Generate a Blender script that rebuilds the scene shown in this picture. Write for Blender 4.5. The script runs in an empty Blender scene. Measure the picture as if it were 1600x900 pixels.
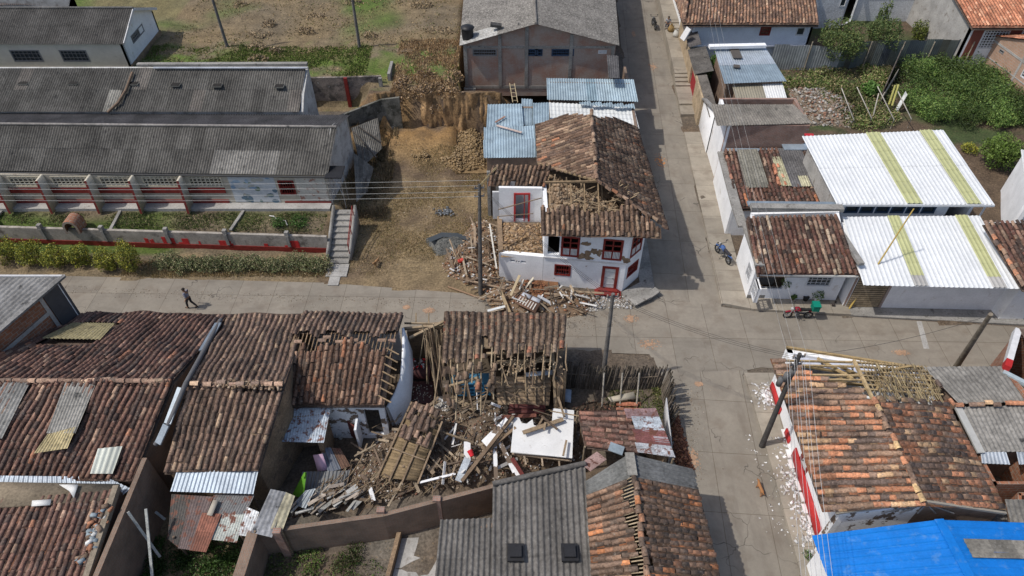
import bpy, math, random
import numpy as np
from mathutils import Vector, Matrix, noise as mn
random.seed(7); rng = np.random.default_rng(7)
S = bpy.context.scene; COL = S.collection; R = math.radians
# ---------------------------------------------------------------- camera, sky, sun, exposure
CAMH, PIT, F = 32.0, R(45), 1080.0
cd = bpy.data.cameras.new('camera'); cam = bpy.data.objects.new('camera', cd); COL.objects.link(cam)
cam.location = (0, 0, CAMH); cam.rotation_euler = (R(90) - PIT, 0, 0)
cd.sensor_width = 36; cd.lens = 36 * F / 1600; cd.clip_end = 3000; cd.clip_start = .5
S.camera = cam
SUNV = Vector((0.65, 0.13, -1)).normalized()         # the way the light travels
w = bpy.data.worlds.new('World'); S.world = w; w.use_nodes = True
nt = w.node_tree; bg = nt.nodes['Background']; sky = nt.nodes.new('ShaderNodeTexSky'); sky.sky_type = 'NISHITA'
sky.sun_disc = False; sky.sun_elevation = math.asin(-SUNV.z); sky.sun_rotation = math.atan2(-SUNV.x, -SUNV.y)
sky.air_density = 1.0; sky.dust_density = 2.5; sky.ozone_density = 1.0
nt.links.new(sky.outputs[0], bg.inputs[0]); bg.inputs[1].default_value = .148
sl = bpy.data.lights.new('sun', 'SUN'); sun = bpy.data.objects.new('sun', sl); COL.objects.link(sun)
sl.energy = 3.3; sl.angle = R(.8); sl.color = (1, .95, .88)
sun.rotation_euler = SUNV.to_track_quat('-Z', 'Y').to_euler(); sun.location = (-20, 5, 50)
S.view_settings.view_transform = 'Standard'; S.view_settings.look = 'None'; S.view_settings.gamma = 1
S.view_settings.use_curve_mapping = False; S.view_settings.exposure = -0.1
S.cycles.max_bounces = 5; S.cycles.use_denoising = True

def A(px, py, z=0.):
    """the point of the place at height z that the survey photo shows at (px, py)"""
    x = (px - 800) / F; v = (py - 450) / F
    dy = math.cos(PIT) - v * math.sin(PIT); dz = -math.sin(PIT) - v * math.cos(PIT)
    t = (z - CAMH) / dz
    return Vector((x * t, dy * t, z))
# ---------------------------------------------------------------- mesh collecting
WL = {}
class MB:
    def __init__(s): s.v = []; s.f4 = []; s.f3 = []; s.c = []; s.uv = []; s.m4 = []; s.m3 = []; s.n = 0
    def add(s, v, f, col=(1, 1, 1), uv=None, mi=0):
        v = np.asarray(v, dtype=np.float32).reshape(-1, 3); k = len(v)
        s.v.append(v)
        c = np.asarray(col, dtype=np.float32)
        s.c.append(np.broadcast_to(c[..., :3], (k, 3)) if c.ndim == 1 else c)
        s.uv.append(np.zeros((k, 2), np.float32) if uv is None else np.asarray(uv, np.float32))
        f = np.asarray(f, dtype=np.int64)
        if f.shape[1] == 4: s.f4.append(f + s.n); s.m4.append(np.full(len(f), mi))
        else: s.f3.append(f + s.n); s.m3.append(np.full(len(f), mi))
        s.n += k
    def build(s, name, mats, parent=None, smooth=False, loc=None):
        if s.n == 0: s.add([(0, 0, 0), (.01, 0, 0), (0, .01, 0)], [(0, 1, 2)])
        if not isinstance(mats, (list, tuple)): mats = [mats]
        V = np.concatenate(s.v); 
        if parent is not None: o0 = np.array(WL[parent.name])
        elif loc is not None: o0 = np.array(loc, float)
        else: o0 = np.array([V[:, 0].mean(), V[:, 1].mean(), V[:, 2].min()])
        me = bpy.data.meshes.new(name)
        n4 = sum(len(a) for a in s.f4); n3 = sum(len(a) for a in s.f3)
        L = np.concatenate([np.concatenate(s.f4).ravel() if n4 else np.zeros(0, int), np.concatenate(s.f3).ravel() if n3 else np.zeros(0, int)])
        me.vertices.add(len(V)); me.vertices.foreach_set('co', (V - o0).astype(np.float32).ravel())
        me.loops.add(len(L)); me.loops.foreach_set('vertex_index', L.astype(np.int32))
        me.polygons.add(n4 + n3)
        st = np.concatenate([np.arange(n4) * 4, n4 * 4 + np.arange(n3) * 3]).astype(np.int32)
        me.polygons.foreach_set('loop_start', st)
        me.polygons.foreach_set('loop_total', np.concatenate([np.full(n4, 4), np.full(n3, 3)]).astype(np.int32))
        mi = np.concatenate(s.m4 + s.m3).astype(np.int32); me.polygons.foreach_set('material_index', mi)
        me.update(calc_edges=True)
        ca = me.color_attributes.new('Col', 'FLOAT_COLOR', 'POINT')
        C = np.ones((len(V), 4), np.float32); C[:, :3] = np.concatenate(s.c); ca.data.foreach_set('color', C.ravel())
        ul = me.uv_layers.new(name='UVMap'); U = np.concatenate(s.uv)[L]; ul.data.foreach_set('uv', U.astype(np.float32).ravel())
        if smooth: me.polygons.foreach_set('use_smooth', np.ones(n4 + n3, bool))
        for m in mats: me.materials.append(m)
        me.validate()
        o = bpy.data.objects.new(name, me); COL.objects.link(o)
        if parent is not None: o.parent = parent; WL[o.name] = tuple(o0)
        else: o.location = o0; WL[o.name] = tuple(o0)
        return o
def quad(mb, a, b, c, d, col=(1, 1, 1), mi=0, uv=None):
    a, b, c, d = map(Vector, (a, b, c, d))
    if uv is None:
        w_, h_ = (b - a).length, (d - a).length; uv = [(0, h_), (w_, h_), (w_, 0), (0, 0)]
    mb.add([a, b, c, d], [(0, 1, 2, 3)], col, uv, mi)
BF = [(0, 3, 2, 1), (4, 5, 6, 7), (0, 1, 5, 4), (1, 2, 6, 5), (2, 3, 7, 6), (3, 0, 4, 7)]
def obox(mb, o, d, n, u, s0, s1, t0, t1, z0, z1, col=(1, 1, 1), mi=0):
    """box in the frame (d, n, u) at o"""
    P = []; UV = []
    for z in (z0, z1):
        for s_, t_ in ((s0, t0), (s1, t0), (s1, t1), (s0, t1)):
            P.append(o + d * s_ + n * t_ + u * z)
    for f in BF:
        q = [P[i] for i in f]; e = (q[1] - q[0]).length; g = (q[3] - q[0]).length
        if f in (BF[3], BF[5], BF[2], BF[4]):
            uv = [(0, z0), (e, z0), (e, z1), (0, z1)]
        else: uv = [(0, 0), (e, 0), (e, g), (0, g)]
        mb.add(q, [(0, 1, 2, 3)], col, uv, mi)
X, Y, Z = Vector((1, 0, 0)), Vector((0, 1, 0)), Vector((0, 0, 1))
def box(mb, x0, x1, y0, y1, z0, z1, col=(1, 1, 1), mi=0): obox(mb, Vector((0, 0, 0)), X, Y, Z, x0, x1, y0, y1, z0, z1, col, mi)
def beam(mb, p, q, w_, h_, col=(1, 1, 1), mi=0, roll=0.):
    p, q = Vector(p), Vector(q); d = q - p; L = d.length
    if L < 1e-4: return
    d /= L; n = d.cross(Z)
    n = X.copy() if n.length < 1e-3 else n.normalized(); u = n.cross(d)
    if roll: m = Matrix.Rotation(roll, 3, d); n = m @ n; u = m @ u
    obox(mb, p, d, n, u, 0, L, -w_ / 2, w_ / 2, -h_ / 2, h_ / 2, col, mi)
def tube(mb, pts, r, k=6, col=(1, 1, 1), mi=0, r1=None, cap=True):
    pts = [Vector(p) for p in pts]; n = len(pts); V = []
    for i, p in enumerate(pts):
        d = (pts[min(i + 1, n - 1)] - pts[max(i - 1, 0)]).normalized()
        a = d.cross(Z); a = X.copy() if a.length < 1e-3 else a.normalized(); b = d.cross(a)
        rr = r if r1 is None else r + (r1 - r) * i / max(n - 1, 1)
        for j in range(k):
            t = 2 * math.pi * j / k; V.append(p + (a * math.cos(t) + b * math.sin(t)) * rr)
    Fq = [(i * k + j, i * k + (j + 1) % k, (i + 1) * k + (j + 1) % k, (i + 1) * k + j) for i in range(n - 1) for j in range(k)]
    mb.add(V, Fq, col, None, mi)
    if cap:
        for b0, c0 in ((0, pts[0]), ((n - 1) * k, pts[-1])):
            mb.add([V[b0 + j] for j in range(k)] + [c0], [(j, (j + 1) % k, k) for j in range(k)], col, None, mi)
def lathe(mb, c, prof, k=14, col=(1, 1, 1), mi=0):
    V = [c + Vector((r * math.cos(2 * math.pi * j / k), r * math.sin(2 * math.pi * j / k), z)) for r, z in prof for j in range(k)]
    mb.add(V, [(i * k + j, i * k + (j + 1) % k, (i + 1) * k + (j + 1) % k, (i + 1) * k + j) for i in range(len(prof) - 1) for j in range(k)], col, None, mi)
def tag(o, label=None, cat=None, group=None, kind=None):
    if label: o['label'] = label
    if cat: o['category'] = cat
    if group: o['group'] = group
    if kind: o['kind'] = kind
    return o
def thing(name, loc, label, cat, group=None, rz=0.):
    o = bpy.data.objects.new(name, None); COL.objects.link(o); o.location = loc; o.rotation_euler.z = rz
    WL[o.name] = tuple(loc) if rz == 0 else (0, 0, 0)
    return tag(o, label, cat, group)
# ---------------------------------------------------------------- materials
def newmat(name):
    m = bpy.data.materials.new(name); m.use_nodes = True; n = m.node_tree; return m, n, n.nodes['Principled BSDF']
def nd(n, t, **k):
    o = n.nodes.new(t)
    for a, b in k.items(): setattr(o, a, b)
    return o
def mixc(n, fac, a, b, mode='MIX'):
    x = nd(n, 'ShaderNodeMix', data_type='RGBA', blend_type=mode)
    for i, v in ((0, fac), (6, a), (7, b)):
        if hasattr(v, 'links'): n.links.new(v, x.inputs[i])
        elif i == 0: x.inputs[0].default_value = v
        else: x.inputs[i].default_value = (*v[:3], 1)
    return x.outputs[2]
def noise_(n, co, scale, detail=4, rough=.55):
    x = nd(n, 'ShaderNodeTexNoise'); x.inputs['Scale'].default_value = scale; x.inputs['Detail'].default_value = detail
    x.inputs['Roughness'].default_value = rough; n.links.new(co, x.inputs['Vector']); return x.outputs['Fac']
def ramp(n, f, lo, hi, a=0., b=1.):
    x = nd(n, 'ShaderNodeMapRange', clamp=True); n.links.new(f, x.inputs[0])
    for i, v in enumerate((lo, hi, a, b)): x.inputs[i + 1].default_value = v
    return x.outputs[0]
def coords(n, scale=(1, 1, 1), rot=0., uv=False):
    t = nd(n, 'ShaderNodeTexCoord'); g = nd(n, 'ShaderNodeNewGeometry')
    mp = nd(n, 'ShaderNodeMapping'); mp.inputs['Scale'].default_value = scale; mp.inputs['Rotation'].default_value = (0, 0, rot)
    n.links.new(t.outputs['UV'] if uv else g.outputs['Position'], mp.inputs[0]); return mp.outputs[0]
def M(name, base=(.5, .5, .5), rough=.85, var=.35, scale=2.5, metal=0., attr=False, spots=None, spots2=None, bump=0., fine=.25, spec=.3):
    """base colour (times the mesh's own colours) with two sizes of mottling and optional spots (colour, scale, lo, hi)"""
    m, n, b = newmat(name); co = coords(n)
    c = None
    if attr:
        a = nd(n, 'ShaderNodeAttribute', attribute_name='Col'); c = mixc(n, 1., a.outputs[0], base, 'MULTIPLY')
    else: c = mixc(n, 0., base, base)
    v1 = ramp(n, noise_(n, co, scale), .3, .7, 1 - var, 1 + var * .6)
    v2 = ramp(n, noise_(n, co, scale * 9, 3), .3, .7, 1 - fine, 1 + fine)
    mm = nd(n, 'ShaderNodeMath', operation='MULTIPLY'); n.links.new(v1, mm.inputs[0]); n.links.new(v2, mm.inputs[1])
    cc = nd(n, 'ShaderNodeCombineColor')
    for i in range(3): n.links.new(mm.outputs[0], cc.inputs[i])
    c = mixc(n, 1., c, cc.outputs[0], 'MULTIPLY')
    for sp in (spots, spots2):
        if sp:
            f = ramp(n, noise_(n, co, sp[1], 6, .65), sp[2], sp[3]); c = mixc(n, f, c, sp[0])
    n.links.new(c, b.inputs['Base Color']); b.inputs['Roughness'].default_value = rough; b.inputs['Metallic'].default_value = metal
    b.inputs['Specular IOR Level'].default_value = spec
    if bump:
        bp = nd(n, 'ShaderNodeBump'); bp.inputs['Strength'].default_value = bump; bp.inputs['Distance'].default_value = .05
        n.links.new(noise_(n, co, scale * 6, 5), bp.inputs['Height']); n.links.new(bp.outputs[0], b.inputs['Normal'])
    return m
def brickmat(name, c1, c2, mortar, bw=.26, bh=.085, ms=.012, stain=None, damp=.5):
    m, n, b = newmat(name); uv = coords(n, uv=True); co = coords(n)
    t = nd(n, 'ShaderNodeTexBrick'); n.links.new(uv, t.inputs['Vector']); t.inputs['Scale'].default_value = 1
    t.inputs['Brick Width'].default_value = bw; t.inputs['Row Height'].default_value = bh; t.inputs['Mortar Size'].default_value = ms
    t.inputs['Bias'].default_value = 0
    for i, c in (('Color1', c1), ('Color2', c2), ('Mortar', mortar)): t.inputs[i].default_value = (*c, 1)
    c = mixc(n, ramp(n, noise_(n, co, .7 if damp > .6 else 1.3, 6), .42, .62, 0, damp), t.outputs['Color'], stain or tuple(x * .4 for x in c1))
    c = mixc(n, ramp(n, noise_(n, co, 7, 5), .5, .75, 0, .6), c, mortar)
    n.links.new(c, b.inputs['Base Color']); b.inputs['Roughness'].default_value = .9
    bp = nd(n, 'ShaderNodeBump'); bp.inputs['Strength'].default_value = .5; bp.inputs['Distance'].default_value = .02
    n.links.new(t.outputs['Fac'], bp.inputs['Height']); bp.invert = True; n.links.new(bp.outputs[0], b.inputs['Normal'])
    return m
def roadmat(name, base, rot, jw, jh, stain=(.30, .17, .08)):
    m, n, b = newmat(name); co = coords(n); cr = coords(n, rot=rot)
    c = mixc(n, ramp(n, noise_(n, co, .35, 6, .65), .3, .7), tuple(x * .72 for x in base), tuple(x * 1.12 for x in base))
    c = mixc(n, ramp(n, noise_(n, co, 4, 8, .7), .3, .75, 0, .55), c, tuple(x * .6 for x in base))
    c = mixc(n, ramp(n, noise_(n, co, 40, 4, .7), .45, .8, 0, .4), c, tuple(x * 1.5 for x in base))
    c = mixc(n, ramp(n, noise_(n, co, .9, 6, .6), .50, .72, 0, .65), c, (.16, .13, .10))      # dirt
    c = mixc(n, ramp(n, noise_(n, coords(n, scale=(1, .22, 1) if jh > 3.2 else (.22, 1, 1)), 1.3, 5, .6), .52, .72, 0, .45), c, (.13, .11, .09))
    t = nd(n, 'ShaderNodeTexBrick', offset=0.); n.links.new(cr, t.inputs['Vector']); t.inputs['Scale'].default_value = 1
    t.inputs['Brick Width'].default_value = jw; t.inputs['Row Height'].default_value = jh; t.inputs['Mortar Size'].default_value = .016
    t.inputs['Color1'].default_value = (.9, .9, .9, 1); t.inputs['Color2'].default_value = (1.06, 1.05, 1.04, 1); t.inputs['Mortar'].default_value = (.55, .52, .48, 1)
    c = mixc(n, 1., c, t.outputs['Color'], 'MULTIPLY')
    # cracks
    vo = nd(n, 'ShaderNodeTexVoronoi', feature='DISTANCE_TO_EDGE'); vo.inputs['Scale'].default_value = .42
    wv = nd(n, 'ShaderNodeVectorMath', operation='ADD'); nn = nd(n, 'ShaderNodeTexNoise'); nn.inputs['Scale'].default_value = 1.2
    n.links.new(co, nn.inputs['Vector']); n.links.new(co, wv.inputs[0]); n.links.new(nn.outputs['Color'], wv.inputs[1]); n.links.new(wv.outputs[0], vo.inputs['Vector'])
    k = ramp(n, vo.outputs[0], .004, .011, 1, 0); kk = nd(n, 'ShaderNodeMath', operation='MULTIPLY'); n.links.new(k, kk.inputs[0])
    n.links.new(ramp(n, noise_(n, co, .3, 2), .55, .62, 0, .8), kk.inputs[1])
    c = mixc(n, kk.outputs[0], c, (.07, .06, .05))
    n.links.new(c, b.inputs['Base Color']); b.inputs['Roughness'].default_value = .92
    return m
CONC = (.255, .228, .187)
M_road = roadmat('road_concrete', CONC, 0.02, 2.3, 3.1)
M_road2 = roadmat('road_concrete_north', CONC, 0.07, 2.3, 3.4)
M_walk = roadmat('pavement_concrete', (.33, .295, .24), 0.05, 1.7, 1.9)
M_tile = M('clay_tile', (1.28, 1.25, 1.20), .9, .4, 1.2, attr=True, spots=((.27, .22, .18), 6, .58, .72), spots2=((.10, .085, .072), 1.1, .58, .80), bump=.3, fine=.4)
M_fiber = M('fibre_cement', (1.12, 1.10, 1.06), .92, .38, .7, attr=True, spots=((.23, .22, .205), 9, .60, .72), spots2=((.03, .03, .03), 1.6, .60, .72), fine=.3)
M_zinc = M('zinc_sheet', (1, 1, 1), .5, .25, 1.3, metal=.35, attr=True, spots=((.2, .13, .1), 3, .66, .76), fine=.12)
M_rust = M('rusty_zinc', (1, 1, 1), .65, .3, 1.3, metal=.2, attr=True, spots=((.15, .065, .045), 3.2, .52, .60), fine=.25)
M_paint = M('painted_sheet', (1, 1, 1), .5, .10, .6, attr=True, fine=.07, spec=.3, spots=((.45, .42, .38), 2.2, .62, .85))
M_blue = M('blue_sheet', (.006, .165, .56), .5, .14, .9, fine=.08, spec=.3, spots=((.12, .27, .5), 2.2, .56, .85), spots2=((.30, .30, .30), 7, .70, .8))
M_white = M('lime_plaster', (.80, .81, .82), .9, .10, 1.2, spots=((.50, .46, .40), 1.6, .60, .78), fine=.05)
M_peel = M('peeling_plaster', (.78, .80, .82), .9, .1, 1.2, spots=((.26, .20, .15), 1.7, .66, .68), fine=.06)
M_flake = M('flaking_paint', (.72, .73, .74), .9, .1, 1.2, spots=((.16, .12, .09), 1.5, .53, .56), fine=.08)
M_peelg = M('worn_plaster', (.50, .48, .42), .9, .15, 1.2, spots=((.30, .16, .12), 2.6, .55, .62), fine=.1)
M_cream = M('cream_plaster', (.45, .41, .33), .9, .2, .8, spots=((.25, .20, .16), 2.2, .55, .72), fine=.08)
M_worn = M('worn_white_plaster', (.50, .50, .48), .9, .2, 1.1, spots=((.22, .2, .18), 1.8, .5, .7), fine=.1)
M_moss = M('mossy_concrete', (.15, .145, .125), .95, .4, 1.3, spots=((.05, .05, .04), 1.6, .48, .62), spots2=((.30, .29, .27), 3, .62, .7), fine=.25)
M_stain = M('stained_brick_render', (.26, .22, .19), .95, .4, 1.3, spots=((.06, .055, .05), 1.1, .47, .60), spots2=((.38, .36, .34), 2.2, .60, .68), fine=.25)
M_grey = M('bare_concrete', (.27, .26, .24), .9, .3, 1.1, spots=((.09, .08, .07), 2.2, .55, .7), fine=.2)
M_wallc = M('garden_wall_concrete', (.34, .31, .27), .92, .3, 1.0, spots=((.12, .105, .09), 1.5, .52, .68), fine=.15)
M_greyl = M('pale_concrete', (.36, .35, .33), .9, .25, 1.1, spots=((.2, .18, .16), 2.2, .55, .7), fine=.15)
M_red = M('dark_red_paint', (.20, .025, .02), .6, .25, 3, fine=.15)
M_redb = M('bright_red_paint', (.45, .03, .03), .6, .15, 3, fine=.1)
M_wood = M('old_wood', (1, 1, 1), .9, .35, 3, attr=True, fine=.35)
M_shade = M('void_shade', (.02, .018, .016), .9, .2)  # near-black colour standing in for the shade inside openings
M_black = M('black_plastic', (.02, .02, .022), .5, .2)
M_glass = M('window_glass', (.03, .04, .045), .15, .2, spec=.6)
M_metal = M('steel', (.35, .36, .37), .4, .15, metal=.7)
M_any = M('coloured', (1, 1, 1), .7, .12, 4, attr=True, fine=.08)
M_leaf = M('leaf', (1, 1, 1), .6, .25, 1.3, attr=True, fine=.15)
M_grass = M('dry_blade', (1, 1, 1), .85, .25, 1.3, attr=True, fine=.15)
M_soil = M('earth', (1, 1, 1), .95, .3, .9, attr=True, spots=((.26, .19, .11), 5, .6, .75), spots2=((.05, .035, .025), 2.2, .6, .75), fine=.4, bump=.6)
M_rub = M('rubble_piece', (1, 1, 1), .95, .3, 3, attr=True, fine=.3)
M_brick = brickmat('red_brick', (.33, .17, .12), (.26, .14, .10), (.30, .26, .23), stain=(.14, .08, .06))
M_brickd = brickmat('damp_brick', (.25, .155, .105), (.20, .125, .085), (.22, .185, .15), stain=(.10, .075, .055))
M_brickw = brickmat('warehouse_brick', (.34, .26, .215), (.29, .215, .17), (.36, .335, .31), stain=(.30, .15, .10), damp=.7)
M_block = brickmat('clay_block', (.33, .13, .065), (.27, .11, .06), (.30, .25, .2), .42, .22, .02)
M_blockp = brickmat('pale_block', (.42, .26, .18), (.38, .23, .15), (.38, .32, .27), .42, .22, .02, stain=(.3, .2, .14))
M_adobe = M('adobe', (.27, .19, .12), .95, .3, 1.5, spots=((.14, .10, .07), 3, .5, .65), fine=.3, bump=.5)
M_person = M('cloth', (1, 1, 1), .8, .1, 6, attr=True)
# ---------------------------------------------------------------- palettes
OLD = [((.10, .05, .040), 5), ((.12, .067, .05), 5), ((.06, .043, .037), 3), ((.165, .10, .075), 3), ((.22, .155, .115), 1.2), ((.28, .12, .065), .5)]
BROWN = [((.12, .078, .055), 5), ((.16, .105, .075), 4), ((.085, .058, .045), 3), ((.21, .15, .105), 2), ((.27, .19, .135), 1), ((.25, .12, .07), .6)]
MIXED = [((.16, .11, .085), 6), ((.21, .14, .10), 5), ((.38, .175, .10), 3.2), ((.31, .15, .09), 3), ((.42, .28, .17), 1.3), ((.10, .075, .065), 3)]
SHOP = [((.13, .09, .068), 6), ((.18, .115, .08), 5), ((.25, .13, .08), 1.5), ((.40, .17, .08), .8), ((.10, .075, .06), 3)]
ORANGE = [((.42, .19, .115), 6), ((.36, .15, .09), 5), ((.48, .26, .17), 3), ((.25, .105, .065), 1)]
def pal(P, n):
    w_ = np.array([p[1] for p in P]); c = np.array([p[0] for p in P])
    return c[rng.choice(len(P), n, p=w_ / w_.sum())] * rng.uniform(.8, 1.22, (n, 1))
def bil(a, b, c, d, u, v):
    """a top-left, b top-right, c bottom-right, d bottom-left; u across, v down the slope"""
    u = np.asarray(u)[..., None]; v = np.asarray(v)[..., None]
    a, b, c, d = (np.array(q, float) for q in (a, b, c, d))
    return (a * (1 - u) + b * u) * (1 - v) + (d * (1 - u) + c * u) * v
def tiles(mb, a, b, c, d, P=OLD, keep=None, loose=0., wave=0., pu=.30, pv=.34, slide=0., back=.36, h=.10):
    """barrel tiles laid in rows on the slope a b (ridge) c d (eave)"""
    a, b, c, d = map(Vector, (a, b, c, d))
    W = ((b - a).length + (c - d).length) / 2; L = ((d - a).length + (c - b).length) / 2
    nu, nv = max(2, round(W / pu)), max(2, round(L / pv))
    U, V_ = np.meshgrid(np.arange(nu), np.arange(nv), indexing='ij'); U = U.ravel(); V_ = V_.ravel()
    u = (U + .5) / nu; v = V_ / nv
    if keep is not None:
        k = np.array([bool(keep(x, y + .5 / nv)) for x, y in zip(u, v)]); U, V_, u, v = U[k], V_[k], u[k], v[k]
    n = len(u)
    if n == 0: return
    nrm = (b - a).cross(d - a).normalized(); nrm = -nrm if nrm.z < 0 else nrm; N = np.array(nrm)
    colj = rng.normal(0, .012, nu)[U] / W * 1.0 + .03 / W * np.sin(v * L * .9 + 1.7)
    u2 = u + colj + rng.normal(0, .005 + loose * .022, n) / W
    v0 = v - .03 + rng.normal(0, .02 + loose * .05, n) / L * 1.0; v1 = v0 + (pv * 1.12) / L
    P0 = bil(a, b, c, d, u2, v0); P1 = bil(a, b, c, d, u2 + rng.normal(0, .004 + loose * .022, n) / W, v1)
    if wave:
        for Pp in (P0, P1):
            Pp += N * (wave * np.array([mn.noise(Vector((float(x) * .55, float(y) * .55, 3.3))) for x, y in Pp[:, :2]]))[:, None]
    D = P1 - P0; D /= np.linalg.norm(D, axis=1)[:, None]
    side = np.cross(D, N); side /= np.linalg.norm(side, axis=1)[:, None]
    pr = W / nu; hw0, hw1 = pr * .30, pr * .36; tl = rng.normal(0, .004 + loose * .014, n)[:, None]
    ang = np.radians([0, 45, 90, 135, 180]); out = []
    for Pp, hw, lift in ((P0, hw0, .0), (P1, hw1, .018)):
        for t in ang:
            out.append(Pp + side * (math.cos(t) * hw) + N * (math.sin(t) * h + lift) + N * tl)
    for t in (30, 90, 150):          # thickness of the lower rim
        t = R(t); out.append(P1 + side * (math.cos(t) * (hw1 - .03)) + N * (math.sin(t) * (h - .03) + .018) + N * tl)
    V = np.stack(out, 1)             # n x 13 x 3
    base = np.arange(n)[:, None, None] * 13
    fq = np.array([(i, i + 1, i + 6, i + 5) for i in range(4)] + [(5, 6, 10, 10), (6, 7, 11, 10), (7, 8, 12, 11), (8, 9, 12, 12)])
    fq4 = np.array([f for f in fq if len(set(f)) == 4]); f3 = np.array([(5, 6, 10), (8, 9, 12)])
    cc = pal(P, n); rr = rng.random(n)
    for i in range(1, n):
        if rr[i] < .38 and U[i] == U[i - 1]: cc[i] = cc[i - 1] * (1 + (rr[i] - .19) * .4)
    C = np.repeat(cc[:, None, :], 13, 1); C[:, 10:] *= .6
    C = C.reshape(-1, 3); Vr = V.reshape(-1, 3)
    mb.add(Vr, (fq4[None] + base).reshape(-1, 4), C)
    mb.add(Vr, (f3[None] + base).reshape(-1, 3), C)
    # the channel tiles under them
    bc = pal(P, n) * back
    q = []
    for du, dv in ((-.5, -.02), (.5, -.02), (.5, 1.02), (-.5, 1.02)):
        q.append(bil(a, b, c, d, (U + .5 + du) / nu, (V_ + dv) / nv) + N * (.0 if dv < 0 else .012))
    Q = np.stack(q, 1)
    if wave:
        Q = Q.reshape(-1, 3); Q += N * (wave * np.array([mn.noise(Vector((float(x) * .55, float(y) * .55, 3.3))) for x, y in Q[:, :2]]))[:, None]
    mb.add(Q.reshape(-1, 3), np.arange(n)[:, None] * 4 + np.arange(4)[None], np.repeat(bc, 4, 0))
def ridge(mb, p, q, P=OLD, r=.13, step=.36, miss=0., jit=.02):
    p, q = Vector(p), Vector(q); n = max(1, int((q - p).length / step)); d = (q - p).normalized(); s_ = d.cross(Z).normalized()
    for i in range(n):
        if random.random() < miss: continue
        o = p + d * (i * step) + Vector([random.gauss(0, jit) for _ in range(3)]); c = pal(P, 1)[0]; V = []
        for k, rr in ((0, r * .85), (step * 1.12, r)):
            for t in (0, 45, 90, 135, 180): V.append(o + d * k + s_ * math.cos(R(t)) * rr + Z * (math.sin(R(t)) * rr + .02))
        mb.add(V, [(j, j + 1, j + 6, j + 5) for j in range(4)], c)
def corr(mb, a, b, c, d, col=(.2, .2, .2), pitch=.18, amp=.03, sw=.9, sl_=1.7, cv=.18, keep=None, special=None, step=4, prof=None, lap=.015):
    """corrugated sheets: waves run from a-b (top) to d-c (bottom)"""
    a, b, c, d = map(Vector, (a, b, c, d))
    W = ((b - a).length + (c - d).length) / 2; L = ((d - a).length + (c - b).length) / 2
    nrm = (b - a).cross(d - a).normalized(); nrm = -nrm if nrm.z < 0 else nrm; N = np.array(nrm)
    ns, nr = max(1, round(W / sw)), max(1, round(L / sl_)); npi = max(1, round(W / ns / pitch))
    for i in range(ns):
        for j in range(nr):
            u0, u1, v0, v1 = i / ns, (i + 1) / ns, j / nr, (j + 1) / nr
            if keep and not keep((u0 + u1) / 2, (v0 + v1) / 2): continue
            cc = np.array(col) * random.uniform(1 - cv, 1 + cv)
            if special:
                r_ = special((u0 + u1) / 2, (v0 + v1) / 2)
                if r_ is not None: cc = np.array(r_) * random.uniform(.93, 1.07)
            m = npi * step; us = np.linspace(u0, u1, m + 1)
            ph = (np.arange(m + 1) % step) / step
            hh = np.sin(ph * 2 * math.pi + .01) * amp if prof is None else np.array([prof[int(round(x * step)) % len(prof)] for x in ph]) * amp
            t0 = bil(a, b, c, d, us, np.full(m + 1, max(0, v0 - .012))) + N * (hh[:, None]); t1 = bil(a, b, c, d, us, np.full(m + 1, v1)) + N * (hh[:, None] + lap)
            mb.add(np.concatenate([t0, t1]), [(k, k + 1, m + 2 + k, m + 1 + k) for k in range(m)], cc)
def slab(mb, a, b, c, d, th=.06, col=(.08, .06, .05), drop=.17):
    T = [Vector(p) - Z * drop for p in (a, b, c, d)]; B = [p - Z * th for p in T]
    mb.add(T + B, [(0, 1, 2, 3), (7, 6, 5, 4), (0, 4, 5, 1), (1, 5, 6, 2), (2, 6, 7, 3), (3, 7, 4, 0)], col)
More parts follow.
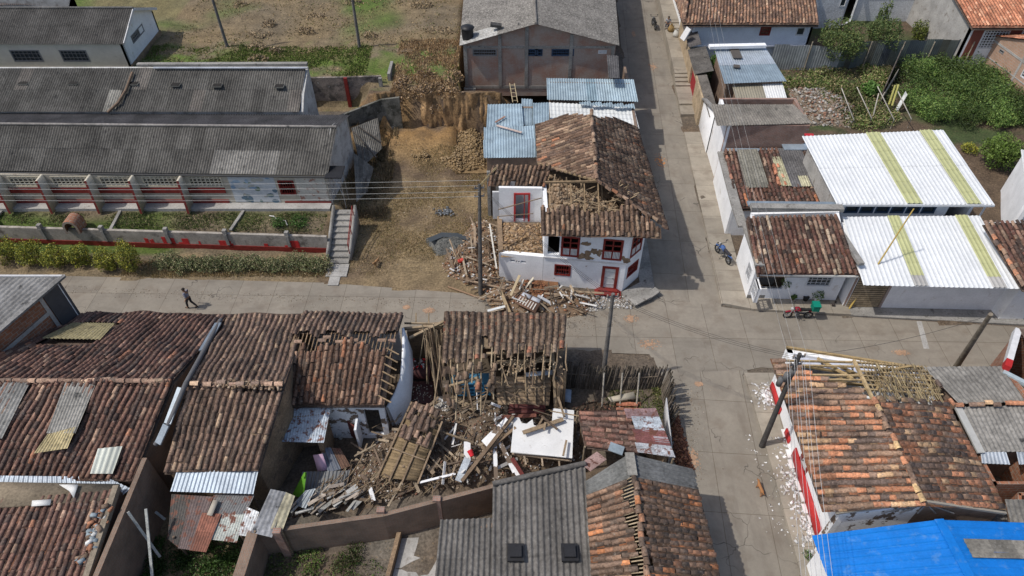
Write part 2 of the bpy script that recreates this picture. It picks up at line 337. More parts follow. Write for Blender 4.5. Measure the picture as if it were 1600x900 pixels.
# ---------------------------------------------------------------- walls with openings
def opening(par, o, d, n, s0, s1, z0, z1, st):
    o = o + Z * 0; W = s1 - s0; H_ = z1 - z0; f = MB(); kind = st.split('_')[0]; colr = st.split('_')[1] if '_' in st else 'white'
    mat = {'red': M_red, 'cream': M_any, 'white': M_any, 'blue': M_any, 'grey': M_any, 'brown': M_wood}[colr]
    cc = {'red': (1, 1, 1), 'cream': (.50, .46, .36), 'white': (.62, .63, .64), 'blue': (.04, .07, .12), 'grey': (.2, .2, .2), 'brown': (.12, .07, .045)}[colr]
    if kind == 'void': return
    fw = min(.09, W * .12) if st != 'door_red' else .19
    if kind == 'colonial': fw = .13
    def b_(a0, a1, t0, t1, c0, c1, mb=f, col=cc): obox(mb, o, d, n, Z, a0, a1, t0, t1, c0, c1, col)
    b_(s0, s0 + fw, -.1, .03, z0, z1); b_(s1 - fw, s1, -.1, .03, z0, z1); b_(s0 + fw, s1 - fw, -.1, .03, z1 - fw, z1); b_(s0 + fw, s1 - fw, -.1, .03, z0, z0 + fw)
    nm = 'door' if kind == 'door' else 'window'
    if kind == 'bars':
        k = max(3, int(W / .14))
        for i in range(1, k): x = s0 + W * i / k; b_(x - .018, x + .018, -.05, -.01, z0 + fw, z1 - fw, col=cc)
        b_(s0 + fw, s1 - fw, -.06, -.02, z0 + H_ * .5 - .03, z0 + H_ * .5 + .03)
    if kind == 'colonial':     # tall timber window, open above, white balusters below
        xm = (s0 + s1) / 2; b_(xm - .04, xm + .04, -.06, .0, z0 + fw, z1 - fw)
        for z in (.42, .68): b_(s0 + fw, s1 - fw, -.06, .0, z0 + H_ * z - .04, z0 + H_ * z + .04)
    if kind in ('grid', 'glass', 'lattice'):
        kx, kz = {'grid': (max(2, round(W / .32)), max(2, round(H_ / .3))), 'glass': (max(1, round(W / .7)), 1), 'lattice': (max(3, round(W / .3)), max(3, round(H_ / .25)))}[kind]
        t = .012 if kind != 'lattice' else .04
        if kind == 'glass': t = .025
        for i in range(1, kx): x = s0 + W * i / kx; b_(x - t, x + t, -.05, -.01, z0 + fw, z1 - fw)
        for i in range(1, kz): z = z0 + H_ * i / kz; b_(s0 + fw, s1 - fw, -.052, -.012, z - t, z + t)
    ob = f.build(nm, mat, par)
    if kind in ('grid', 'glass'):
        g = MB(); b_(s0 + fw, s1 - fw, -.085, -.07, z0 + fw, z1 - fw, g, (1, 1, 1)); g.build('pane', M_glass, ob)
    if kind == 'colonial':
        g = MB(); k = 5
        for i in range(k):
            for x0, x1 in ((s0 + fw, xm_ := (s0 + s1) / 2 - .04), ((s0 + s1) / 2 + .04, s1 - fw)):
                x = x0 + (x1 - x0) * (i + .5) / k; b_(x - .03, x + .03, -.05, -.01, z0 + fw, z0 + H_ * .40, g, (.62, .62, .62))
        g.build('baluster', M_any, ob)
    if kind == 'door':
        g = MB(); lc = {'red': (.58, .6, .6), 'white': (.5, .5, .5)}.get(colr, (.2, .1, .08))
        b_(s0 + fw, s1 - fw, -.08, -.04, z0 + .02, z1 - fw, g, lc)
        for q in range(1, 4): b_(s0 + fw + .04, s1 - fw - .04, -.04, -.025, z0 + H_ * q / 4 - .03, z0 + H_ * q / 4 + .03, g, tuple(x * .8 for x in lc))
        g.build('door_leaf', M_any, ob); h_ = MB(); b_(s1 - fw - .14, s1 - fw - .1, -.03, .02, z0 + 1., z0 + 1.08, h_, (.1, .1, .1)); h_.build('handle', M_any, ob)
    if kind == 'panel':
        g = MB(); b_(s0 + fw, s1 - fw, -.06, -.03, z0 + fw, z1 - fw, g, cc); g.build('shutter', M_any, ob)
def walls(par, pts, z0, mat, ops={}, th=.2, name='wall', skip=(), closed=True, mats=None, jag=0.):
    """pts: (x, y, ztop) round the building; ops: {edge: [(from, to, z, z, style)]} (metres along the edge)"""
    n = len(pts); P = [Vector((p[0], p[1], 0)) for p in pts]; T = [p[2] for p in pts]; cen = sum(P, Vector()) / n
    by = {}
    for e in range(n if closed else n - 1):
        if e in skip: continue
        m = (mats or {}).get(e, mat); mb = by.setdefault(m.name, (m, MB()))[1]
        p, q = P[e], P[(e + 1) % n]; tp, tq = T[e], T[(e + 1) % n]; d = q - p; L = d.length
        if L < .02: continue
        d /= L; nr = Vector((d.y, -d.x, 0))
        if nr.dot((p + q) / 2 - cen) < 0: nr = -nr
        zb0 = z0[e] if isinstance(z0, (list, tuple)) else z0
        oo = sorted([o for o in ops.get(e, [])]); cs = sorted({0, L, *[x for o in oo for x in (o[0], o[1])]} | set(np.linspace(0, L, max(2, int(L / .5)))[1:-1] if jag else []))
        cs = [c_ for c_ in cs if 0 <= c_ <= L + 1e-6]
        jg = {c_: (random.uniform(-jag, 0) if jag else 0) for c_ in cs}
        top = lambda s_: tp + (tq - tp) * s_ / L + jg.get(s_, 0)
        for s0, s1 in zip(cs, cs[1:]):
            ho = [(o[2], o[3]) for o in oo if o[0] < (s0 + s1) / 2 < o[1]]
            segs = []; z = zb0
            for a_, b_ in sorted(ho): segs.append((z, z, a_, a_)); z = b_
            segs.append((z, z, top(s0), top(s1)))
            for (a0, a1, b0, b1) in segs:
                if b0 - a0 < .005 and b1 - a1 < .005: continue
                for t, fl in ((0, 1), (-th, 0)):
                    q4 = [p + d * s0 + nr * t + Z * a0, p + d * s1 + nr * t + Z * a1, p + d * s1 + nr * t + Z * b1, p + d * s0 + nr * t + Z * b0]
                    mb.add(q4, [(0, 1, 2, 3)], (1, 1, 1), [(s0, a0), (s1, a1), (s1, b1), (s0, b0)])
            mb.add([p + d * s0 + Z * top(s0), p + d * s1 + Z * top(s1), p + d * s1 - nr * th + Z * top(s1), p + d * s0 - nr * th + Z * top(s0)], [(0, 1, 2, 3)], (1, 1, 1), [(0, 0), (s1 - s0, 0), (s1 - s0, th), (0, th)])
        for o in oo:
            a_, b_, c_, e_ = o[:4]
            for (sa, za, sb, zb) in ((a_, c_, b_, c_), (b_, c_, b_, e_), (b_, e_, a_, e_), (a_, e_, a_, c_)):
                mb.add([p + d * sa + Z * za, p + d * sb + Z * zb, p + d * sb - nr * th + Z * zb, p + d * sa - nr * th + Z * za], [(0, 1, 2, 3)], (1, 1, 1), [(0, 0), (1, 0), (1, .2), (0, .2)])
            if len(o) > 4: opening(par, p, d, nr, a_, b_, c_, e_, o[4])
        if not closed or True:
            for s_, sg in ((0, 1), (L, -1)):
                mb.add([p + d * s_ + Z * zb0, p + d * s_ - nr * th + Z * zb0, p + d * s_ - nr * th + Z * top(s_), p + d * s_ + Z * top(s_)], [(0, 1, 2, 3)], (1, 1, 1), [(0, 0), (th, 0), (th, 1), (0, 1)])
    obs = [b.build(name, m, par) for m, b in by.values()]
    return obs
def inset(pts, k):
    c = sum((Vector(p) for p in pts), Vector()) / len(pts); out = []
    for p in pts:
        p = Vector(p); v = Vector((c.x - p.x, c.y - p.y, 0)); out.append(Vector((p.x, p.y, p.z)) + Vector((math.copysign(min(k, abs(v.x)), v.x), math.copysign(min(k, abs(v.y)), v.y), 0)))
    return out
def q_(*pp): return [A(*p) for p in pp]
def lerp(a, b, t): return Vector(a) * (1 - t) + Vector(b) * t
def shed(name, label, cat, group, quad4, kind, z0, wmat, ins=.25, ops={}, drop=.12, wmats=None, skip=(), **kw):
    """a building under one sloping roof; quad4 = top-left, top-right, bottom-right, bottom-left (world points)"""
    a, b, c, d = [Vector(p) for p in quad4]; cen = (a + b + c + d) / 4
    t = thing(name, (cen.x, cen.y, z0 if not isinstance(z0, (list, tuple)) else min(z0)), label, cat, group)
    mb = MB(); mat = M_tile
    if kind == 'tile': slab(mb, a, b, c, d); tiles(mb, a, b, c, d, **kw)
    else:
        mat = {'fiber': M_fiber, 'zinc': M_zinc, 'rust': M_rust, 'paint': M_paint, 'blue': M_blue}[kind]
        corr(mb, a, b, c, d, **kw)
    mb.build('roof', mat, t)
    if wmat is not None:
        ip = inset([a, b, c, d], ins); walls(t, [(p.x, p.y, p.z - drop) for p in ip], z0, wmat, ops, mats=wmats, skip=skip)
    return t
# ================================================================ ground
def inpoly(x, y, P):
    r = False; j = len(P) - 1
    for i in range(len(P)):
        (xi, yi), (xj, yj) = P[i], P[j]
        if (yi > y) != (yj > y) and x < (xj - xi) * (y - yi) / (yj - yi) + xi: r = not r
        j = i
    return r
BAND = [(-75, 35.6), (-34, 33.3), (-12.4, 32.5), (-2, 31.4), (7.6, 30.7), (9.0, 31.2), (13.35, 30.3), (15.2, 29.95), (32, 28.55), (70, 26.0), (70, 21.5), (24, 24.6), (14.6, 25.4), (13.75, 25.2), (8.7, 25.0), (8.2, 26.4), (-5, 27.0), (-75, 29.0)]
NORTH = [(9.0, 31.2), (9.6, 45), (11.6, 76), (13.5, 110), (18.2, 110), (16.1, 77), (13.35, 30.3)]
SOUTH = [(8.7, 25.0), (13.75, 25.2), (13.5, 18), (13.3, 12), (13.0, -5), (7.8, -5), (8.0, 18)]
ROADS = (BAND, NORTH, SOUTH)
sm = lambda a, b, t: (lambda k: k * k * (3 - 2 * k))(min(1, max(0, (t - a) / (b - a))))
yr = lambda x: 35.45 + (-12.6 - x) * .045
def g(x, y):
    if any(inpoly(x, y, P) for P in ROADS): return -.06
    nz = mn.noise(Vector((x * .35, y * .35, 0))) * .12 + mn.noise(Vector((x * 1.3, y * 1.3, 5))) * .05
    z = .04
    if x < -4.5:
        if x < -12.6:
            z = .04 + 1.24 * sm(yr(x) + .55, yr(x) + .6, y) + .2 * sm(38.3, 38.5, y) + .6 * sm(44, 45, y)
            z += (4.5 - 2.08) * sm(51.2, 51.6, y)
            if y > 38.4: nz *= .2 if y < 51 else 1
        elif x < -9.8:
            k = sm(-12.6, -11.2, x)
            z = (1.5 * sm(37.4, 38.4, y) + .8 * sm(44, 46, y)) * (1 - k) + k * .5 * sm(40, 48, y) + .04
            z = max(z, 3.2 * sm(48.6, 49.3, y) * sm(-12.6, -12.2, x)); z = max(z, (4.0 + .6 * sm(50.2, 56, y)) * sm(49.4, 49.7, y) if x > -11.5 else z)
            if x < -11.5: z += (4.5 - z) * sm(51.2, 51.6, y)
        else:
            m = .5 * sm(38, 48, y) + .9 * sm(44.5, 48, y) * (.5 + .5 * mn.noise(Vector((x * .8, y * .3, 2))) + .3)
            top = 4.0 + .6 * sm(50, 57, y); cl = 49.55
            z = m + (top - m) * sm(cl, cl + .2, y)
        if y > 51: nz *= 2.2
        z += 1.6 * sm(64, 90, y) * sm(-5, -15, x)
    elif x < 9.5 and y > 48.5:
        e = 4.0 * (1 - sm(-1.2, 1, x)); z = e * sm(49.5, 49.75, y) * (1 - .65 * sm(50.2, 51.5, y)) + .04
    return z + nz
def gcol(x, y, z):
    n1 = mn.noise(Vector((x * .25, y * .35, 1))); n2 = mn.noise(Vector((x * .9, y * 1.1, 4))); n3 = mn.noise(Vector((x * .12, y * .16, 9)))
    tan = np.array((.215, .16, .09)); dry = np.array((.145, .115, .075)); brown = np.array((.11, .078, .052)); green = np.array((.095, .14, .028)); ochre = np.array((.27, .165, .07)); grey = np.array((.13, .115, .095))
    mixn = lambda a, b, t: a + (b - a) * min(1, max(0, t))
    if x < -4.5 and y > 50.5:
        c = mixn(tan * .9, dry * 1.05, .5 + n1 * 1.4); c = mixn(c, green, (n2 * 1.2 + .95 - abs(y - 54) * .33) if x > -31 else .25)
        c = mixn(c, green * .9, (n3 * 2.0 + n1 * 1.2) - .55); return c
    if -11.6 < x < -1.5 and 48.6 < y <= 50.5: return mixn(ochre * 1.15, brown * 1.2, .45 + n2 * 1.5 + n1)
    if -12.8 < x < -.5 and y > 30.2: return mixn(mixn(tan, ochre, (y - 44) / 4), brown, .25 + n1 * 1.3 + n2 * .5)
    if x < -12.5 and 35.3 < y < 38.5: return mixn(green * .75, dry, .35 + n1 * 2 + (x + 24) * .05)
    if x < -12.5 and y < 35.6: return mixn(dry, tan, .5 + n2)
    if x > 26 and 34 < y < 47: return mixn(brown * .8, brown * 1.15, .5 + n2)
    if x > 17.5 and y > 34: return mixn(np.array((.05, .07, .025)), brown * .9, .5 + n1 * 2.2 + n2)
    return mixn(grey, brown, .5 + n1)
xs = np.concatenate([np.linspace(-900, -62, 8)[:-1], np.arange(-62, -40, 1.2), np.arange(-40, 40, .42), np.arange(40, 66, 1.2), np.linspace(68, 900, 8)])
ys = np.concatenate([np.linspace(-500, -6, 6)[:-1], np.arange(-6, 12, 1.5), np.arange(12, 47, .5), np.arange(47, 57, .16), np.arange(57, 90, .7), np.linspace(92, 1400, 9)])
gv = []; gc = []
for y in ys:
    for x in xs:
        z = g(float(x), float(y)) if abs(x) < 70 and -10 < y < 130 else .0 if x > -5 else (4 if y > 50 else 0)
        gv.append((x, y, z)); gc.append(gcol(float(x), float(y), z))
nx = len(xs); gf = [(j * nx + i, j * nx + i + 1, (j + 1) * nx + i + 1, (j + 1) * nx + i) for j in range(len(ys) - 1) for i in range(nx - 1)]
mb = MB(); mb.add(gv, gf, np.array(gc)); tag(mb.build('ground', M_soil, smooth=True, loc=(0, 0, 0)), kind='structure')
def poly(name, P, z, mat, depth=0., kind='structure', sub=True):
    import bmesh
    bm = bmesh.new(); vs = [bm.verts.new((x, y, z)) for x, y in P]; f = bm.faces.new(vs); f.normal_update()
    if f.normal.z < 0: f.normal_flip()
    if depth:
        r = bmesh.ops.extrude_face_region(bm, geom=[f]); 
        for e in r['geom']:
            if isinstance(e, bmesh.types.BMVert): pass
        for v in vs: v.co.z -= depth
        bmesh.ops.recalc_face_normals(bm, faces=bm.faces)
    bmesh.ops.triangulate(bm, faces=bm.faces)
    me = bpy.data.meshes.new(name); bm.to_mesh(me); bm.free(); me.materials.append(mat)
    o = bpy.data.objects.new(name, me); COL.objects.link(o); WL[o.name] = (0, 0, 0)
    if kind: o['kind'] = kind
    return o
poly('street_crossing', BAND, 0, M_road); poly('street_north', NORTH, .0, M_road2); poly('street_south', SOUTH, .0, M_road2)
wx = lambda y: 14.95 + .05 * (y - 31.3); cx = lambda y: 13.35 + .057 * (y - 30.3)
def strip(name, y0, y1, z): poly(name, [(cx(y0), y0), (wx(y0) + .2, y0), (wx(y1) + .2, y1), (cx(y1), y1)], z, M_walk, z + .1)
strip('pavement', 30.45, 41, .15); strip('pavement', 41.0, 50.5, .12)
for i, (y0, y1, z) in enumerate([(53.0, 54.5, .3), (54.5, 57.5, .45), (57.5, 58.0, .6), (58, 58.5, .75), (58.5, 59, .9), (59, 68, 1.02), (68, 69, 1.2), (69, 80, 1.35)]): strip('pavement', y0, y1, z)
poly('pavement', [(15.3, 29.95 + .02), (21.3, 29.5), (21.3, 31.6), (15.3, 31.6), (13.6, 30.45)], .16, M_walk, .3)
poly('pavement', [(21.3, 29.48), (45, 27.7), (45, 31.3), (21.3, 31.6)], .10, M_grey, .3)
poly('pavement', [(13.5, 24.9), (15.2, 24.9), (15.3, 12.0), (13.3, 12.0), (13.45, 18)], .15, M_walk, .3)
poly('pavement', [(13.35, 12), (15.3, 12), (15.3, 4), (13.2, 4)], .3, M_walk, .4)
poly('pavement', [(7.3, 30.75), (8.6, 31.3), (9.3, 32.0), (9.7, 45), (8.4, 45), (8.4, 32.4), (7.1, 31.5)], .14, M_grey, .3)
poly('pavement', [(-45, 38.25), (-12.8, 38.25), (-12.8, 39.1), (-45, 39.1)], 1.62, M_greyl, .3)
poly('painted_marking', [(A(1432, 502).x, A(1432, 502).y), (A(1440, 502).x, A(1440, 502).y), (A(1452, 545).x, A(1452, 545).y), (A(1443, 545).x, A(1443, 545).y)], .008, M_greyl)
# orange and blue survey spray left on the concrete
def spray(px, py, rx, ry, col, name='paint_stain'):
    c = A(px, py); mb = MB(); random.seed(int(px))
    for k in range(90):
        r = random.random() ** .6; t = random.uniform(0, 6.28); p = c + Vector((math.cos(t) * rx * r, math.sin(t) * ry * r, .006 + k * .0002)); s_ = random.uniform(.03, .10) * (1.3 - r)
        V = [p + Vector((math.cos(q) * s_, math.sin(q) * s_, 0)) for q in np.linspace(0, 6.28, 7)[:-1]] + [p]
        mb.add(V, [(i, (i + 1) % 6, 6) for i in range(6)], np.array(col) * random.uniform(.8, 1.2))
    tag(mb.build(name, M_any), kind='structure')
OR = (.37, .235, .15)
for a in [(1016, 538, .75, .5), (986, 498, .5, .35), (990, 53, .25, .9), (1020, 105, .5, 1.0), (1084, 717, .35, .8), (670, 485, .4, .3), (635, 480, .25, .2), (1408, 551, .6, .25), (1092, 600, .25, .2)]: spray(*a, OR)
spray(1032, 252, .55, 1.2, (.48, .22, .09)); spray(1082, 235, .45, .4, (.5, .5, .5)); spray(1082, 236, .16, .18, (.02, .32, .55))
# ================================================================ north-west: the school
t = thing('school_building', (-36, 56, 4.5), 'cream school hall with dark grey sheet roof, uppermost at the photo\'s top left corner', 'school building', 'grey roofed school buildings')
x0, x1 = -62, -31.0; E = [Vector((x0, 52.75, 6.75)), Vector((x1, 52.75, 6.75))]; Rg = [Vector((x0, 56.2, 8.2)), Vector((x1, 56.2, 8.2))]; Bk = [Vector((x0, 59.8, 6.7)), Vector((x1, 59.8, 6.7))]
G = (.075, .073, .07)
mb = MB(); corr(mb, Rg[0], Rg[1], E[1], E[0], G, amp=.045); corr(mb, Rg[1], Rg[0], Bk[0], Bk[1], G); mb.build('roof', M_fiber, t)
b = MB(); tube(b, [Rg[0] + Z * .04, Rg[1] + Z * .04], .09, 8, (.12, .12, .12)); b.build('ridge_cap', M_fiber, t)
b = MB(); beam(b, (x1 - .03, 52.9, 6.72), (x1 - .03, 56.2, 8.1), .08, .18, (.6, .6, .6)); beam(b, (x1 - .03, 56.2, 8.1), (x1 - .03, 59.7, 6.66), .3, .2, (.6, .6, .6)); b.build('gable_trim', M_any, t)
ops = {0: [(s0 + 62, s1 + 62, 5.15, 6.15, 'grid_grey') for s0, s1 in ((-61, -58.5), (-57, -54.5), (-53, -50.5), (-49, -46.6), (-44.8, -42.4), (-40.6, -38.2), (-36.6, -34.4))], 1: [(1.6, 4.0, 5.9, 6.55, 'lattice_grey')]}
walls(t, [(x0, 53.0, 6.65), (x1 - .25, 53.0, 6.65), (x1 - .25, 56.2, 8.05), (x1 - .25, 59.5, 6.6), (x0, 59.5, 6.6), (x0, 56.2, 8.05)], 4.0, M('hall_cream', (.58, .54, .45), .9, .12, .8, spots=((.4, .36, .3), 2, .6, .75), fine=.05), ops, mats={1: M_white, 2: M_white})
b = MB(); beam(b, (x1 - .2, 53, 4.6), (x1 - .2, 59.5, 4.6), .08, .5); b.build('plinth', M_adobe, t)
# middle wing
t = thing('school_building', (-36, 47, 2), 'middle school wing with grey roof pierced by a row of small dark vents', 'school building', 'grey roofed school buildings')
a, b_, c, d = A(-260, 107, 7.0), A(478, 106, 7.0), A(467, 175, 5.35), A(-300, 175, 5.35)
mb = MB(); brk = lambda u, v: (.25, .245, .225) if (abs(u - .617) < .008 and v > .45) else ((.13, .12, .11) if random.random() < .05 else None)
corr(mb, a, b_, c, d, (.085, .083, .078), special=brk, pitch=.18, amp=.045, cv=.22); mb.build('roof', M_fiber, t)
ip = [(a.x, a.y + .15, 7.0), (b_.x - .1, b_.y + .15, 7.0), (b_.x + .2, c.y + 2.6, 5.2), (c.x + .5, c.y + .5, 5.1), (c.x - .1, c.y + .1, 5.25), (d.x, d.y + .1, 5.25)]
walls(t, [(a.x, a.y + .3, 6.95), (b_.x + .1, b_.y + .3, 6.95), (b_.x + .1, c.y + 1.4, 6.0), (c.x + .25, c.y + .2, 5.25), (d.x, d.y + .2, 5.25)], 1.6, M_worn)
for px, py in ((38, 131), (116, 131), (210, 132), (275, 134), (340, 135), (437, 136)):
    p = A(px, py, 6.35); k = MB(); beam(k, p + Vector((-.36, 0, .08)), p + Vector((.36, 0, .08)), .5, .08, (.13, .13, .12)); o = k.build('roof_vent', M_fiber, t)
    k = MB(); beam(k, p + Vector((-.31, -.02, .13)), p + Vector((.31, -.02, .13)), .42, .03); k.build('opening', M_shade, o)  # solid dark plate: the vent's inner shade is painted, no hole is cut
k = MB(); tube(k, [A(207, 113, 6.95), A(197, 140, 6.3), A(185, 160, 5.85), A(168, 176, 5.4)], .10, 6, (.17, .12, .085)); k.build('roof_seam', M_rub, t)
k = MB(); beam(k, (A(212, 103, 7.1).x, a.y + .5, 7.05), (b_.x, b_.y + .5, 7.05), .35, .2); k.build('parapet', M_grey, t)
k = MB(); beam(k, A(240, 106, 7.1), A(480, 106, 7.1), .16, .08, (.5, .52, .55)); k.build('flashing', M_zinc, t)
# lower wing, facing the garden
t = thing('school_building', (-36, 41, 1.5), 'long lower school wing with buttressed lattice front and a faded blue mural', 'school building', 'grey roofed school buildings')
e0, e1 = A(-360, 262, 4.15), A(512, 274, 4.15); r0, r1 = A(-340, 191, 6.1), A(526, 199, 6.1); k0, k1 = A(-330, 176, 5.1), A(547, 180, 5.1)
mb = MB(); sp = lambda u, v: {(0): (.19, .185, .175)}.get(0) if (.78 < u < .90 and v > .66 and random.random() < .7) or (.865 < u < .893 and v > .33 and random.random() < .7) else None
corr(mb, r0, r1, e1, e0, (.092, .089, .083), special=sp, amp=.045, cv=.22); corr(mb, r1, r0, k0, k1, (.07, .068, .072), amp=.045); mb.build('roof', M_fiber, t)
k = MB(); tube(k, [r0 + Z * .05, r1 + Z * .05], .09, 8, (.22, .21, .2)); k.build('ridge_cap', M_fiber, t)
yw = e1.y + .25; xw = e1.x - .25; fx = lambda px: A(px, 295, 2.8).x
LW = 60; X0 = xw - LW
cols = [fx(p) for p in (11, 77, 151, 217, 291)] + [fx(11) - 3.7 * i for i in range(1, 8)]
cols = sorted(cols)
ops = {0: []}
for a_, b2 in zip(cols, cols[1:]):
    ops[0].append((a_ + .55 - X0, b2 - .15 - X0, 3.0, 3.9, 'lattice_cream'))
ops[0].append((fx(296) + .2 - X0, fx(352) - X0, 3.0, 3.9, 'lattice_cream'))
ops[0].append((fx(437) - X0, fx(462) - X0, 2.35, 3.55, 'bars_red'))
walls(t, [(X0, yw, 4.05), (xw, yw, 4.05), (xw + .3, (r1.y), 6.1), (xw + .75, k1.y - .2, 5.1), (X0, k1.y - .2, 5.1), (X0, r1.y, 6.0)], 1.3, M_cream, ops, mats={1: M_worn, 2: M_worn}, name='wall')
for xc in cols:
    k = MB(); P = [Vector((xc, yw - .005, 1.45)), Vector((xc, yw - 1.05, 1.45)), Vector((xc, yw - .75, 4.05)), Vector((xc, yw - .005, 4.05))]
    V = P + [p + X * .16 for p in P]; k.add(V, [(0, 1, 2, 3), (7, 6, 5, 4), (0, 4, 5, 1), (2, 6, 7, 3)], (.5, .46, .37)); k.add([V[1] - Y * .01, V[5] - Y * .01, V[6] - Y * .01, V[2] - Y * .01], [(0, 1, 2, 3)], (.17, .03, .025))
    k.build('buttress', M_any, t)
k = MB()
for z0_, z1_ in ((2.5, 2.93), (1.45, 1.9)): obox(k, Vector((X0, yw, 0)), X, -Y, Z, 0, fx(352) - X0, .003, .06, z0_, z1_)
obox(k, Vector((fx(440), yw, 0)), X, -Y, Z, 0, xw - fx(440), .003, .05, 1.45, 1.75); k.build('red_band', M_red, t)
k = MB(); m0, m1 = fx(362), fx(433)
random.seed(3)
obox(k, Vector((m0, yw, 0)), X, -Y, Z, 0, m1 - m0, .002, .02, 1.7, 3.95, (.47, .50, .52))
for i in range(26):
    s_ = random.random(); zz = random.random(); c_ = random.choice([(.20, .30, .42), (.12, .19, .24), (.4, .4, .36), (.16, .22, .16), (.3, .4, .5)]) if zz > .5 else random.choice([(.10, .15, .17), (.16, .22, .2), (.3, .3, .27), (.11, .17, .22)])
    w_ = random.uniform(.2, .6); h_ = random.uniform(.05, .2); zc = 1.75 + zz * 2.0; xc = min(m1 - m0 - w_ * .5, max(w_ * .5, s_ * (m1 - m0))); V = [Vector((m0 + xc + math.cos(q) * w_ * .5, yw - .022 - i * .0003, zc + math.sin(q) * h_)) for q in np.linspace(0, 6.28, 9)[:-1]]
    V.append(sum(V, Vector()) / 8); k.add(V, [(j, (j + 1) % 8, 8) for j in range(8)], c_)
k.build('mural', M_any, t)
k = MB(); obox(k, Vector((fx(465), yw, 0)), X, -Y, Z, 0, xw - fx(465) - .1, .002, .03, 1.8, 3.9); k.build('peeling_panel', M_peelg, t)
k = MB(); tube(k, [e0 - Z * .1 - Y * .08, e1 - Z * .1 - Y * .08], .07, 6, (.05, .05, .05)); k.build('gutter', M_any, t)
# metal canopy by the school corner
t = thing('metal_canopy', A(532, 318, 1.5), 'small dark metal canopy on thin legs beside the school corner', 'canopy')
k = MB(); p = A(532, 318, 1.5); 
for dx, dy in ((-.35, -.5), (.5, -.5), (-.35, .5), (.5, .5)): tube(k, [p + Vector((dx, dy, 0)), p + Vector((dx, dy, 2.6))], .03)
tube(k, [p + Vector((-.35, -.5, 1)), p + Vector((.5, .5, 2.6))], .02); tube(k, [p + Vector((.5, -.5, 1)), p + Vector((-.35, .5, 2.6))], .02); k.build('frame', M_metal, t)
k = MB(); beam(k, p + Vector((-.5, 0, 2.7)), p + Vector((.65, 0, 2.7)), 1.4, .08); k.build('canopy_top', M_black, t)
# retaining wall of the garden
t = thing('retaining_wall', (-25, 35.9, 0), 'long low concrete retaining wall with red foot below the garden', 'wall')
w0, w1 = Vector((-62, yr(-62), 0)), Vector((-12.55, yr(-12.55), 0)); d = (w1 - w0).normalized(); n_ = Vector((d.y, -d.x, 0)); L = (w1 - w0).length
k = MB(); obox(k, w0, d, n_, Z, 0, L, -.2, .0, 0, 1.42); k.build('wall', M_wallc, t)
k = MB(); obox(k, w0, d, n_, Z, 0, L - .1, .003, .05, 0, .42); k.build('red_foot', M_red, t)
k = MB(); random.seed(9)
for i in range(16):
    s_ = L - 1 - random.random() * 13; obox(k, w0, d, n_, Z, s_, s_ + random.uniform(.1, .9), .004, .012 + i * .0005, .42, random.uniform(.5, 1.05))
k.build('red_paint_patch', M_redb, t)
for px in (62, 160, 262, 355, 452, -40, -140):
    p = A(px, 362, 1.3); k = MB(); s_ = (p.x - w0.x) / d.x; obox(k, w0, d, n_, Z, s_ - .13, s_ + .13, -.18, .08, 1.42, 1.75); obox(k, w0, d, n_, Z, s_ - .1, s_ + .1, -.18, .1, .5, 1.42); k.build('post', M_grey, t)
for px0, px1, nm in ((190, 172, 'path_edging'), (383, 360, 'path_edging'), (6, -25, 'path_edging')):
    k = MB(); beam(k, A(px0, 326, 1.42) , A(px1, 360, 1.32), .2, .12); tag(k.build(nm, M_grey), kind='structure')
# brick oven
p = A(120, 358, 1.3); t = thing('brick_oven', p, 'small red arched brick oven standing in the school garden', 'oven')
k = MB(); V = []; 
for yy in (-.5, .5):
    for q in [(-.5, 0)] + [(-.5 * math.cos(a_), .55 + .5 * math.sin(a_)) for a_ in np.linspace(0, math.pi, 9)] + [(.5, 0)]: V.append(p + Vector((q[0], yy, q[1])))
m = 11; k.add(V, [(i, i + 1, m + i + 1, m + i) for i in range(m - 1)], (1, 1, 1), [(i * .18 + (0 if j < m else 0), 0 if j < m else 1.0) for j, i in enumerate(list(range(m)) * 2)])
V2 = [v for v in V[:m]] + [p + Vector((x_ * .72, -.5, z_ * .85)) for x_, z_ in [(-.5, 0)] + [(-.5 * math.cos(a_), .55 + .5 * math.sin(a_)) for a_ in np.linspace(0, math.pi, 9)] + [(.5, 0)]]
k.add(V2, [(i, i + 1, m + i + 1, m + i) for i in range(m - 1)]); k.add(V[m:] + [p + Vector((0, .5, .3))], [(i, i + 1, m) for i in range(m - 1)]); k.build('vault', M_block, t)
k = MB(); beam(k, p + Vector((-.34, .3, .4)), p + Vector((.34, .3, .4)), .02, .8); k.build('mouth_shade', M_shade, t)  # dark plate paints the shade inside the oven mouth
# stair from the street up to the school
t = thing('concrete_stairs', A(535, 410), 'concrete stairs with nine steps climbing from street to school', 'stairs')
k = MB(); n = 9; y0, y1, xa, xb = 34.2, 38.2, -12.35, -11.05
for i in range(n): box(k, xa, xb, y0 + (y1 - y0) * i / n, y1 + .3, i * 1.5 / n, (i + 1) * 1.5 / n - .003 * 0 - .0)
k2 = MB()
for i in range(n): box(k2, xa, xb, y0 + (y1 - y0) * i / n, y0 + (y1 - y0) * (i + 1) / n + .001, -.1, (i + 1) * 1.55 / n + .03)
k2.build('steps', M_grey, t)
for xx, c_ in ((xa - .2, M_grey), (xb, M_grey)):
    k = MB(); P = [Vector((xx, y0 + .3, 0)), Vector((xx, y1, 0)), Vector((xx, y1, 2.0)), Vector((xx, y0 + .3, .65))]; V = P + [q + X * .17 for q in P]
    k.add(V, [(0, 1, 2, 3), (7, 6, 5, 4), (3, 2, 6, 7), (0, 4, 5, 1), (0, 3, 7, 4), (1, 5, 6, 2)]); k.build('side_wall', c_, t)
k = MB(); 
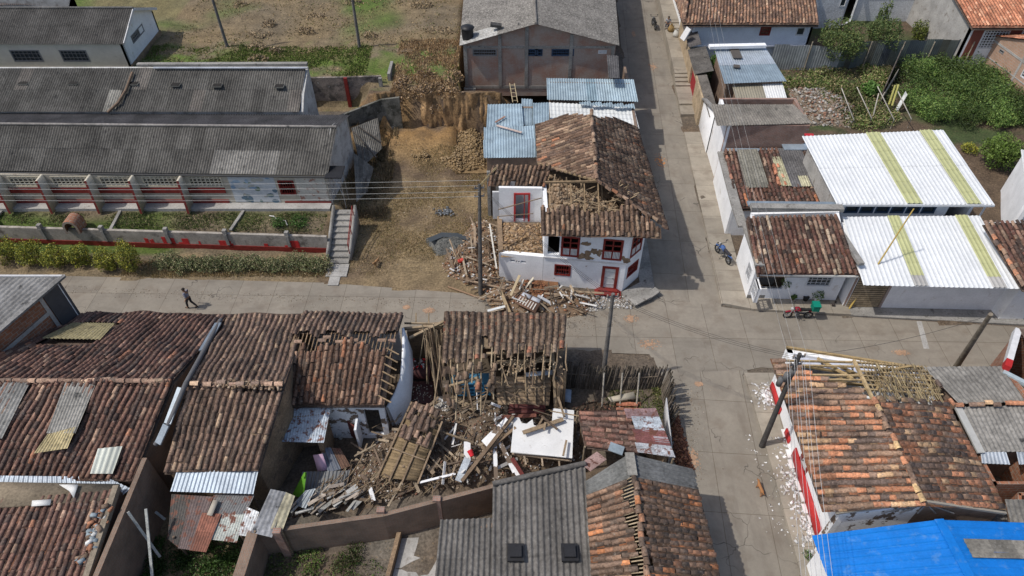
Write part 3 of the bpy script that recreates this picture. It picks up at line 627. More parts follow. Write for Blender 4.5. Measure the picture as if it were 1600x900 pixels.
for yy, zz in ((34.6, .65), (36, 1.15), (37.4, 1.7)): tube(k, [Vector((xb + .1, yy, zz)), Vector((xb + .1, yy, zz + .85))], .03)
tube(k, [Vector((xb + .1, 34.6, 1.5)), Vector((xb + .1, 37.4, 2.55))], .035); tube(k, [Vector((xb + .1, 34.6, 1.15)), Vector((xb + .1, 37.4, 2.2))], .025); k.build('handrail', M_red, t)
k = MB(); box(k, -12.4, -11.0, 33.0, 34.2, -.1, .1); box(k, -12.1, -11.4, 32.2, 33.0, -.1, .07); tag(k.build('pavement', M_greyl), kind='structure')
# leaning fence of boards beside the lot
t = thing('board_fence', A(555, 300, .5), 'long leaning fence of grey weathered boards west of the dug-out lot', 'fence')
for Q, cc in (([(549, 200, 2.9), (590, 184, 2.5), (597, 232, 1.5), (564, 264, 1.7)], (.17, .16, .14)), ([(552, 238, 2.5), (584, 262, 1.6), (573, 300, 1.0), (557, 316, 1.0)], (.19, .175, .15))):
    k = MB(); corr(k, *q_(*Q), col=cc, pitch=.25, amp=.03, sw=.45, sl_=2.2, cv=.3); k.build('boards', M_wood, t)
k = MB(); random.seed(5)
for a_, b2_ in (((552, 205, 3.0), (588, 246, 1.75)), ((560, 198, 3.0), (596, 222, 1.9)), ((566, 228, 2.3), (574, 300, 1.1))): beam(k, A(*a_), A(*b2_), .10, .08, (.11, .095, .08))
k.build('rails', M_wood, t)
for px, py in ((595, 190), (588, 260)):
    pass
# retaining walls of the upper field
def simple_wall(name, label, P, z0, z1s, mat, th=.2, cat='wall', group=None, **kw):
    p0 = P[0]; t = thing(name, (p0[0], p0[1], z0 if not isinstance(z0, (list, tuple)) else min(z0)), label, cat, group)
    walls(t, [(p[0], p[1], z) for p, z in zip(P, z1s)], z0, mat, th=th, closed=False, **kw); return t
p0, p1 = A(505, 150, 2.2), A(600, 128, 3.0)
simple_wall('retaining_wall', 'stained red and white brick retaining wall below the dry field', [(-17.2, 51.3), (-13.2, 51.3), (-10.6, 51.6)], 1.5, (4.6, 4.65, 4.6), M_stain)
for x_, mt in ((-13.4, M_red), (-10.6, M_grey), (-16.5, M_grey)):
    k = MB(); box(k, x_ - .14, x_ + .14, 51.05, 51.25, 1.8, 4.7); o = k.build('wall_pillar', mt); tag(o, {-13.4: 'dark red pillar in the field retaining wall', -10.6: 'grey pillar at the dirt stairs end of the field wall', -16.5: 'grey leaning post beside the middle school wing'}[x_], 'pillar')
simple_wall('retaining_wall', 'dark mossy concrete wall sloping beside the dug-out lot', [(-15.9, 47.3), (-10.4, 49.3), (-8.9, 49.3)], 1.0, (2.6, 3.9, 4.1), M_moss)
t = thing('dirt_steps', (-9.6, 53.5, 3.3), 'rough earth steps climbing through dry grass to the field', 'steps')
k = MB()
for i in range(8): box(k, -9.9, -8.5, 52.2 + i * .5, 52.75 + i * .5, 2.6, 3.5 + i * .17, (.2, .155, .105))
k.build('treads', M_rub, t); k = MB(); box(k, -10.15, -9.92, 52.0, 54.2, 2.8, 4.6); k.build('kerb_wall', M_grey, t)
# poles in the field
def pole(name, label, base, top, r=.14, mat=None, arms=1, cat='pole', group=None, col=(.15, .14, .13)):
    t = thing(name, base, label, cat, group); b_, t_ = Vector(base), Vector(top)
    k = MB(); tube(k, [lerp(b_, t_, i / 6) for i in range(7)], r, 10, col, r1=r * .62); k.build('shaft', mat or M_wood, t)
    for a_ in range(arms):
        k = MB(); p = lerp(b_, t_, .97 - .07 * a_); dd = Vector((.6, .1, 0)); beam(k, p - dd * .5, p + dd * .5, .06, .08, (.2, .2, .2)); o = k.build('crossarm', M_any, t)
        for s_ in (-.45, 0, .45):
            k = MB(); lathe(k, p + dd * s_ + Z * .05, [(.03, 0), (.05, .04), (.03, .08), (.05, .12), (0, .15)], 8, (.3, .25, .2)); k.build('insulator', M_any, o)
    return t
pole('utility_pole', 'tall bare pole by green grass, left of the two in the field', A(356, 76, 4.5), A(356, 76, 4.5) + Vector((-.1, .1, 8)), arms=1, group='utility poles')
pole('utility_pole', 'tall bare pole right of the other one in the dry field', A(562, 75, 4.5), A(562, 75, 4.5) + Vector((.1, 0, 8)), arms=1, group='utility poles')
pole('utility_pole', 'dark utility pole beside the debris heap of the lot', A(751, 460), A(749, 288, 7.3), arms=2, col=(.09, .085, .08), r=.15)
pole('utility_pole', 'leaning mid-street pole against the bamboo palisade', A(941, 600), A(958, 459, 7.1), arms=1, r=.15)
pole('utility_pole', 'stout leaning pole across the east street pavement', A(1492, 576), A(1548, 491, 7.2), arms=0, r=.17, col=(.2, .17, .13))
t = pole('utility_pole', 'black utility pole with equipment beside the red roofed corner house', A(1190, 697), A(1250, 553, 7.5), arms=2, r=.15, col=(.07, .065, .06))
k = MB(); tb = A(1246, 562, 7.2)
for i in range(3): lathe(k, lerp(A(1190, 697), tb, .72 + .05 * i) + Vector((-.35 + .2 * i, .1, 0)), [(0, 0), (.14, 0), (.14, .5), (0, .55)], 10, (.12, .12, .12))
k.build('transformer', M_any, t)
pole('yellow_gas_pole', 'thin yellow pole leaning over the white roof by the brick gate', A(1326, 484), A(1428, 326, 7.0), arms=0, r=.06, mat=M_any, col=(.45, .32, .09))

# the raw face of the cut bank
random.seed(19); k = MB(); nxx, nzz = 110, 18; V = []; Cc = []
for j in range(nzz + 1):
    for i in range(nxx + 1):
        x = -11.0 + 10.2 * i / nxx; zz = .1 + 4.1 * j / nzz; y = 49.45 + .30 * mn.noise(Vector((x * 1.1, 0, zz * .25))) + .16 * mn.noise(Vector((x * 3.1, 3, zz * .6))) + .06 * mn.noise(Vector((x * 7, 1, zz * 3))) + .25 * (zz / 4)
        V.append((x, y, zz + .1 * mn.noise(Vector((x, 2, 2))))); n1 = mn.noise(Vector((x * 2.2, 5, zz * .5))); n2 = mn.noise(Vector((x * .7, 9, zz * 1.2)))
        Cc.append(np.array((.36, .23, .115)) * (1 + .9 * n1 + .4 * n2) * (.85 if zz > 3.4 else 1) if n1 > -.32 else np.array((.12, .085, .06)))
k.add(V, [(j * (nxx + 1) + i, j * (nxx + 1) + i + 1, (j + 1) * (nxx + 1) + i + 1, (j + 1) * (nxx + 1) + i) for j in range(nzz) for i in range(nxx)], np.array(Cc)); tag(k.build('cut_bank', M_soil), kind='structure')

t = shed('far_building', 'dim grey roof just visible at the top left edge behind the school hall', 'building', None, q_((-90, -14, 8.2), (118, -14, 8.2), (112, 7, 7.2), (-90, 9, 7.2)), 'fiber', 4.5, M_worn, col=(.2, .17, .16))
# ================================================================ warehouse
WHB = 1.5
t = thing('brick_warehouse', (2.2, 66, WHB), 'large brick warehouse with speckled grey sheet roof and small blue windows', 'warehouse')
L0, L1, RR0, RR1, K0_, K1_ = Vector((-4.25, 53.55, 6.25)), Vector((-4.7, 84, 6.25)), Vector((8.7, 53.55, 6.25)), Vector((10.9, 84, 6.25)), Vector((1.9, 53.55, 8.05)), Vector((1.9, 84, 8.1))
mb = MB(); WG = (.175, .165, .15); br = lambda u, v: (.42, .42, .40) if (.0 < u < .06 and .45 < v < .95) or (.42 < u < .5 and .66 < v < .95) else None
corr(mb, K0_, K1_, L1, L0, WG, special=br, cv=.12); corr(mb, K1_, K0_, RR0, RR1, WG, cv=.12); mb.build('roof', M('weathered_fibre_cement', (1, 1, 1), .92, .3, .8, attr=True, spots=((.33, .31, .28), 7, .5, .66), spots2=((.06, .055, .05), 9, .58, .7), fine=.4), t)
k = MB(); tube(k, [K0_ + Z * .05, K1_ + Z * .05], .12, 8, (.16, .15, .14)); k.build('ridge_cap', M_fiber, t)
for px, py, sx in ((818, 41, 1), (857, 40, 1), (775, 40, 1)):
    p = A(px, py, 7.5); k = MB(); beam(k, p - X * .45 + Z * .1, p + X * .45 + Z * .1 - Z * .12, .5, .22, (.05, .05, .05)); k.build('roof_vent', M_fiber, t)
z_ = 4.55
walls(t, [(-4.0, 54, 6.15), (1.9, 54, 7.95), (8.5, 54, 6.15), (10.5, 84, 6.2), (1.9, 84, 8), (-4.4, 84, 6.2)], WHB,
      M_brickw, {0: [(.75, 2.75, 5.15, 5.75, 'bars_grey'), (5.05, 6.13, 5.15, 5.75, 'bars_blue')], 1: [(.0, .62, 5.15, 5.75, 'bars_blue'), (1.35, 3.2, 5.15, 5.75, 'bars_blue'), (5.2, 5.9, 5.35, 5.65, 'bars_white')]})
for x_ in (-3.85, -1.0, 1.2, 4.85, 8.3):
    k = MB(); hh = 6.1 + (1.8 * (1 - abs(x_ - 1.9) / 6.4)); box(k, x_ - .14, x_ + .14, 53.93, 54.0 - .003, 2.4, hh - .05); k.build('pillar', M_grey, t)
k = MB(); box(k, -3.7, 8.3, 53.955, 53.995, 5.82, 6.02); box(k, -3.7, 8.3, 53.955, 53.995, 2.2, 2.45); k.build('ring_beam', M_grey, t)
k = MB(); box(k, -4.1, -3.1, 53.7, 54.05, 1.1, 2.3); k.build('footing', M_grey, t)
mb = MB(); corr(mb, A(948, 86, 5.9), A(966, 87, 5.9), A(968, 122, 5.6), A(951, 122, 5.6), (.07, .07, .075)); mb.build('side_canopy', M_fiber, t)
p = A(731, 62, 6.3); t = thing('water_tank', p, 'black plastic water tank with a lid on the warehouse roof edge', 'water tank')
k = MB(); lathe(k, p, [(0, 0), (.42, 0), (.46, .2), (.50, .9), (.52, 1.0)], 20); k.build('tank', M_black, t); k = MB(); lathe(k, p, [(.56, 1.0), (.56, 1.06), (.3, 1.2), (0, 1.24)], 20); k.build('lid', M_black, t)
k = MB(); box(k, p.x - .6, p.x + .6, p.y - .5, p.y + .5, p.z - .25, p.z); k.build('stand', M_grey, t)
# zinc sheds behind the corner house
ZB = (.33, .42, .47)
sk = lambda u, v: (.24, .33, .38) if random.random() < .3 else None
t = shed('zinc_shed', 'long shed with light blue zinc roof in front of the warehouse', 'shed', None, q_((854, 122, 4.95), (990, 124, 4.95), (997, 159, 4.3), (855, 156, 4.3)), 'zinc', 0, M_brickd, col=ZB, cv=.1, special=sk, pitch=.22, amp=.035, sw=.8, sl_=4)
mb = MB(); 
for i in range(5): a = A(905 + i * 17, 160 + i, 4.35 + .1 * (i % 2)); corr(mb, a, a + Vector((.85, .1, .08)), a + Vector((.9, -.45, -.06)), a + Vector((0, -.4, .05)), ZB, sw=.5, amp=.05)
mb.build('bent_sheet', M_zinc, t)
walls(t, [(9.35, 43.3, 4.0), (9.5, 53.8, 4.3)], 0, M_brickd, closed=False, name='street_wall')  # added wall hidden beneath the roofs, closing gaps in their street shadow
t = shed('white_shed', 'low shed under plain white ribbed sheets beside the street', 'shed', None, q_((858, 160, 4.1), (990, 166, 4.1), (999, 201, 3.9), (860, 192, 3.9)), 'paint', 0, M_brickd, col=(.62, .64, .63), cv=.02, pitch=.3, amp=.03, sw=3, sl_=.6, lap=.02)
t = thing('zinc_shed', (.5, 43, 0), 'patchwork shed of overlapping blue zinc sheets beside the dug-out lot', 'shed')
mb = MB()
for Q in [((762, 163, 5.4), (815, 162, 5.4), (818, 199, 5.3), (760, 201, 5.3)), ((815, 154, 5.2), (832, 155, 5.2), (832, 197, 5.1), (815, 195, 5.1)), ((833, 161, 5.35), (858, 160, 5.35), (858, 190, 5.25), (833, 198, 5.25)),
          ((756, 199, 5.36), (836, 196, 5.36), (838, 219, 5.2), (756, 221, 5.2)), ((755, 219, 5.28), (839, 216, 5.28), (839, 246, 5.05), (756, 247, 5.05))]:
    corr(mb, *q_(*Q), col=ZB, cv=.16, pitch=.2, amp=.03, sw=.8, sl_=3)
mb.build('roof', M_zinc, t)
xw_ = A(757, 246, 5.1).x + .15
walls(t, [(xw_, 39.6, 5.0), (2.6, 39.6, 5.0), (2.6, 45.9, 5.2), (xw_ - .1, 45.9, 5.2)], 0, M_brickd, {}, mats={0: M_brickd}, skip=())
def plankobj(name, label, cat, p, q, w_=.14, h_=.05, col=(.3, .22, .14), group=None, roll=0., mat=None):
    mb = MB(); beam(mb, p, q, w_, h_, np.array(col) * random.uniform(.8, 1.2), roll=roll); o = mb.build(name, mat or M_wood); return tag(o, label, cat, group)
plankobj('plank', 'pale plank lying across the middle of the patchwork zinc shed roof', 'plank', A(776, 196, 5.5), A(815, 207, 5.45), .16, .05, (.5, .4, .35))
plankobj('plank', 'short brown plank resting on the upper sheets of the patchwork zinc shed', 'plank', A(774, 191, 5.5), A(789, 182, 5.5), .12, .05, (.35, .2, .15))
plankobj('bamboo_pole', 'bamboo pole with pale bark leaning on the tile edge behind the pole', 'pole', A(748, 292, 4.4), A(775, 262, 6.1), .12, .1, (.33, .26, .15))
t = thing('ladder', A(802, 160, 5.3), 'narrow wooden ladder leaning on the warehouse wall above the zinc shed', 'ladder'); lb, lt = A(805, 160, 5.35), A(800, 130, 6.2)
for dx in (-.18, .18): k = MB(); beam(k, lb + X * dx, lt + X * dx, .05, .05, (.45, .36, .22)); k.build('rail', M_wood, t)
for i in range(5): k = MB(); p = lerp(lb, lt, (i + .5) / 5); beam(k, p - X * .18, p + X * .18, .04, .04, (.45, .36, .22)); k.build('rung', M_wood, t)
# ================================================================ the damaged corner house
t = thing('corner_house', (5.3, 36, 0), 'white two-storey corner house with red woodwork and half collapsed tile roof', 'house')
K = Vector((5.2, 34.35, 6.85)); ZE = 5.0
mb = MB()
def jagged(x, amp=.1, s=3, f=2.3): return amp * mn.noise(Vector((x * f, s, 0))) * 2
ea, eb, ec, ed = Vector((5.45, 42.9, 6.9)), Vector((5.15, 31.9, 6.85)), Vector((9.45, 31.9, ZE)), Vector((9.1, 43.2, ZE))
hk = (42.9 - K.y) / 11.
kE = lambda u, v: (u < hk or v > (u - hk) / (1 - hk)) and v > (.22 - u) * 4 - .4
tiles(mb, ea, eb, ec, ed, BROWN, kE, loose=.3, wave=.12)
wa, wb, wc, wd = Vector((5.15, 34.3, 6.85)), Vector((5.45, 42.9, 6.9)), Vector((1.65, 43.1, 5.35)), Vector((1.65, 34.3, 5.35))
kW = lambda u, v: u > .47 * v + jagged(v, .015) and v > (u - .78) * 4 - .4
tiles(mb, wa, wb, wc, wd, BROWN, kW, loose=.3, wave=.12)
sa, sb, sc, sd = Vector((1.7, 34.35, 6.75)), Vector((9.4, 34.35, 6.85)), Vector((9.5, 31.15, ZE)), Vector((1.75, 31.35, ZE + .05))
hx = (K.x - 1.7) / 7.7
def kS(u, v):
    if u > hx and v < (u - hx) / (1 - hx) - .02: return False
    if u > .93 and v > .9: return False
    lim = (.42 + .12 * min(1, u * 3)) + jagged(u, .10, 1, 6) if u < .62 else (.50 - (u - .62) * 2.4)
    return v > lim
tiles(mb, sa, sb, sc, sd, BROWN, kS, loose=.45, wave=.16)
ridge(mb, K + Z * .06, Vector((5.45, 42.4, 6.98)), BROWN, miss=.12, jit=.04); ridge(mb, K + Z * .05, Vector((9.35, 31.95, 5.12)), BROWN, miss=.2, jit=.05)
mb.build('roof', M_tile, t)
# tile remnant over the back rooms
mb = MB(); tiles(mb, A(768, 258, 6.0), A(862, 259, 6.1), A(852, 292, 5.0), A(762, 291, 5.0), BROWN, lambda u, v: v < .93 + jagged(u, .08, 5, 6), loose=.8, wave=.1); mb.build('rear_roof', M_tile, t)
# timber left bare: rafters, wall plates, laths
random.seed(21)
for i in range(8):
    x_ = 2.3 + i * .42; k = MB(); yb = 34.3; 
    if i in (1, 2, 4, 6): continue
    e_ = random.uniform(-.12, .12); beam(k, (x_, 34.3, 6.7), (x_ + e_, 31.7, 5.03), .07, .07, (.27, .19, .11)); k.build('rafter', M_wood, t)
k = MB(); beam(k, (1.75, 38.3, 5.4), (5.1, 34.5, 6.8), .14, .12, (.3, .22, .13)); k.build('valley_beam', M_wood, t)
k = MB(); beam(k, (2.0, 34.4, 6.72), (5.2, 34.4, 6.8), .12, .12, (.24, .17, .1)); k.build('ridge_beam', M_wood, t)
for i in range(9):
    k = MB(); x_ = 2.4 + i * .55; beam(k, (x_, 34.5, random.uniform(5, 5.3)), (x_ + random.uniform(-.5, .5), 34.5 + random.uniform(-.3, 1.2), 6.6), .06, .06, (.3, .22, .14)); k.build('strut', M_wood, t)
for i in range(34):
    k = MB(); x_, y_ = random.uniform(2.6, 7.2), random.uniform(32.9, 34.4); a_ = random.gauss(.5, .8); l_ = random.uniform(.5, 1.5); z_ = 5.3 + (y_ - 32.8) * .35 + random.uniform(0, .3); beam(k, (x_, y_, z_), (x_ + math.cos(a_) * l_, y_ + math.sin(a_) * l_ * .6, z_ + random.uniform(-.1, .4)), .06, .04, np.array((.32, .24, .15)) * random.uniform(.6, 1.25)); k.build('broken_lath', M_wood, t)
k = MB(); box(k, 2.0, 8.2, 32.6, 42.6, 4.55, 4.7, (.18, .13, .085)); k.build('attic_floor', M_adobe, t)
def chips(mb, fn, n, s0=.06, s1=.22, cols=((.27, .19, .12), (.2, .14, .09), (.34, .26, .18)), flat=.45):
    """loose broken pieces; fn() gives a point"""
    for i in range(n):
        p = Vector(fn()); s_ = random.uniform(s0, s1); a = random.uniform(0, 6.28); q = Matrix.Rotation(a, 3, 'Z') @ Matrix.Rotation(random.uniform(-.6, .6), 3, 'X')
        h = s_ * flat * random.uniform(.5, 1.2); V = [p + q @ Vector((x_ * s_ * random.uniform(.7, 1), y_ * s_ * .6 * random.uniform(.6, 1), z_ * h)) for z_ in (0, 1) for x_, y_ in ((-.5, -.5), (.5, -.5), (.5, .5), (-.5, .5))]
        mb.add(V, BF, np.array(random.choice(cols)) * random.uniform(.75, 1.25))
def heap(mb, P, z0, h, col, res=.3, seed=0):
    """an uneven mound over a polygon"""
    xs_ = [p[0] for p in P]; ys_ = [p[1] for p in P]; X_ = np.arange(min(xs_), max(xs_) + res, res); Y_ = np.arange(min(ys_), max(ys_) + res, res); cx_, cy_ = sum(xs_) / len(P), sum(ys_) / len(P)
    def hz(x, y):
        if not inpoly(x, y, P): return z0 - .12
        e = min(math.hypot(x - (a[0] + (b[0] - a[0]) * tt), y - (a[1] + (b[1] - a[1]) * tt)) for a, b in zip(P, P[1:] + P[:1]) for tt in [max(0, min(1, ((x - a[0]) * (b[0] - a[0]) + (y - a[1]) * (b[1] - a[1])) / ((b[0] - a[0]) ** 2 + (b[1] - a[1]) ** 2 + 1e-9)))])
        return z0 + h * min(1, e / max(.4, h * 1.3)) * (.75 + .5 * mn.noise(Vector((x * .8, y * .8, seed))) + .25 * mn.noise(Vector((x * 2.6, y * 2.6, seed))))
    V = [(x + random.uniform(-.1, .1) * res, y, hz(x, y)) for y in Y_ for x in X_]; n = len(X_)
    mb.add(V, [(j * n + i, j * n + i + 1, (j + 1) * n + i + 1, (j + 1) * n + i) for j in range(len(Y_) - 1) for i in range(n - 1)], np.array([np.array(col) * random.uniform(.7, 1.2) for _ in V])); return hz
def rubble(name, label, P, z0, h, n, col=(.24, .17, .11), cols=((.27, .19, .12), (.2, .14, .09), (.34, .26, .18)), s0=.06, s1=.22, parent=None, cat='rubble', seed=0, flat=.45):
    mb = MB(); hz = heap(mb, P, z0, h, col, seed=seed); xs_ = [p[0] for p in P]; ys_ = [p[1] for p in P]
    def fn():
        while True:
            x, y = random.uniform(min(xs_), max(xs_)), random.uniform(min(ys_), max(ys_))
            if inpoly(x, y, P): return (x, y, hz(x, y) - .01)
    chips(mb, fn, n, s0, s1, cols, flat); o = mb.build(name, M_rub, parent)
    if parent is None: tag(o, label, cat, kind='stuff')
    return hz
rubble('roof_rubble', '', [(2.2, 32.7), (7.6, 32.9), (7.4, 34.2), (5, 36), (2.4, 38)], 4.72, .55, 900, parent=t, s1=.35)
fac = {0: [(.22, .95, 2.75, 4.25, 'void'), (1.05, 2.2, 2.7, 4.35, 'colonial_red'), (3.62, 4.85, 2.7, 4.4, 'colonial_red'), (.72, 1.78, 1.0, 1.95, 'bars_red'), (3.75, 4.8, .06, 2.15, 'door_red')],
       1: [(.3, 1.5, 2.7, 4.4, 'colonial_red'), (.3, 1.45, 1.0, 1.95, 'bars_red')]}
HP = [(2.0, 32.3, 4.95), (7.15, 31.65, 4.95), (8.35, 32.95, 4.95), (8.75, 43, 4.9), (1.95, 43, 4.9)]
walls(t, HP, 0, M_peel, fac, th=.25)
k = MB(); d = Vector((5.15, -.65, 0)).normalized(); n_ = Vector((d.y, -d.x, 0)); obox(k, Vector((2.0, 32.3, 0)), d, n_, Z, 0, 5.2, .003, .07, 2.45, 2.55, (.6, .6, .6)); k.build('string_course', M_any, t)
k = MB(); random.seed(4)
for i in range(26):      # plaster fallen off the earth wall
    s_, z_ = random.choice([(2.3, 3.0), (2.6, 2.8), (3.2, 3.3), (5.0, 2.9), (2.7, 3.9), (1.2, 2.6)]); s_ += random.gauss(0, .25); z_ += random.gauss(0, .12)
    if 3.5 < s_ < 4.9 or .95 < s_ < 2.3: continue
    c_ = Vector((2.0, 32.3, 0)) + d * s_ + n_ * (.006 + i * .0006) + Z * z_; a_ = [random.uniform(.08, .24) for _ in range(9)]
    V = [c_ + d * (math.cos(q) * a_[j] * 1.3) + Z * (math.sin(q) * a_[j]) for j, q in enumerate(np.linspace(0, 6.28, 10)[:-1])] + [c_]; k.add(V, [(j, (j + 1) % 9, 9) for j in range(9)])
k.build('bare_patch', M_adobe, t)
k = MB(); tube(k, [Vector((2.0, 32.2, 4.97)), Vector((7.15, 31.55, 4.97)), Vector((8.4, 32.9, 4.97)), Vector((8.85, 43, 4.97))], .07, 6, (.3, .22, .13)); k.build('wall_plate', M_wood, t)
k = MB(); dd = Vector((2.0, 32.3, 0)) + d * 4.27; 
for i in range(3): obox(k, dd, d, n_, Z, -.62 - .12 * (2 - i), .62 + .12 * (2 - i), 0, .3 * (3 - i), -.05 + .10 * i, .05 + .10 * i)
k.build('door_step', M_red, t)
# the one-storey stub with the collapsed upper floor
walls(t, [(-.85, 32.75, 2.42), (1.98, 32.32, 2.45)], 0, M_white, {0: [(.75, 1.05, 1.75, 1.95, 'void'), (1.12, 1.2, 1.75, 1.9, 'void'), (1.27, 1.35, 1.75, 1.9, 'void'), (1.42, 1.75, 1.75, 1.95, 'void')]}, closed=False, th=.3, name='stub_wall')
walls(t, [(-.85, 32.75, 2.42), (-1.0, 36.2, 2.6)], 0, M_adobe, closed=False, th=-.3, name='stub_wall')
k = MB(); box(k, -.75, 1.9, 32.8, 36.0, 2.15, 2.3, (.2, .15, .1)); k.build('upper_floor', M_wood, t)
rubble('floor_rubble', '', [(-.7, 32.8), (1.95, 32.6), (1.95, 35.7), (-.7, 35.8)], 2.3, .35, 700, col=(.27, .18, .10), parent=t, cols=((.33, .22, .12), (.27, .17, .09), (.38, .28, .18), (.22, .15, .1)), s0=.04, s1=.26, seed=3)
walls(t, [(-.85, 35.95, 5.15), (1.95, 35.95, 5.1)], 2.2, M_white, {0: [(1.05, 2.0, 2.5, 4.7, 'void')]}, closed=False, name='rear_wall')
walls(t, [(-.85, 36.05, 4.9), (-.9, 38.0, 5.1), (1.9, 38.2, 5.1)], 0, M_peel, {}, closed=False, name='rear_wall')
k = MB()
for s_ in (.18, 1.12): obox(k, Vector((0, 35.95, 0)), X, -Y, Z, s_ - .06, s_ + .06, -.22, .06, 2.4, 4.75)
obox(k, Vector((0, 35.95, 0)), X, -Y, Z, .12, 1.18, -.2, .05, 4.62, 4.74); obox(k, Vector((0, 35.95, 0)), X, -Y, Z, .78, .84, -.18, .03, 2.4, 4.6); k.build('door_frame', M_redb, t)
k = MB(); beam(k, (-.9, 35.8, 3.5), (1.9, 35.6, 4.6), .05, .05, (.2, .15, .1)); beam(k, (-.9, 35.7, 3.0), (1.4, 35.5, 3.4), .04, .04, (.2, .15, .1)); k.build('loose_lath', M_wood, t)
for px in (765, 778):
    k = MB(); p = A(px, 330, .4); box(k, p.x - .12, p.x + .12, p.y - .12, p.y + .12, 0, 3.9); o = k.build('concrete_post', M_grey); tag(o, 'grey concrete post standing %s of the ruined white room' % ('left' if px == 765 else 'close against the corner'), 'post')
k = MB(); p = A(772, 325, 1.2); box(k, p.x - .1, p.x + .45, p.y, p.y + .15, .2, 2.6, (.58, .6, .62)); tag(k.build('white_board', M_any), 'white upright panel between two grey posts by the debris heap', 'panel')
# ================================================================ east block
WHT = (.64, .66, .67); YL = (.42, .43, .22)
def par_(t, pts, zt, mat=M_grey, w_=.3, h_=.15, name='parapet'):
    k = MB()
    for a_, b_ in zip(pts, pts[1:]): beam(k, (a_[0], a_[1], zt), (b_[0], b_[1], zt), w_, h_)
    return k.build(name, mat, t)
# front tile house
q = q_((1166, 341, 4.6), (1309, 338, 4.6), (1343, 429, 3.1), (1184, 429, 3.1))
t = thing('row_house', (18, 32.5, 0), 'white corner row house with dark tile roof and small porch behind the red motorcycle', 'house')
mb = MB(); slab(mb, *q); tiles(mb, *q, P=OLD + [((.3, .24, .18), 1.5)], loose=.25); mb.build('roof', M_tile, t)
walls(t, [(15.05, 30.95, 3.0), (20.7, 30.75, 3.0), (20.7, 34.5, 4.5), (15.2, 34.5, 4.3)], 0, M_white, {0: [(.35, 2.05, 1.0, 2.6, 'void'), (3.35, 4.9, 1.35, 2.2, 'grid_white')], 3: [(2.2, 3.1, 1.0, 2.2, 'bars_white'), (3.9, 4.8, 1.0, 2.2, 'bars_white')]}, mats={3: M_white})
par_(t, [(15.0, 30.5), (15.1, 34.4)], 3.38, M_grey, .55, .14); par_(t, [(20.95, 30.3), (20.6, 34.4)], 3.7, M_grey, .35, .2); par_(t, [(15.2, 34.75), (21, 34.6)], 4.55, M_grey, .5, .25); 
k = MB(); beam(k, (15.2, 35.4, 4.3), (21.1, 35.3, 4.3), .45, .1, (.25, .3, .34)); k.build('gutter', M_zinc, t)
k = MB(); box(k, 15.35, 17.05, 30.98, 31.06, .1, 1.0, (.55, .55, .55)); 
k.build('porch_front', M_any, t); k = MB(); box(k, 15.3, 17.1, 32.2, 32.3, .1, 2.7, (.25, .25, .24)); k.build('porch_back', M_any, t)
k = MB(); box(k, 15.28, 17.12, 30.72, 30.93, 2.55, 2.7); k.build('porch_lintel', M_white, t)
k = MB(); beam(k, (15.0, 30.15, 2.98), (20.9, 30.0, 2.98), .12, .1, (.55, .55, .52)); k.build('eave_board', M_any, t)
k = MB(); obox(k, Vector((15.05, 30.95, 0)), X, -Y, Z, 0, 5.6, .003, .04, 0, .45); k.build('plinth', M_grey, t)
# patched house behind
q = q_((1131, 236, 3.1), (1270, 232, 3.1), (1312, 324, 2.6), (1152, 326, 2.6))
t = thing('row_house', (18, 40, 0), 'low house whose roof mixes grey sheets, yellow panels and dark tiles', 'house')
def patch(u, v):
    if v > .68: return None
    if .14 < u < .37: return (.17, .165, .15)
    if .50 < u < .60: return (.36, .35, .24) if v > .2 else None
    if .60 < u < .86: return (.36, .35, .25) if (.70 < u < .8 and v > .5) else (.11, .11, .115)
    return None
mb = MB(); slab(mb, *q); tiles(mb, *q, P=OLD + [((.4, .2, .14), .6)], keep=lambda u, v: patch(u, v) is None, loose=.5); tiles(mb, *[p + Z * .02 for p in q_((1206, 258, 3.0), (1218, 258, 3.0), (1232, 290, 2.8), (1213, 290, 2.8))], P=ORANGE, loose=.5, keep=lambda u, v: random.random() < .7); mb.build('roof', M_tile, t)
mb = MB()
for u0, u1, v0, v1, c_ in ((.14, .37, 0, .68, (.185, .18, .155)), (.50, .60, .15, .66, (.36, .35, .24)), (.60, .86, 0, .68, (.10, .10, .105)), (.70, .80, .5, .68, (.36, .35, .25))):
    f_ = lambda u, v, dz=.1 + (.03 if u0 == .7 else 0): Vector(bil(*q, u, v)) + Z * dz
    corr(mb, f_(u0, v0), f_(u1, v0), f_(u1, v1), f_(u0, v1), c_, cv=.12, sw=.8)
mb.build('sheet_patch', M_fiber, t)
walls(t, [(15.05, 37.3, 2.6), (21.2, 37.2, 2.6), (20.2, 43.3, 2.9), (15.5, 43.5, 2.7)], 0, M_white)
par_(t, [(15.15, 34.9), (15.2, 37.2), (15.6, 43.5)], 2.78, M_grey, .62, .14)
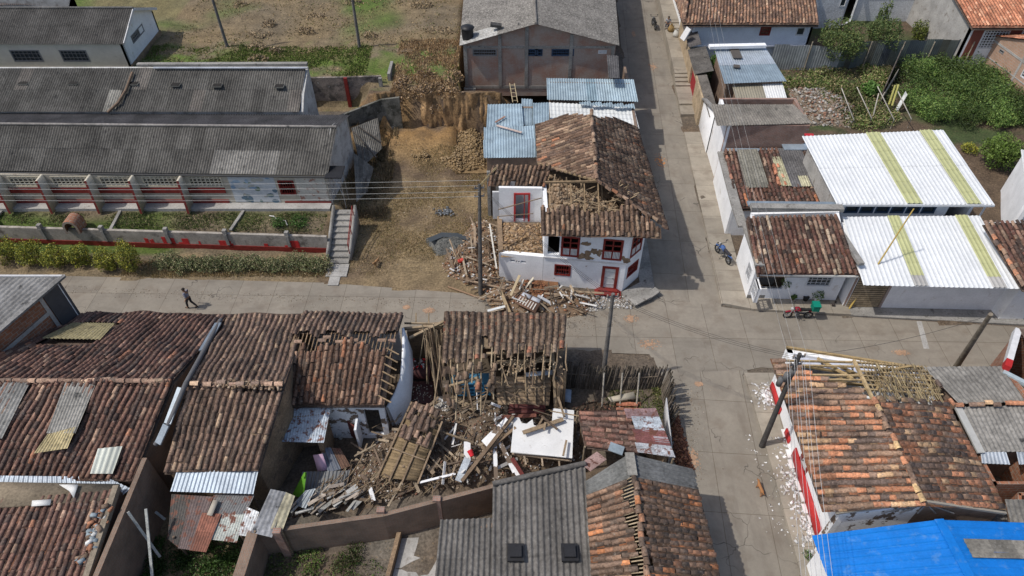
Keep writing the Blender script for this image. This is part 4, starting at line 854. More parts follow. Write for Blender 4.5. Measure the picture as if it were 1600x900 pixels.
# brick house with grey roof
q = q_((1111, 163, 5.2), (1240, 163, 5.2), (1270, 193, 4.9), (1120, 197, 4.9))
t = thing('row_house', (18, 45.5, 0), 'brick house with weathered grey sheet roof above the patched roof', 'house')
mb = MB(); corr(mb, *q, col=(.17, .16, .145), cv=.2, special=lambda u, v: (.32, .30, .22) if random.random() < .15 else None); mb.build('roof', M_fiber, t)
walls(t, [(15.7, 43.9, 4.8), (21.7, 43.9, 4.8), (21.6, 47.4, 5.05), (15.8, 47.4, 5.05)], 0, M_brick, mats={3: M_white})
k = MB(); beam(k, A(1258, 212, 4.95), A(1272, 212, 4.95), .5, .05, (.42, .02, .03)); k.build('red_sheet', M_any, t)
k = MB(); P = [Vector((15.72, 47.4, 0)), Vector((15.95, 51.6, 0)), Vector((15.95, 51.6, 2.5)), Vector((15.72, 47.4, 3.9))]; V = P + [p + X * .2 for p in P]; k.add(V, [(0, 1, 2, 3), (4, 5, 6, 7), (3, 2, 6, 7), (1, 5, 6, 2)]); k.build('street_wall', M_white, t)
k = MB(); P = [Vector((x_ + 15.72, 47.4 + (4.2 * j_), z_)) for x_, j_, z_ in ((-.03, 0, 4.0), (.2, 1, 2.6))]; beam(k, P[0], P[1], .35, .12); k.build('coping', M_grey, t)
k = MB(); beam(k, (15.9, 43.55, 2.95), (21.5, 43.5, 2.95), .35, .1, (.3, .36, .42)); beam(k, A(1223, 229, 3.2), A(1262, 229, 3.2), .9, .08, (.33, .4, .47)); k.build('gutter', M_zinc, t)
# adobe street wall with red gate, thin roof strip
t = thing('adobe_wall', (16.3, 57, 0), 'tan adobe street wall with red gate and narrow dark roof strip', 'wall')
walls(t, [(15.95, 51.62, 2.6), (16.75, 66.5, 2.8)], 0, M('tan_plaster', (.42, .33, .22), .9, .3, 1.2, spots=((.25, .18, .12), 2, .55, .7)), {0: [(3.4, 6.2, .1, 2.3, 'void')]}, closed=False)
k = MB(); beam(k, (16.14, 55.1, 1.2), (16.28, 57.75, 1.2), .06, 2.2, (.30, .025, .03)); k.build('gate', M_any, t)
mb = MB()
def strip_roof(x0, x1, y0, y1, z0_, z1_, c_):
    corr(mb, (x1, y0, z1_), (x1 + .05 * (y1 - y0), y1, z1_), (x0 + .05 * (y1 - y0), y1, z0_), (x0, y0, z0_), c_, amp=.05, pitch=.25, sw=.5)
strip_roof(15.8, 17.4, 55.4, 60, 2.75, 3.1, (.09, .085, .08)); strip_roof(16.1, 17.2, 60, 66.4, 2.95, 3.3, (.085, .08, .08)); strip_roof(15.7, 16.5, 48.5, 55.3, 2.7, 2.8, (.12, .11, .10)); mb.build('roof_strip', M_fiber, t)
# courtyard zinc
t = shed('zinc_shed', 'courtyard shed with two-tone pale blue zinc roof and small dark skylights', 'shed', None, q_((1116, 76, 3.7), (1196, 74, 3.7), (1229, 127, 3.1), (1132, 131, 3.1)), 'zinc', 0, M_brickd, col=(.40, .45, .5), cv=.06, pitch=.2, sw=1.3, sl_=2.6, special=lambda u, v: (.27, .34, .39) if v > .66 else None, amp=.025)
k = MB()
for a_ in (((1147, 76, 3.75), (1153, 91, 3.65)), ((1146, 103, 3.5), (1156, 104, 3.5))): beam(k, A(*a_[0]), A(*a_[1]), .8 if a_[0][1] < 90 else .5, .07, (.09, .08, .07))
k.build('skylight', M_any, t)
k = MB(); beam(k, A(1108, 73, 4.0), A(1196, 71, 4.0), .5, .25); k.build('upstand', M_white, t)
shed('lean_to', 'small lean-to with brown corrugated panels and one white panel', 'shed', None, q_((1143, 131, 2.8), (1222, 128, 2.8), (1232, 162, 2.4), (1152, 163, 2.4)), 'paint', 0, M_brickd, col=(.23, .21, .16), cv=.15, pitch=.2, sw=.9, sl_=3, special=lambda u, v: (.62, .63, .62) if u > .66 else None)
# tile roof house at the top with pale blue wall
t = thing('tile_house', (22, 66, 0), 'pale blue house with weathered orange-brown tile roof at the top', 'house')
q = [Vector((17.6, 70, 6.0)), Vector((29.5, 70, 6.0)), Vector((28.2, 62.0, 4.2)), Vector((15.7, 62.0, 4.2))]
PT = [((.19, .12, .085), 4), ((.26, .15, .10), 3), ((.14, .09, .07), 4), ((.34, .24, .17), 1)]
mb = MB(); slab(mb, *q); tiles(mb, *q, P=PT, keep=lambda u, v: v > (.12 - u) * 8, loose=.3)
tiles(mb, Vector((17.4, 84, 6.2)), Vector((17.6, 70, 6.0)), Vector((15.7, 62.0, 4.2)), Vector((16.3, 84, 4.6)), PT); ridge(mb, (17.7, 70, 6.05), (15.8, 62.1, 4.3), PT); mb.build('roof', M_tile, t)
walls(t, [(16.85, 62.6, 4.1), (28.0, 62.6, 4.1), (28.0, 84, 4.3), (17.6, 84, 4.5)], 0, M('pale_blue_plaster', (.64, .69, .76), .9, .1, 1, fine=.05), {0: [(6.3, 7.3, 2.9, 3.7, 'bars_red'), (9.7, 10.5, 2.9, 3.7, 'glass_white')]}, mats={3: M_white})
k = MB(); box(k, 16.6, 28.1, 62.3, 62.55, 1.9, 2.0); k.build('ledge', M_white, t)
k = MB(); p = A(1066, 62, 3.2); beam(k, p, p + Vector((.5, .2, 1.0)), .7, .12, (.6, .6, .6)); k.build('chimney_hood', M_any, t)
# white house behind the fence
t = thing('white_house', (31, 72, 0), 'white house with tall dark doorway and window strip behind the trees', 'house')
walls(t, [(26.5, 70.5, 4.2), (34.2, 70.5, 4.2), (36.2, 72.2, 4.2), (43.0, 72.2, 4.2), (43, 82, 4.2), (26.5, 82, 4.2)], 0, M('white_block', (.58, .60, .62), .9, .12, 1), {0: [(2.8, 4.2, 2.2, 3.6, 'glass_white'), (7.0, 7.6, 2.3, 3.6, 'glass_white')], 1: [(.3, 2.4, .1, 3.8, 'void')], 2: [(.6, 6.0, 2.4, 3.7, 'glass_white')]})
mb = MB(); corr(mb, Vector((26.2, 83, 4.8)), Vector((43.3, 83, 4.8)), Vector((43.3, 72, 4.35)), Vector((26.2, 72, 4.35)), (.3, .3, .3)); mb.build('roof', M_fiber, t)
# orange tile houses at the right
t = thing('tile_house', (47, 66, 0), 'house with clean orange tile roof and white grilled windows, top right', 'house')
q = [Vector((41.6, 71, 6.6)), Vector((62, 71, 6.6)), Vector((62, 60.9, 4.4)), Vector((41.7, 60.9, 4.4))]
mb = MB(); slab(mb, *q); tiles(mb, *q, P=ORANGE); tiles(mb, q[1], q[0], Vector((41.6, 81, 4.4)), Vector((62, 81, 4.4)), ORANGE, pu=.5, pv=.6); mb.build('roof', M_tile, t)
walls(t, [(42.0, 61.6, 4.25), (61, 61.6, 4.25), (61, 71, 6.5), (61, 80, 4.3), (42, 80, 4.3), (42, 71, 6.5)], 0, M_greyl, {0: [(1.5, 3.8, 2.1, 3.9, 'lattice_white'), (6.0, 8.1, 2.0, 3.8, 'lattice_white'), (10.3, 12, 2, 3.8, 'glass_blue')]}, mats={0: M_white})
for a_ in ((.4, 1.4), (3.85, 4.9), (8.15, 10.1)): k = MB(); obox(k, Vector((42, 61.6, 0)), X, -Y, Z, a_[0], a_[1], .003, .04, 1, 4.2, (.22, .07, .05)); k.build('painted_panel', M_any, t)
k = MB(); obox(k, Vector((42, 61.6, 0)), X, -Y, Z, 5.0, 8.1, .003, .04, 1, 1.9, (.22, .07, .05)); k.build('painted_panel', M_any, t)
t = thing('brick_house', (44, 56, 0), 'pale brick gabled house with orange tiles beside the overgrown lot', 'house')
a0, a1 = A(1526, 104, 0), A(1612, 172, 0); d_ = (a1 - a0).normalized(); nn_ = Vector((-d_.y, d_.x, 0)); nn_ = nn_ if nn_.x > 0 else -nn_
Lg = (a1 - a0).length + 2; pk = lerp(a0, a1, .46) ; a1 = a0 + d_ * Lg
P6 = [a0, a0 + d_ * Lg * .45, a1, a1 + nn_ * 12, a0 + d_ * Lg * .45 + nn_ * 12, a0 + nn_ * 12]; zt = [3.0, 4.7, 2.9, 2.9, 4.7, 3.0]
walls(t, [(p.x, p.y, z) for p, z in zip(P6, zt)], 0, M_blockp, {0: [(1.6, 2.2, 2.3, 2.6, 'glass_grey')], 1: [(.6, 1.3, 1.7, 2.6, 'grid_white')]})
mb = MB(); up_ = Z * .12; o_ = -nn_ * .25
tiles(mb, P6[1] + Z * 4.82 + o_, P6[4] + Z * 4.82, P6[5] - d_ * .4 + Z * 2.95, P6[0] - d_ * .4 + Z * 2.95 + o_, ORANGE); tiles(mb, P6[4] + Z * 4.82, P6[1] + Z * 4.82 + o_, P6[2] + d_ * .4 + Z * 2.85 + o_, P6[3] + d_ * .4 + Z * 2.85, ORANGE); ridge(mb, P6[1] + Z * 4.9 + o_, P6[4] + Z * 4.9, ORANGE); mb.build('roof', M_tile, t)
k = MB(); 
for s_, zz in ((.12, 2.9), (Lg * .45, 4.5), (Lg - .2, 2.8)): obox(k, a0, d_, -nn_, Z, s_ - .12, s_ + .12, .003, .03, 0, zz)
obox(k, a0, d_, -nn_, Z, 0, Lg, .004, .035, 2.75, 2.95); obox(k, a0, d_, -nn_, Z, 0, Lg, .004, .035, 1.3, 1.4); k.build('concrete_frame', M_greyl, t)
# the two big white roofs
q = q_((1253, 213, 5.0), (1474, 203, 5.0), (1554, 320, 4.4), (1307, 319, 4.4))
t = thing('white_roof_house', (24, 37.5, 0), 'rear building with big white ribbed roof and two yellow skylight stripes', 'house', 'white roofed buildings')
PR = [0, 1, 1, 0, 0, 0, 0, 0, 0, 0]
def wr(q, stripes, vmax=1.):
    mb = MB(); corr(mb, *q, col=WHT, cv=.015, pitch=.30, amp=.045, sw=1.2, sl_=4, step=6, prof=[0, 1, 1, 0, 0, 0], special=lambda u, v: None)
    for u0, u1 in stripes:
        m2 = MB()
        f_ = lambda u, v: Vector(bil(*q, u, v)) + Z * .07
        corr(m2, f_(u0, -.001), f_(u1, -.001), f_(u1, vmax), f_(u0, vmax), YL, cv=.05, pitch=.3, amp=.045, sw=1.2, sl_=1.1, step=6, prof=[0, 1, 1, 0, 0, 0]); m2.build('skylight_stripe', M_paint, t)
    return mb
mb = wr(q, ((.445, .545), (.825, .915))); mb.build('roof', M_paint, t);
a, b, c, d = q; walls(t, [(d.x + .35, d.y + .3, 4.3), (c.x - 1.0, c.y + .3, 4.3), (b.x - .8, b.y - .4, 4.85), (a.x + .5, a.y - .4, 4.85)], 0, M_white, {0: [(.5 + i * 1.0, 1.4 + i * 1.0, 3.45, 4.05, 'glass_blue') for i in range(6)] + [(7.2, 9.6, 2.9, 4.1, 'void')]}, mats={3: M_greyl})
k = MB(); beam(k, (d.x, d.y - .02, 4.34), (c.x, c.y - .02, 4.34), .1, .14, (.6, .62, .64)); k.build('gutter', M_any, t)
q = q_((1316, 339, 3.8), (1531, 337, 3.8), (1597, 452, 3.1), (1349, 446, 3.1))
t = thing('white_roof_house', (25.5, 32, 0), 'street-side building with big white ribbed roof beneath the leaning yellow pole', 'house', 'white roofed buildings')
mb = wr(q, ((.325, .41), (.815, .905)), .86); mb.build('roof', M_paint, t)
for u0, u1 in ((.325, .41), (.815, .905)):
    mb = MB(); f_ = lambda u, v: Vector(bil(*q, u, v)) + Z * .075
    corr(mb, f_(u0, .86), f_(u1, .86), f_(u1, 1.0), f_(u0, 1.0), (.4, .39, .37), pitch=.3, amp=.045, sw=1.2, step=6, prof=[0, 1, 1, 0, 0, 0]); mb.build('sheet_end', M_paint, t)
a, b, c, d = q
walls(t, [(21.0, 30.25, 3.0), (23.4, 30.15, 3.05), (33.5, 29.85, 3.05), (33.5, 34.3, 3.65), (21.1, 34.3, 3.65)], 0, M_white, {0: [(.15, 2.25, .1, 2.7, 'void')], 1: [(1.7, 3.2, 2.4, 2.85, 'glass_grey'), (6.2, 7.6, 2.35, 2.8, 'glass_grey'), (9.2, 10.1, 1.6, 2.5, 'glass_brown')]}, mats={0: M_brickw})
k = MB()
for i in range(14): box(k, 21.2, 23.2, 30.16, 30.2, .15 + i * .19, .15 + i * .19 + .12, (.33, .26, .17))
k.build('lattice_gate', M_wood, t); k = MB(); box(k, 21.2, 23.2, 30.3, 30.34, .1, 2.75); k.build('gate_shade', M_shade, t)  # dark sheet paints the shaded depth behind the gate slats
k = MB(); box(k, 30.9, 31.5, 29.86, 29.9, .5, 1.2, (.25, .3, .35)); k.build('meter_box', M_any, t)
q = q_((1537, 348, 4.5), (1650, 348, 4.5), (1700, 452, 3.3), (1600, 452, 3.3))
t = thing('tile_house', (33, 32, 0), 'dark tiled house at the right edge beside the white roofs', 'house'); mb = MB(); slab(mb, *q); tiles(mb, *q, P=OLD, loose=.3); a, b, c, d = q; ridge(mb, a + Z * .1, d + Z * .1, MIXED, r=.15); mb.build('roof', M_tile, t)
walls(t, [(d.x + .4, d.y + .6, 3.2), (c.x, c.y + .6, 3.2), (b.x, b.y, 4.3), (a.x + .5, a.y, 4.3)], 0, M_white)
t = thing('white_house', (36.5, 38, 0), 'tall white house side at the right edge above the tiled roof', 'house'); p = A(1588, 345, 2.0); walls(t, [(p.x, p.y, 3.3), (p.x + 8, p.y - .3, 3.3), (p.x + 10.5, p.y + 6, 3.3), (p.x + 2.9, p.y + 6, 3.3)], 0, M_white, {0: [(1.5, 3, 1.6, 2.6, 'glass_white')]}, th=.25)
mb = MB(); corr(mb, (p.x + 2.8, p.y + 6.3, 3.5), (p.x + 11, p.y + 6.3, 3.5), (p.x + 8.3, p.y - .3, 3.4), (p.x - .1, p.y - .3, 3.4), (.6, .61, .6), cv=.03, pitch=.3); mb.build('roof', M_paint, t)
# fence of sheets across the gardens
t = thing('sheet_fence', (30, 62, 0), 'tall patchwork fence of grey-green metal sheets behind the gardens', 'fence')
mb = MB(); random.seed(12); P0 = A(1200, 108, 0); P1 = A(1305, 112, 0); P2 = A(1345, 105, 0); P3 = A(1528, 104, 0)
for a_, b_, nseg, h_ in ((P0, P1, 9, 2.5), (P1, P2, 4, 2.7), (P2, P3, 15, 2.7)):
    for i in range(nseg):
        u0, u1 = i / nseg, (i + 1) / nseg; pa, pb = lerp(a_, b_, u0), lerp(a_, b_, u1); c_ = random.choice([(.17, .20, .19), (.20, .22, .20), (.12, .14, .14), (.17, .17, .14), (.10, .12, .14)]) if a_ is not P0 else (.36, .38, .39)
        hh = h_ + random.uniform(-.08, .08); corr(mb, pa + Z * hh, pb + Z * hh, pb, pa, c_, pitch=.2, amp=.02, sw=5, sl_=5, cv=.15)
mb.build('sheets', M_zinc, t)
for px in (1255, 1305, 1345, 1395, 1440, 1500):
    k = MB(); p = A(px, 110, 0); tube(k, [p - Y * .1, p - Y * .1 + Z * 2.9], .06, 6, (.3, .26, .2)); k.build('post', M_wood, t)
simple_wall('garden_fence', 'dark board fence running down between the two gardens', [tuple(A(1395, 108))[:2], tuple(A(1372, 160))[:2]], 0, (2.2, 1.6), M('dark_boards', (.10, .085, .075), .9, .4, 3), th=.08, cat='fence')
k = MB(); P = [A(1372, 165, 0), A(1395, 128, 0)]; d_ = (P[1] - P[0]); V = [P[0], P[1], P[1] + Z * 1.3, P[0] + Z * 1.0]; k.add(V + [v + X * .1 for v in V], BF, (.3, .27, .22)); tag(k.build('concrete_board', M_any), 'pale concrete panel standing at the foot of the dark board fence', 'panel')
# ================================================================ south-east block
RB = A(1445, 790, 4.5); RA = A(1334, 563, 4.5); LA, LB_ = A(1203, 560, 3.4), A(1285, 801, 3.4); QA, QB = A(1452, 572, 3.4), A(1573, 796, 3.4)
t = thing('red_roof_house', (18, 19, 0), 'corner house with large orange and black tile roof, its north end open timber', 'house')
mb = MB(); lim = lambda v, s: .27 * (1 - v) ** 1.4 + jagged(v, .015, s, 9)
kL = lambda u, v: u > (.285 * (1 - v) ** 1.25 + .015 * math.sin(v * 40) - .0)
tiles(mb, RA, RB, LB_, LA, MIXED, kL, loose=.25, wave=.15, pu=.36)
kR = lambda u, v: u < 1 - (.30 - .02 * v + .012 * math.sin(v * 37))
tiles(mb, RB, RA, QA, QB, MIXED, kR, loose=.25, wave=.15, pu=.36)
ridge(mb, lerp(RA, RB, .3) + Z * .08, RB + Z * .06, MIXED + [((.4, .28, .15), 5)], r=.14, miss=.25, jit=.05); mb.build('roof', M_tile, t)
random.seed(31)
WHP = [(14.8, 24.1, 3.3), (21.3, 22.7, 3.3), (21.5, 19.0, 3.4), (21.6, 14.62, 3.3), (17.9, 14.62, 4.35), (14.6, 14.62, 3.3)]
walls(t, WHP, 0, M_white, {5: [(3.2, 4.2, .15, 2.2, 'door_red'), (5.6, 6.6, 1.1, 2.2, 'bars_white')]}, mats={3: M_brickd, 4: M_flake, 2: M_brickd}, th=.3)
def frame_pts(u, v, L_): return Vector(bil(RA, RB, LB_, LA, u, v)) if L_ else Vector(bil(RB, RA, QA, QB, 1 - u, v))
TM = (.42, .31, .17)
for i in range(7):     # bare rafters of the broken end
    u = .01 + i * .036; k = MB(); beam(k, frame_pts(u, .02, 1) - Z * .05, frame_pts(u, .98, 1) - Z * .05, .09, .1, np.array(TM) * random.uniform(.7, 1.1)); 
    if i not in (2, 5): k.build('rafter', M_wood, t)
for i in range(7):
    u = .01 + i * .036; k = MB(); beam(k, frame_pts(u, .02, 0) - Z * .05, frame_pts(u, .98, 0) - Z * .05, .09, .1, np.array(TM) * random.uniform(.7, 1.1)); k.build('rafter', M_wood, t)
k = MB(); beam(k, RA, lerp(RA, RB, .34), .13, .16, TM); k.build('ridge_beam', M_wood, t)
for a_, b2 in (((14.8, 24.1, 3.38), (21.5, 22.65, 3.38)), ((14.9, 23.0, 3.3), (21.5, 21.5, 3.3)), ((16.0, 21.8, 3.3), (20.5, 22.3, 4.0)), ((17.2, 22.8, 3.4), (18.4, 20.8, 4.3)), ((16.3, 23.4, 3.3), (17.0, 21.2, 4.4)), ((19.8, 22.9, 3.3), (18.0, 20.6, 4.4)), ((15, 22, 3.3), (18.6, 21.5, 3.4))):
    k = MB(); beam(k, a_, b2, .11, .13, np.array((.36, .26, .13)) * random.uniform(.8, 1.2)); k.build('tie_beam', M_wood, t)
k = MB()
for i in range(120):     # split cane laths still on the rafters
    u = random.uniform(0, .29); v = random.uniform(.15, .95); l = random.uniform(.15, .45); p = frame_pts(u, v, 0) + Z * random.uniform(.02, .12); q2 = frame_pts(min(.30, u + random.uniform(.02, .12)), min(1, max(0, v + random.uniform(-.06, .06))), 0) + Z * random.uniform(.02, .12)
    beam(k, p, q2, .04, .03, np.array(random.choice([(.34, .27, .15), (.22, .17, .10), (.13, .10, .065)])) * random.uniform(.7, 1.2))
for i in range(20):
    v = .08 + i * .045; beam(k, frame_pts(0, v, 0) + Z * .03, frame_pts(.3, v + random.uniform(-.02, .02), 0) + Z * .03, .035, .03, np.array((.27, .21, .12)) * random.uniform(.7, 1.2))
tag(k.build('cane_lath', M_wood, t), kind='stuff')
k = MB(); box(k, 15.1, 21.2, 15.2, 22.6, .02, .08, (.1, .085, .07)); k.build('room_floor', M_any, t)
walls(t, [(15.0, 21.6, 2.9), (19.6, 20.8, 3.0), (19.8, 22.9, 3.0)], .0, M_peel, closed=False, name='inner_wall', th=.15)
k = MB(); 
for i, x_ in enumerate((15.1, 16.6, 18.1, 19.3)): 
    beam(k, (x_, 23.55 - (x_ - 15) * .21, 3.1), (x_ + 1.38, 23.25 - (x_ - 15) * .21, 3.1), .8, .03, (.50, .53, .62))
k.build('ceiling_sheet', M_any, t)
k = MB(); 
for q3 in range(-2, 3): beam(k, Vector((17.9, 14.54, 4.3)), Vector((17.9 + q3 * .8, 14.54, 3.4)), .05, .05, (.26, .25, .24))
beam(k, (14.3, 14.55, 3.38), (17.9, 14.55, 4.42), .1, .12, (.3, .27, .22)); beam(k, (17.9, 14.55, 4.42), (21.8, 14.55, 3.38), .1, .12, (.3, .27, .22)); k.build('gable_truss', M_any, t)
for y0, y1 in ((23.9, 22.0), (20.8, 20.1), (19.4, 15.0)):
    k = MB(); xo = lambda y: 14.6 + (y - 14.62) * .021; zt_ = .62 if y1 > 20 else .95; P = [Vector((xo(y1) - .10, y1, 0)), Vector((xo(y0) - .10, y0, 0)), Vector((xo(y0) - .003, y0, 0)), Vector((xo(y1) - .003, y1, 0))]; k.add(P + [p + Z * zt_ for p in P], BF); k.build('red_plinth', M_redb, t)
# white plaster chips shaken off onto the pavement
def scatter(name, label, fn, n, s0, s1, cols, z=.16, flat=.12, mat=None, cat='debris'):
    mb = MB(); chips(mb, fn, n, s0, s1, cols, flat); return tag(mb.build(name, mat or M_rub), label, cat, kind='stuff')
random.seed(8)
scatter('plaster_debris', 'white plaster chips scattered on the pavement under the red plinth', lambda: (lambda y: (14.65 - abs(random.gauss(0, .45)), y, .16))(random.choice([random.uniform(14, 20.5), random.gauss(18.2, .6), random.gauss(15.2, .6), random.gauss(23.3, .4)])), 520, .05, .26, ((.7, .7, .7), (.62, .62, .62), (.5, .48, .45)))
scatter('plaster_debris', 'sparse white crumbs on the road beside the kerb', lambda: (random.gauss(13.1, .35), random.uniform(14, 21), .01), 70, .03, .14, ((.7, .7, .7), (.5, .48, .45)))
k = MB(); 
for i in range(9): obox(k, Vector((14.62 - random.random() * .3, 20.5 - i * .62, .16)), X, Y, Z, 0, .35, 0, .5, 0, .05 + i * .002, (.7, .7, .7))
tag(k.build('plaster_slab', M_any), 'large flat plaster pieces fallen in a line against the red wall', 'debris', kind='stuff')
# sheds on its east side
q = q_((1442, 573, 3.5), (1568, 572, 3.5), (1606, 628, 3.2), (1498, 631, 3.2))
shed('sheet_roof_shed', 'grey sheet roof shed next to the bare cane laths', 'shed', None, q, 'fiber', 0, M_brickd, col=(.19, .185, .175), cv=.1, pitch=.22, amp=.04)
q = q_((1499, 636, 3.1), (1640, 632, 3.1), (1680, 706, 2.8), (1532, 706, 2.8))
t = shed('sheet_roof_shed', 'grey sheet roof shed below a line of loose ridge tiles', 'shed', None, q, 'fiber', 0, M_brickd, col=(.21, .205, .195), cv=.1, pitch=.22, amp=.04)
k = MB(); beam(k, A(1497, 637, 3.15), A(1533, 708, 2.9), .35, .1, (.4, .4, .38)); k.build('side_flashing', M_any, t)
k = MB(); ridge(k, A(1492, 633, 3.3), A(1640, 629, 3.3), MIXED, r=.13, jit=.04, miss=.1); tag(k.build('ridge_tiles', M_tile), 'row of loose orange and black tiles between the two grey shed roofs', 'roof tiles')
k = MB(); tiles(k, A(1448, 590, 3.6), A(1462, 590, 3.6), A(1500, 640, 3.35), A(1480, 640, 3.35), MIXED, keep=lambda u, v: random.random() < .35, loose=1); tag(k.build('loose_tiles', M_tile), 'few loose tiles strewn along the edge of the grey roof by the laths', 'roof tiles', kind='stuff')
t = thing('brick_outhouse', (24, 16.5, 0), 'orange brick outhouses with scraps of zinc east of the tile roof', 'outhouse')
walls(t, [(22.6, 18.6, 2.6), (25.2, 18.6, 2.6), (25.2, 16.4, 2.6), (22.6, 16.4, 2.6)], 0, M_block, th=.15); walls(t, [(23.8, 16.2, 2.2), (28, 16.2, 2.2), (28, 14.9, 2.2), (23.2, 14.9, 2.2)], 0, M_block, th=.15)
mb = MB(); corr(mb, *q_((1532, 706, 2.8), (1572, 706, 2.8), (1578, 726, 2.7), (1534, 724, 2.7)), col=(.42, .46, .5)); corr(mb, *q_((1588, 706, 2.8), (1640, 706, 2.8), (1640, 724, 2.7), (1592, 726, 2.7)), col=(.42, .46, .5)); mb.build('zinc_scrap', M_zinc, t)
shed('sheet_roof_shed', 'low grey roof shed touching the top of the blue roof', 'shed', None, q_((1570, 780, 2.8), (1700, 782, 2.8), (1720, 822, 2.6), (1580, 822, 2.6)), 'fiber', 0, M_brickd, col=(.17, .165, .155), pitch=.22)
shed('sheet_roof_shed', 'narrow dark roofed passage under the gable of the tile roof', 'shed', None, q_((1518, 790, 2.5), (1572, 790, 2.5), (1575, 822, 2.3), (1520, 822, 2.3)), 'fiber', 0, M_brickd, col=(.10, .095, .09), pitch=.22)
# blue roof
RB0, RB1 = A(1466, 812, 3.7), A(1572, 1010, 3.7); e0_, e1_ = A(1268, 837, 2.75), A(1334, 1010, 2.75); g0, g1 = A(1640, 818, 3.0), A(1740, 1010, 3.0)
t = thing('blue_roof_building', (18, 12.5, 0), 'building with bright blue metal roof in the bottom right corner', 'building')
mb = MB(); P6_ = [0, 1, 0, 0, 0, 0]
corr(mb, RB1, RB0, e0_, e1_, (1, 1, 1), pitch=.34, amp=.06, sw=1.02, sl_=2.2, step=6, prof=P6_, cv=.05); corr(mb, RB0, RB1, g1, g0, (1, 1, 1), pitch=.34, amp=.06, sw=1.02, sl_=2.2, step=6, prof=P6_, cv=.05); mb.build('roof', M_blue, t)
k = MB(); beam(k, RB0 + Z * .06, RB1 + Z * .06, .4, .04); k.build('ridge_cap', M_blue, t)
f_ = lambda u, v: Vector(bil(RB0, RB1, g1, g0, u, v)) + Z * .08
k = MB(); corr(k, f_(.17, .12), f_(.33, .12), f_(.33, .98), f_(.17, .98), (.20, .19, .17), cv=.25, pitch=.22, amp=.02, sw=.6, sl_=1.2, keep=None); k.build('skylight', M_fiber, t)
walls(t, [(e0_.x + .5, 13.6, 2.7), (RB0.x, 13.8, 3.6), (g0.x, 13.6, 2.9), (g1.x, 6, 2.9), (RB1.x, 6, 3.6), (e0_.x + .6, 6, 2.7)], 0, M_white)
k = MB(); box(k, 13.3, 15.2, 12.0, 12.18, .15, .45, (.05, .09, .09)); tag(k.build('kerb_beam', M_any), kind='structure')
# brick building at the right edge
t = thing('brick_building', (27, 22, 0), 'brick building with white parapet and red end at the right edge', 'building')
p_ = A(1569, 580, 3.4); walls(t, [(p_.x, p_.y, 3.4), (p_.x + 1.9, p_.y + 2.6, 3.4), (p_.x + 8, p_.y + 1.5, 3.4), (p_.x + 8, p_.y - 4, 3.4), (p_.x + .6, p_.y - 3.5, 3.4)], 0, M_block, th=.25)
a_ = Vector((p_.x, p_.y, 3.5)); b_ = Vector((p_.x + 1.9, p_.y + 2.6, 3.5)); k = MB(); beam(k, lerp(a_, b_, .18) + Z * .1, b_ + Z * .1, .3, .45, (.6, .6, .6)); k.build('parapet', M_any, t); k = MB(); beam(k, a_ + Z * .1, lerp(a_, b_, .18) + Z * .1, .31, .46, (.4, .02, .02)); k.build('red_end', M_any, t)
k = MB(); beam(k, a_ + Vector((-.1, -.05, -.1)), a_ + Vector((2.5, -2.6, -.1)), .25, .2, (.35, .42, .45)); k.build('gutter', M_any, t)
mb = MB(); corr(mb, b_ + Z * .35, b_ + Vector((6, -1, .3)), Vector((p_.x + 8, p_.y - 4, 3.6)), Vector((p_.x + 1.4, p_.y - 1.5, 3.7)), (.16, .12, .1)); mb.build('roof', M_fiber, t)
# ================================================================ south-west block
# brick house at the far left
t = thing('brick_building', (-32, 22, 0), 'clay block building with ribbed grey roof at the left edge', 'building')
ne = A(100, 434, 6.0); se = A(0, 516, 6.0); 
a, b, c, d = Vector((-45, ne.y, 6.1)), Vector((ne.x + .1, ne.y, 6.1)), Vector((-27.2, 19.5, 5.7)), Vector((-45, 19.5, 5.7))
b2 = A(78, 454, 6.05)
mb = MB(); corr(mb, a, b, c, d, (.20, .20, .20), cv=.08, pitch=.3, amp=.05, sl_=9); mb.build('roof', M_fiber, t)
walls(t, [(-44.5, ne.y - .2, 6.0), (ne.x - .2, ne.y - .2, 6.0), (-27.4, 19.8, 5.6), (-44.5, 19.8, 5.6)], 0, M_block, {}, mats={0: M_white})
k = MB(); d_ = Vector((c.x - b.x, c.y - b.y, 0)).normalized(); n_ = Vector((-d_.y, d_.x, 0)); n_ = n_ if n_.x > 0 else -n_; o_ = Vector((ne.x - .2, ne.y - .2, 0))
obox(k, o_, d_, n_, Z, 0, 1.15, .003, .06, 3.1, 6.0, (.07, .07, .075)); k.build('dark_cladding', M_any, t)
k = MB()
for s_, z0_, z1_ in ((1.2, 3.0, 5.9),): obox(k, o_, d_, n_, Z, s_, s_ + .2, .003, .03, z0_, z1_)
for s_ in (0,): 
    P = [o_ + d_ * 1.2 + n_ * .04 + Z * 4.9, o_ + d_ * 8 + n_ * .04 + Z * 4.6, o_ + d_ * 8 + n_ * .04 + Z * 4.35, o_ + d_ * 1.2 + n_ * .04 + Z * 4.65]; k.add(P, [(0, 1, 2, 3)])
k.build('concrete_band', M_greyl, t); k = MB(); beam(k, b + Z * .05, c + Z * .05, .2, .12, (.16, .16, .16)); k.build('edge_flashing', M_fiber, t); k = MB(); beam(k, a + Z * .03, b + Z * .03, .12, .1, (.5, .5, .5)); k.build('edge_strip', M_any, t)
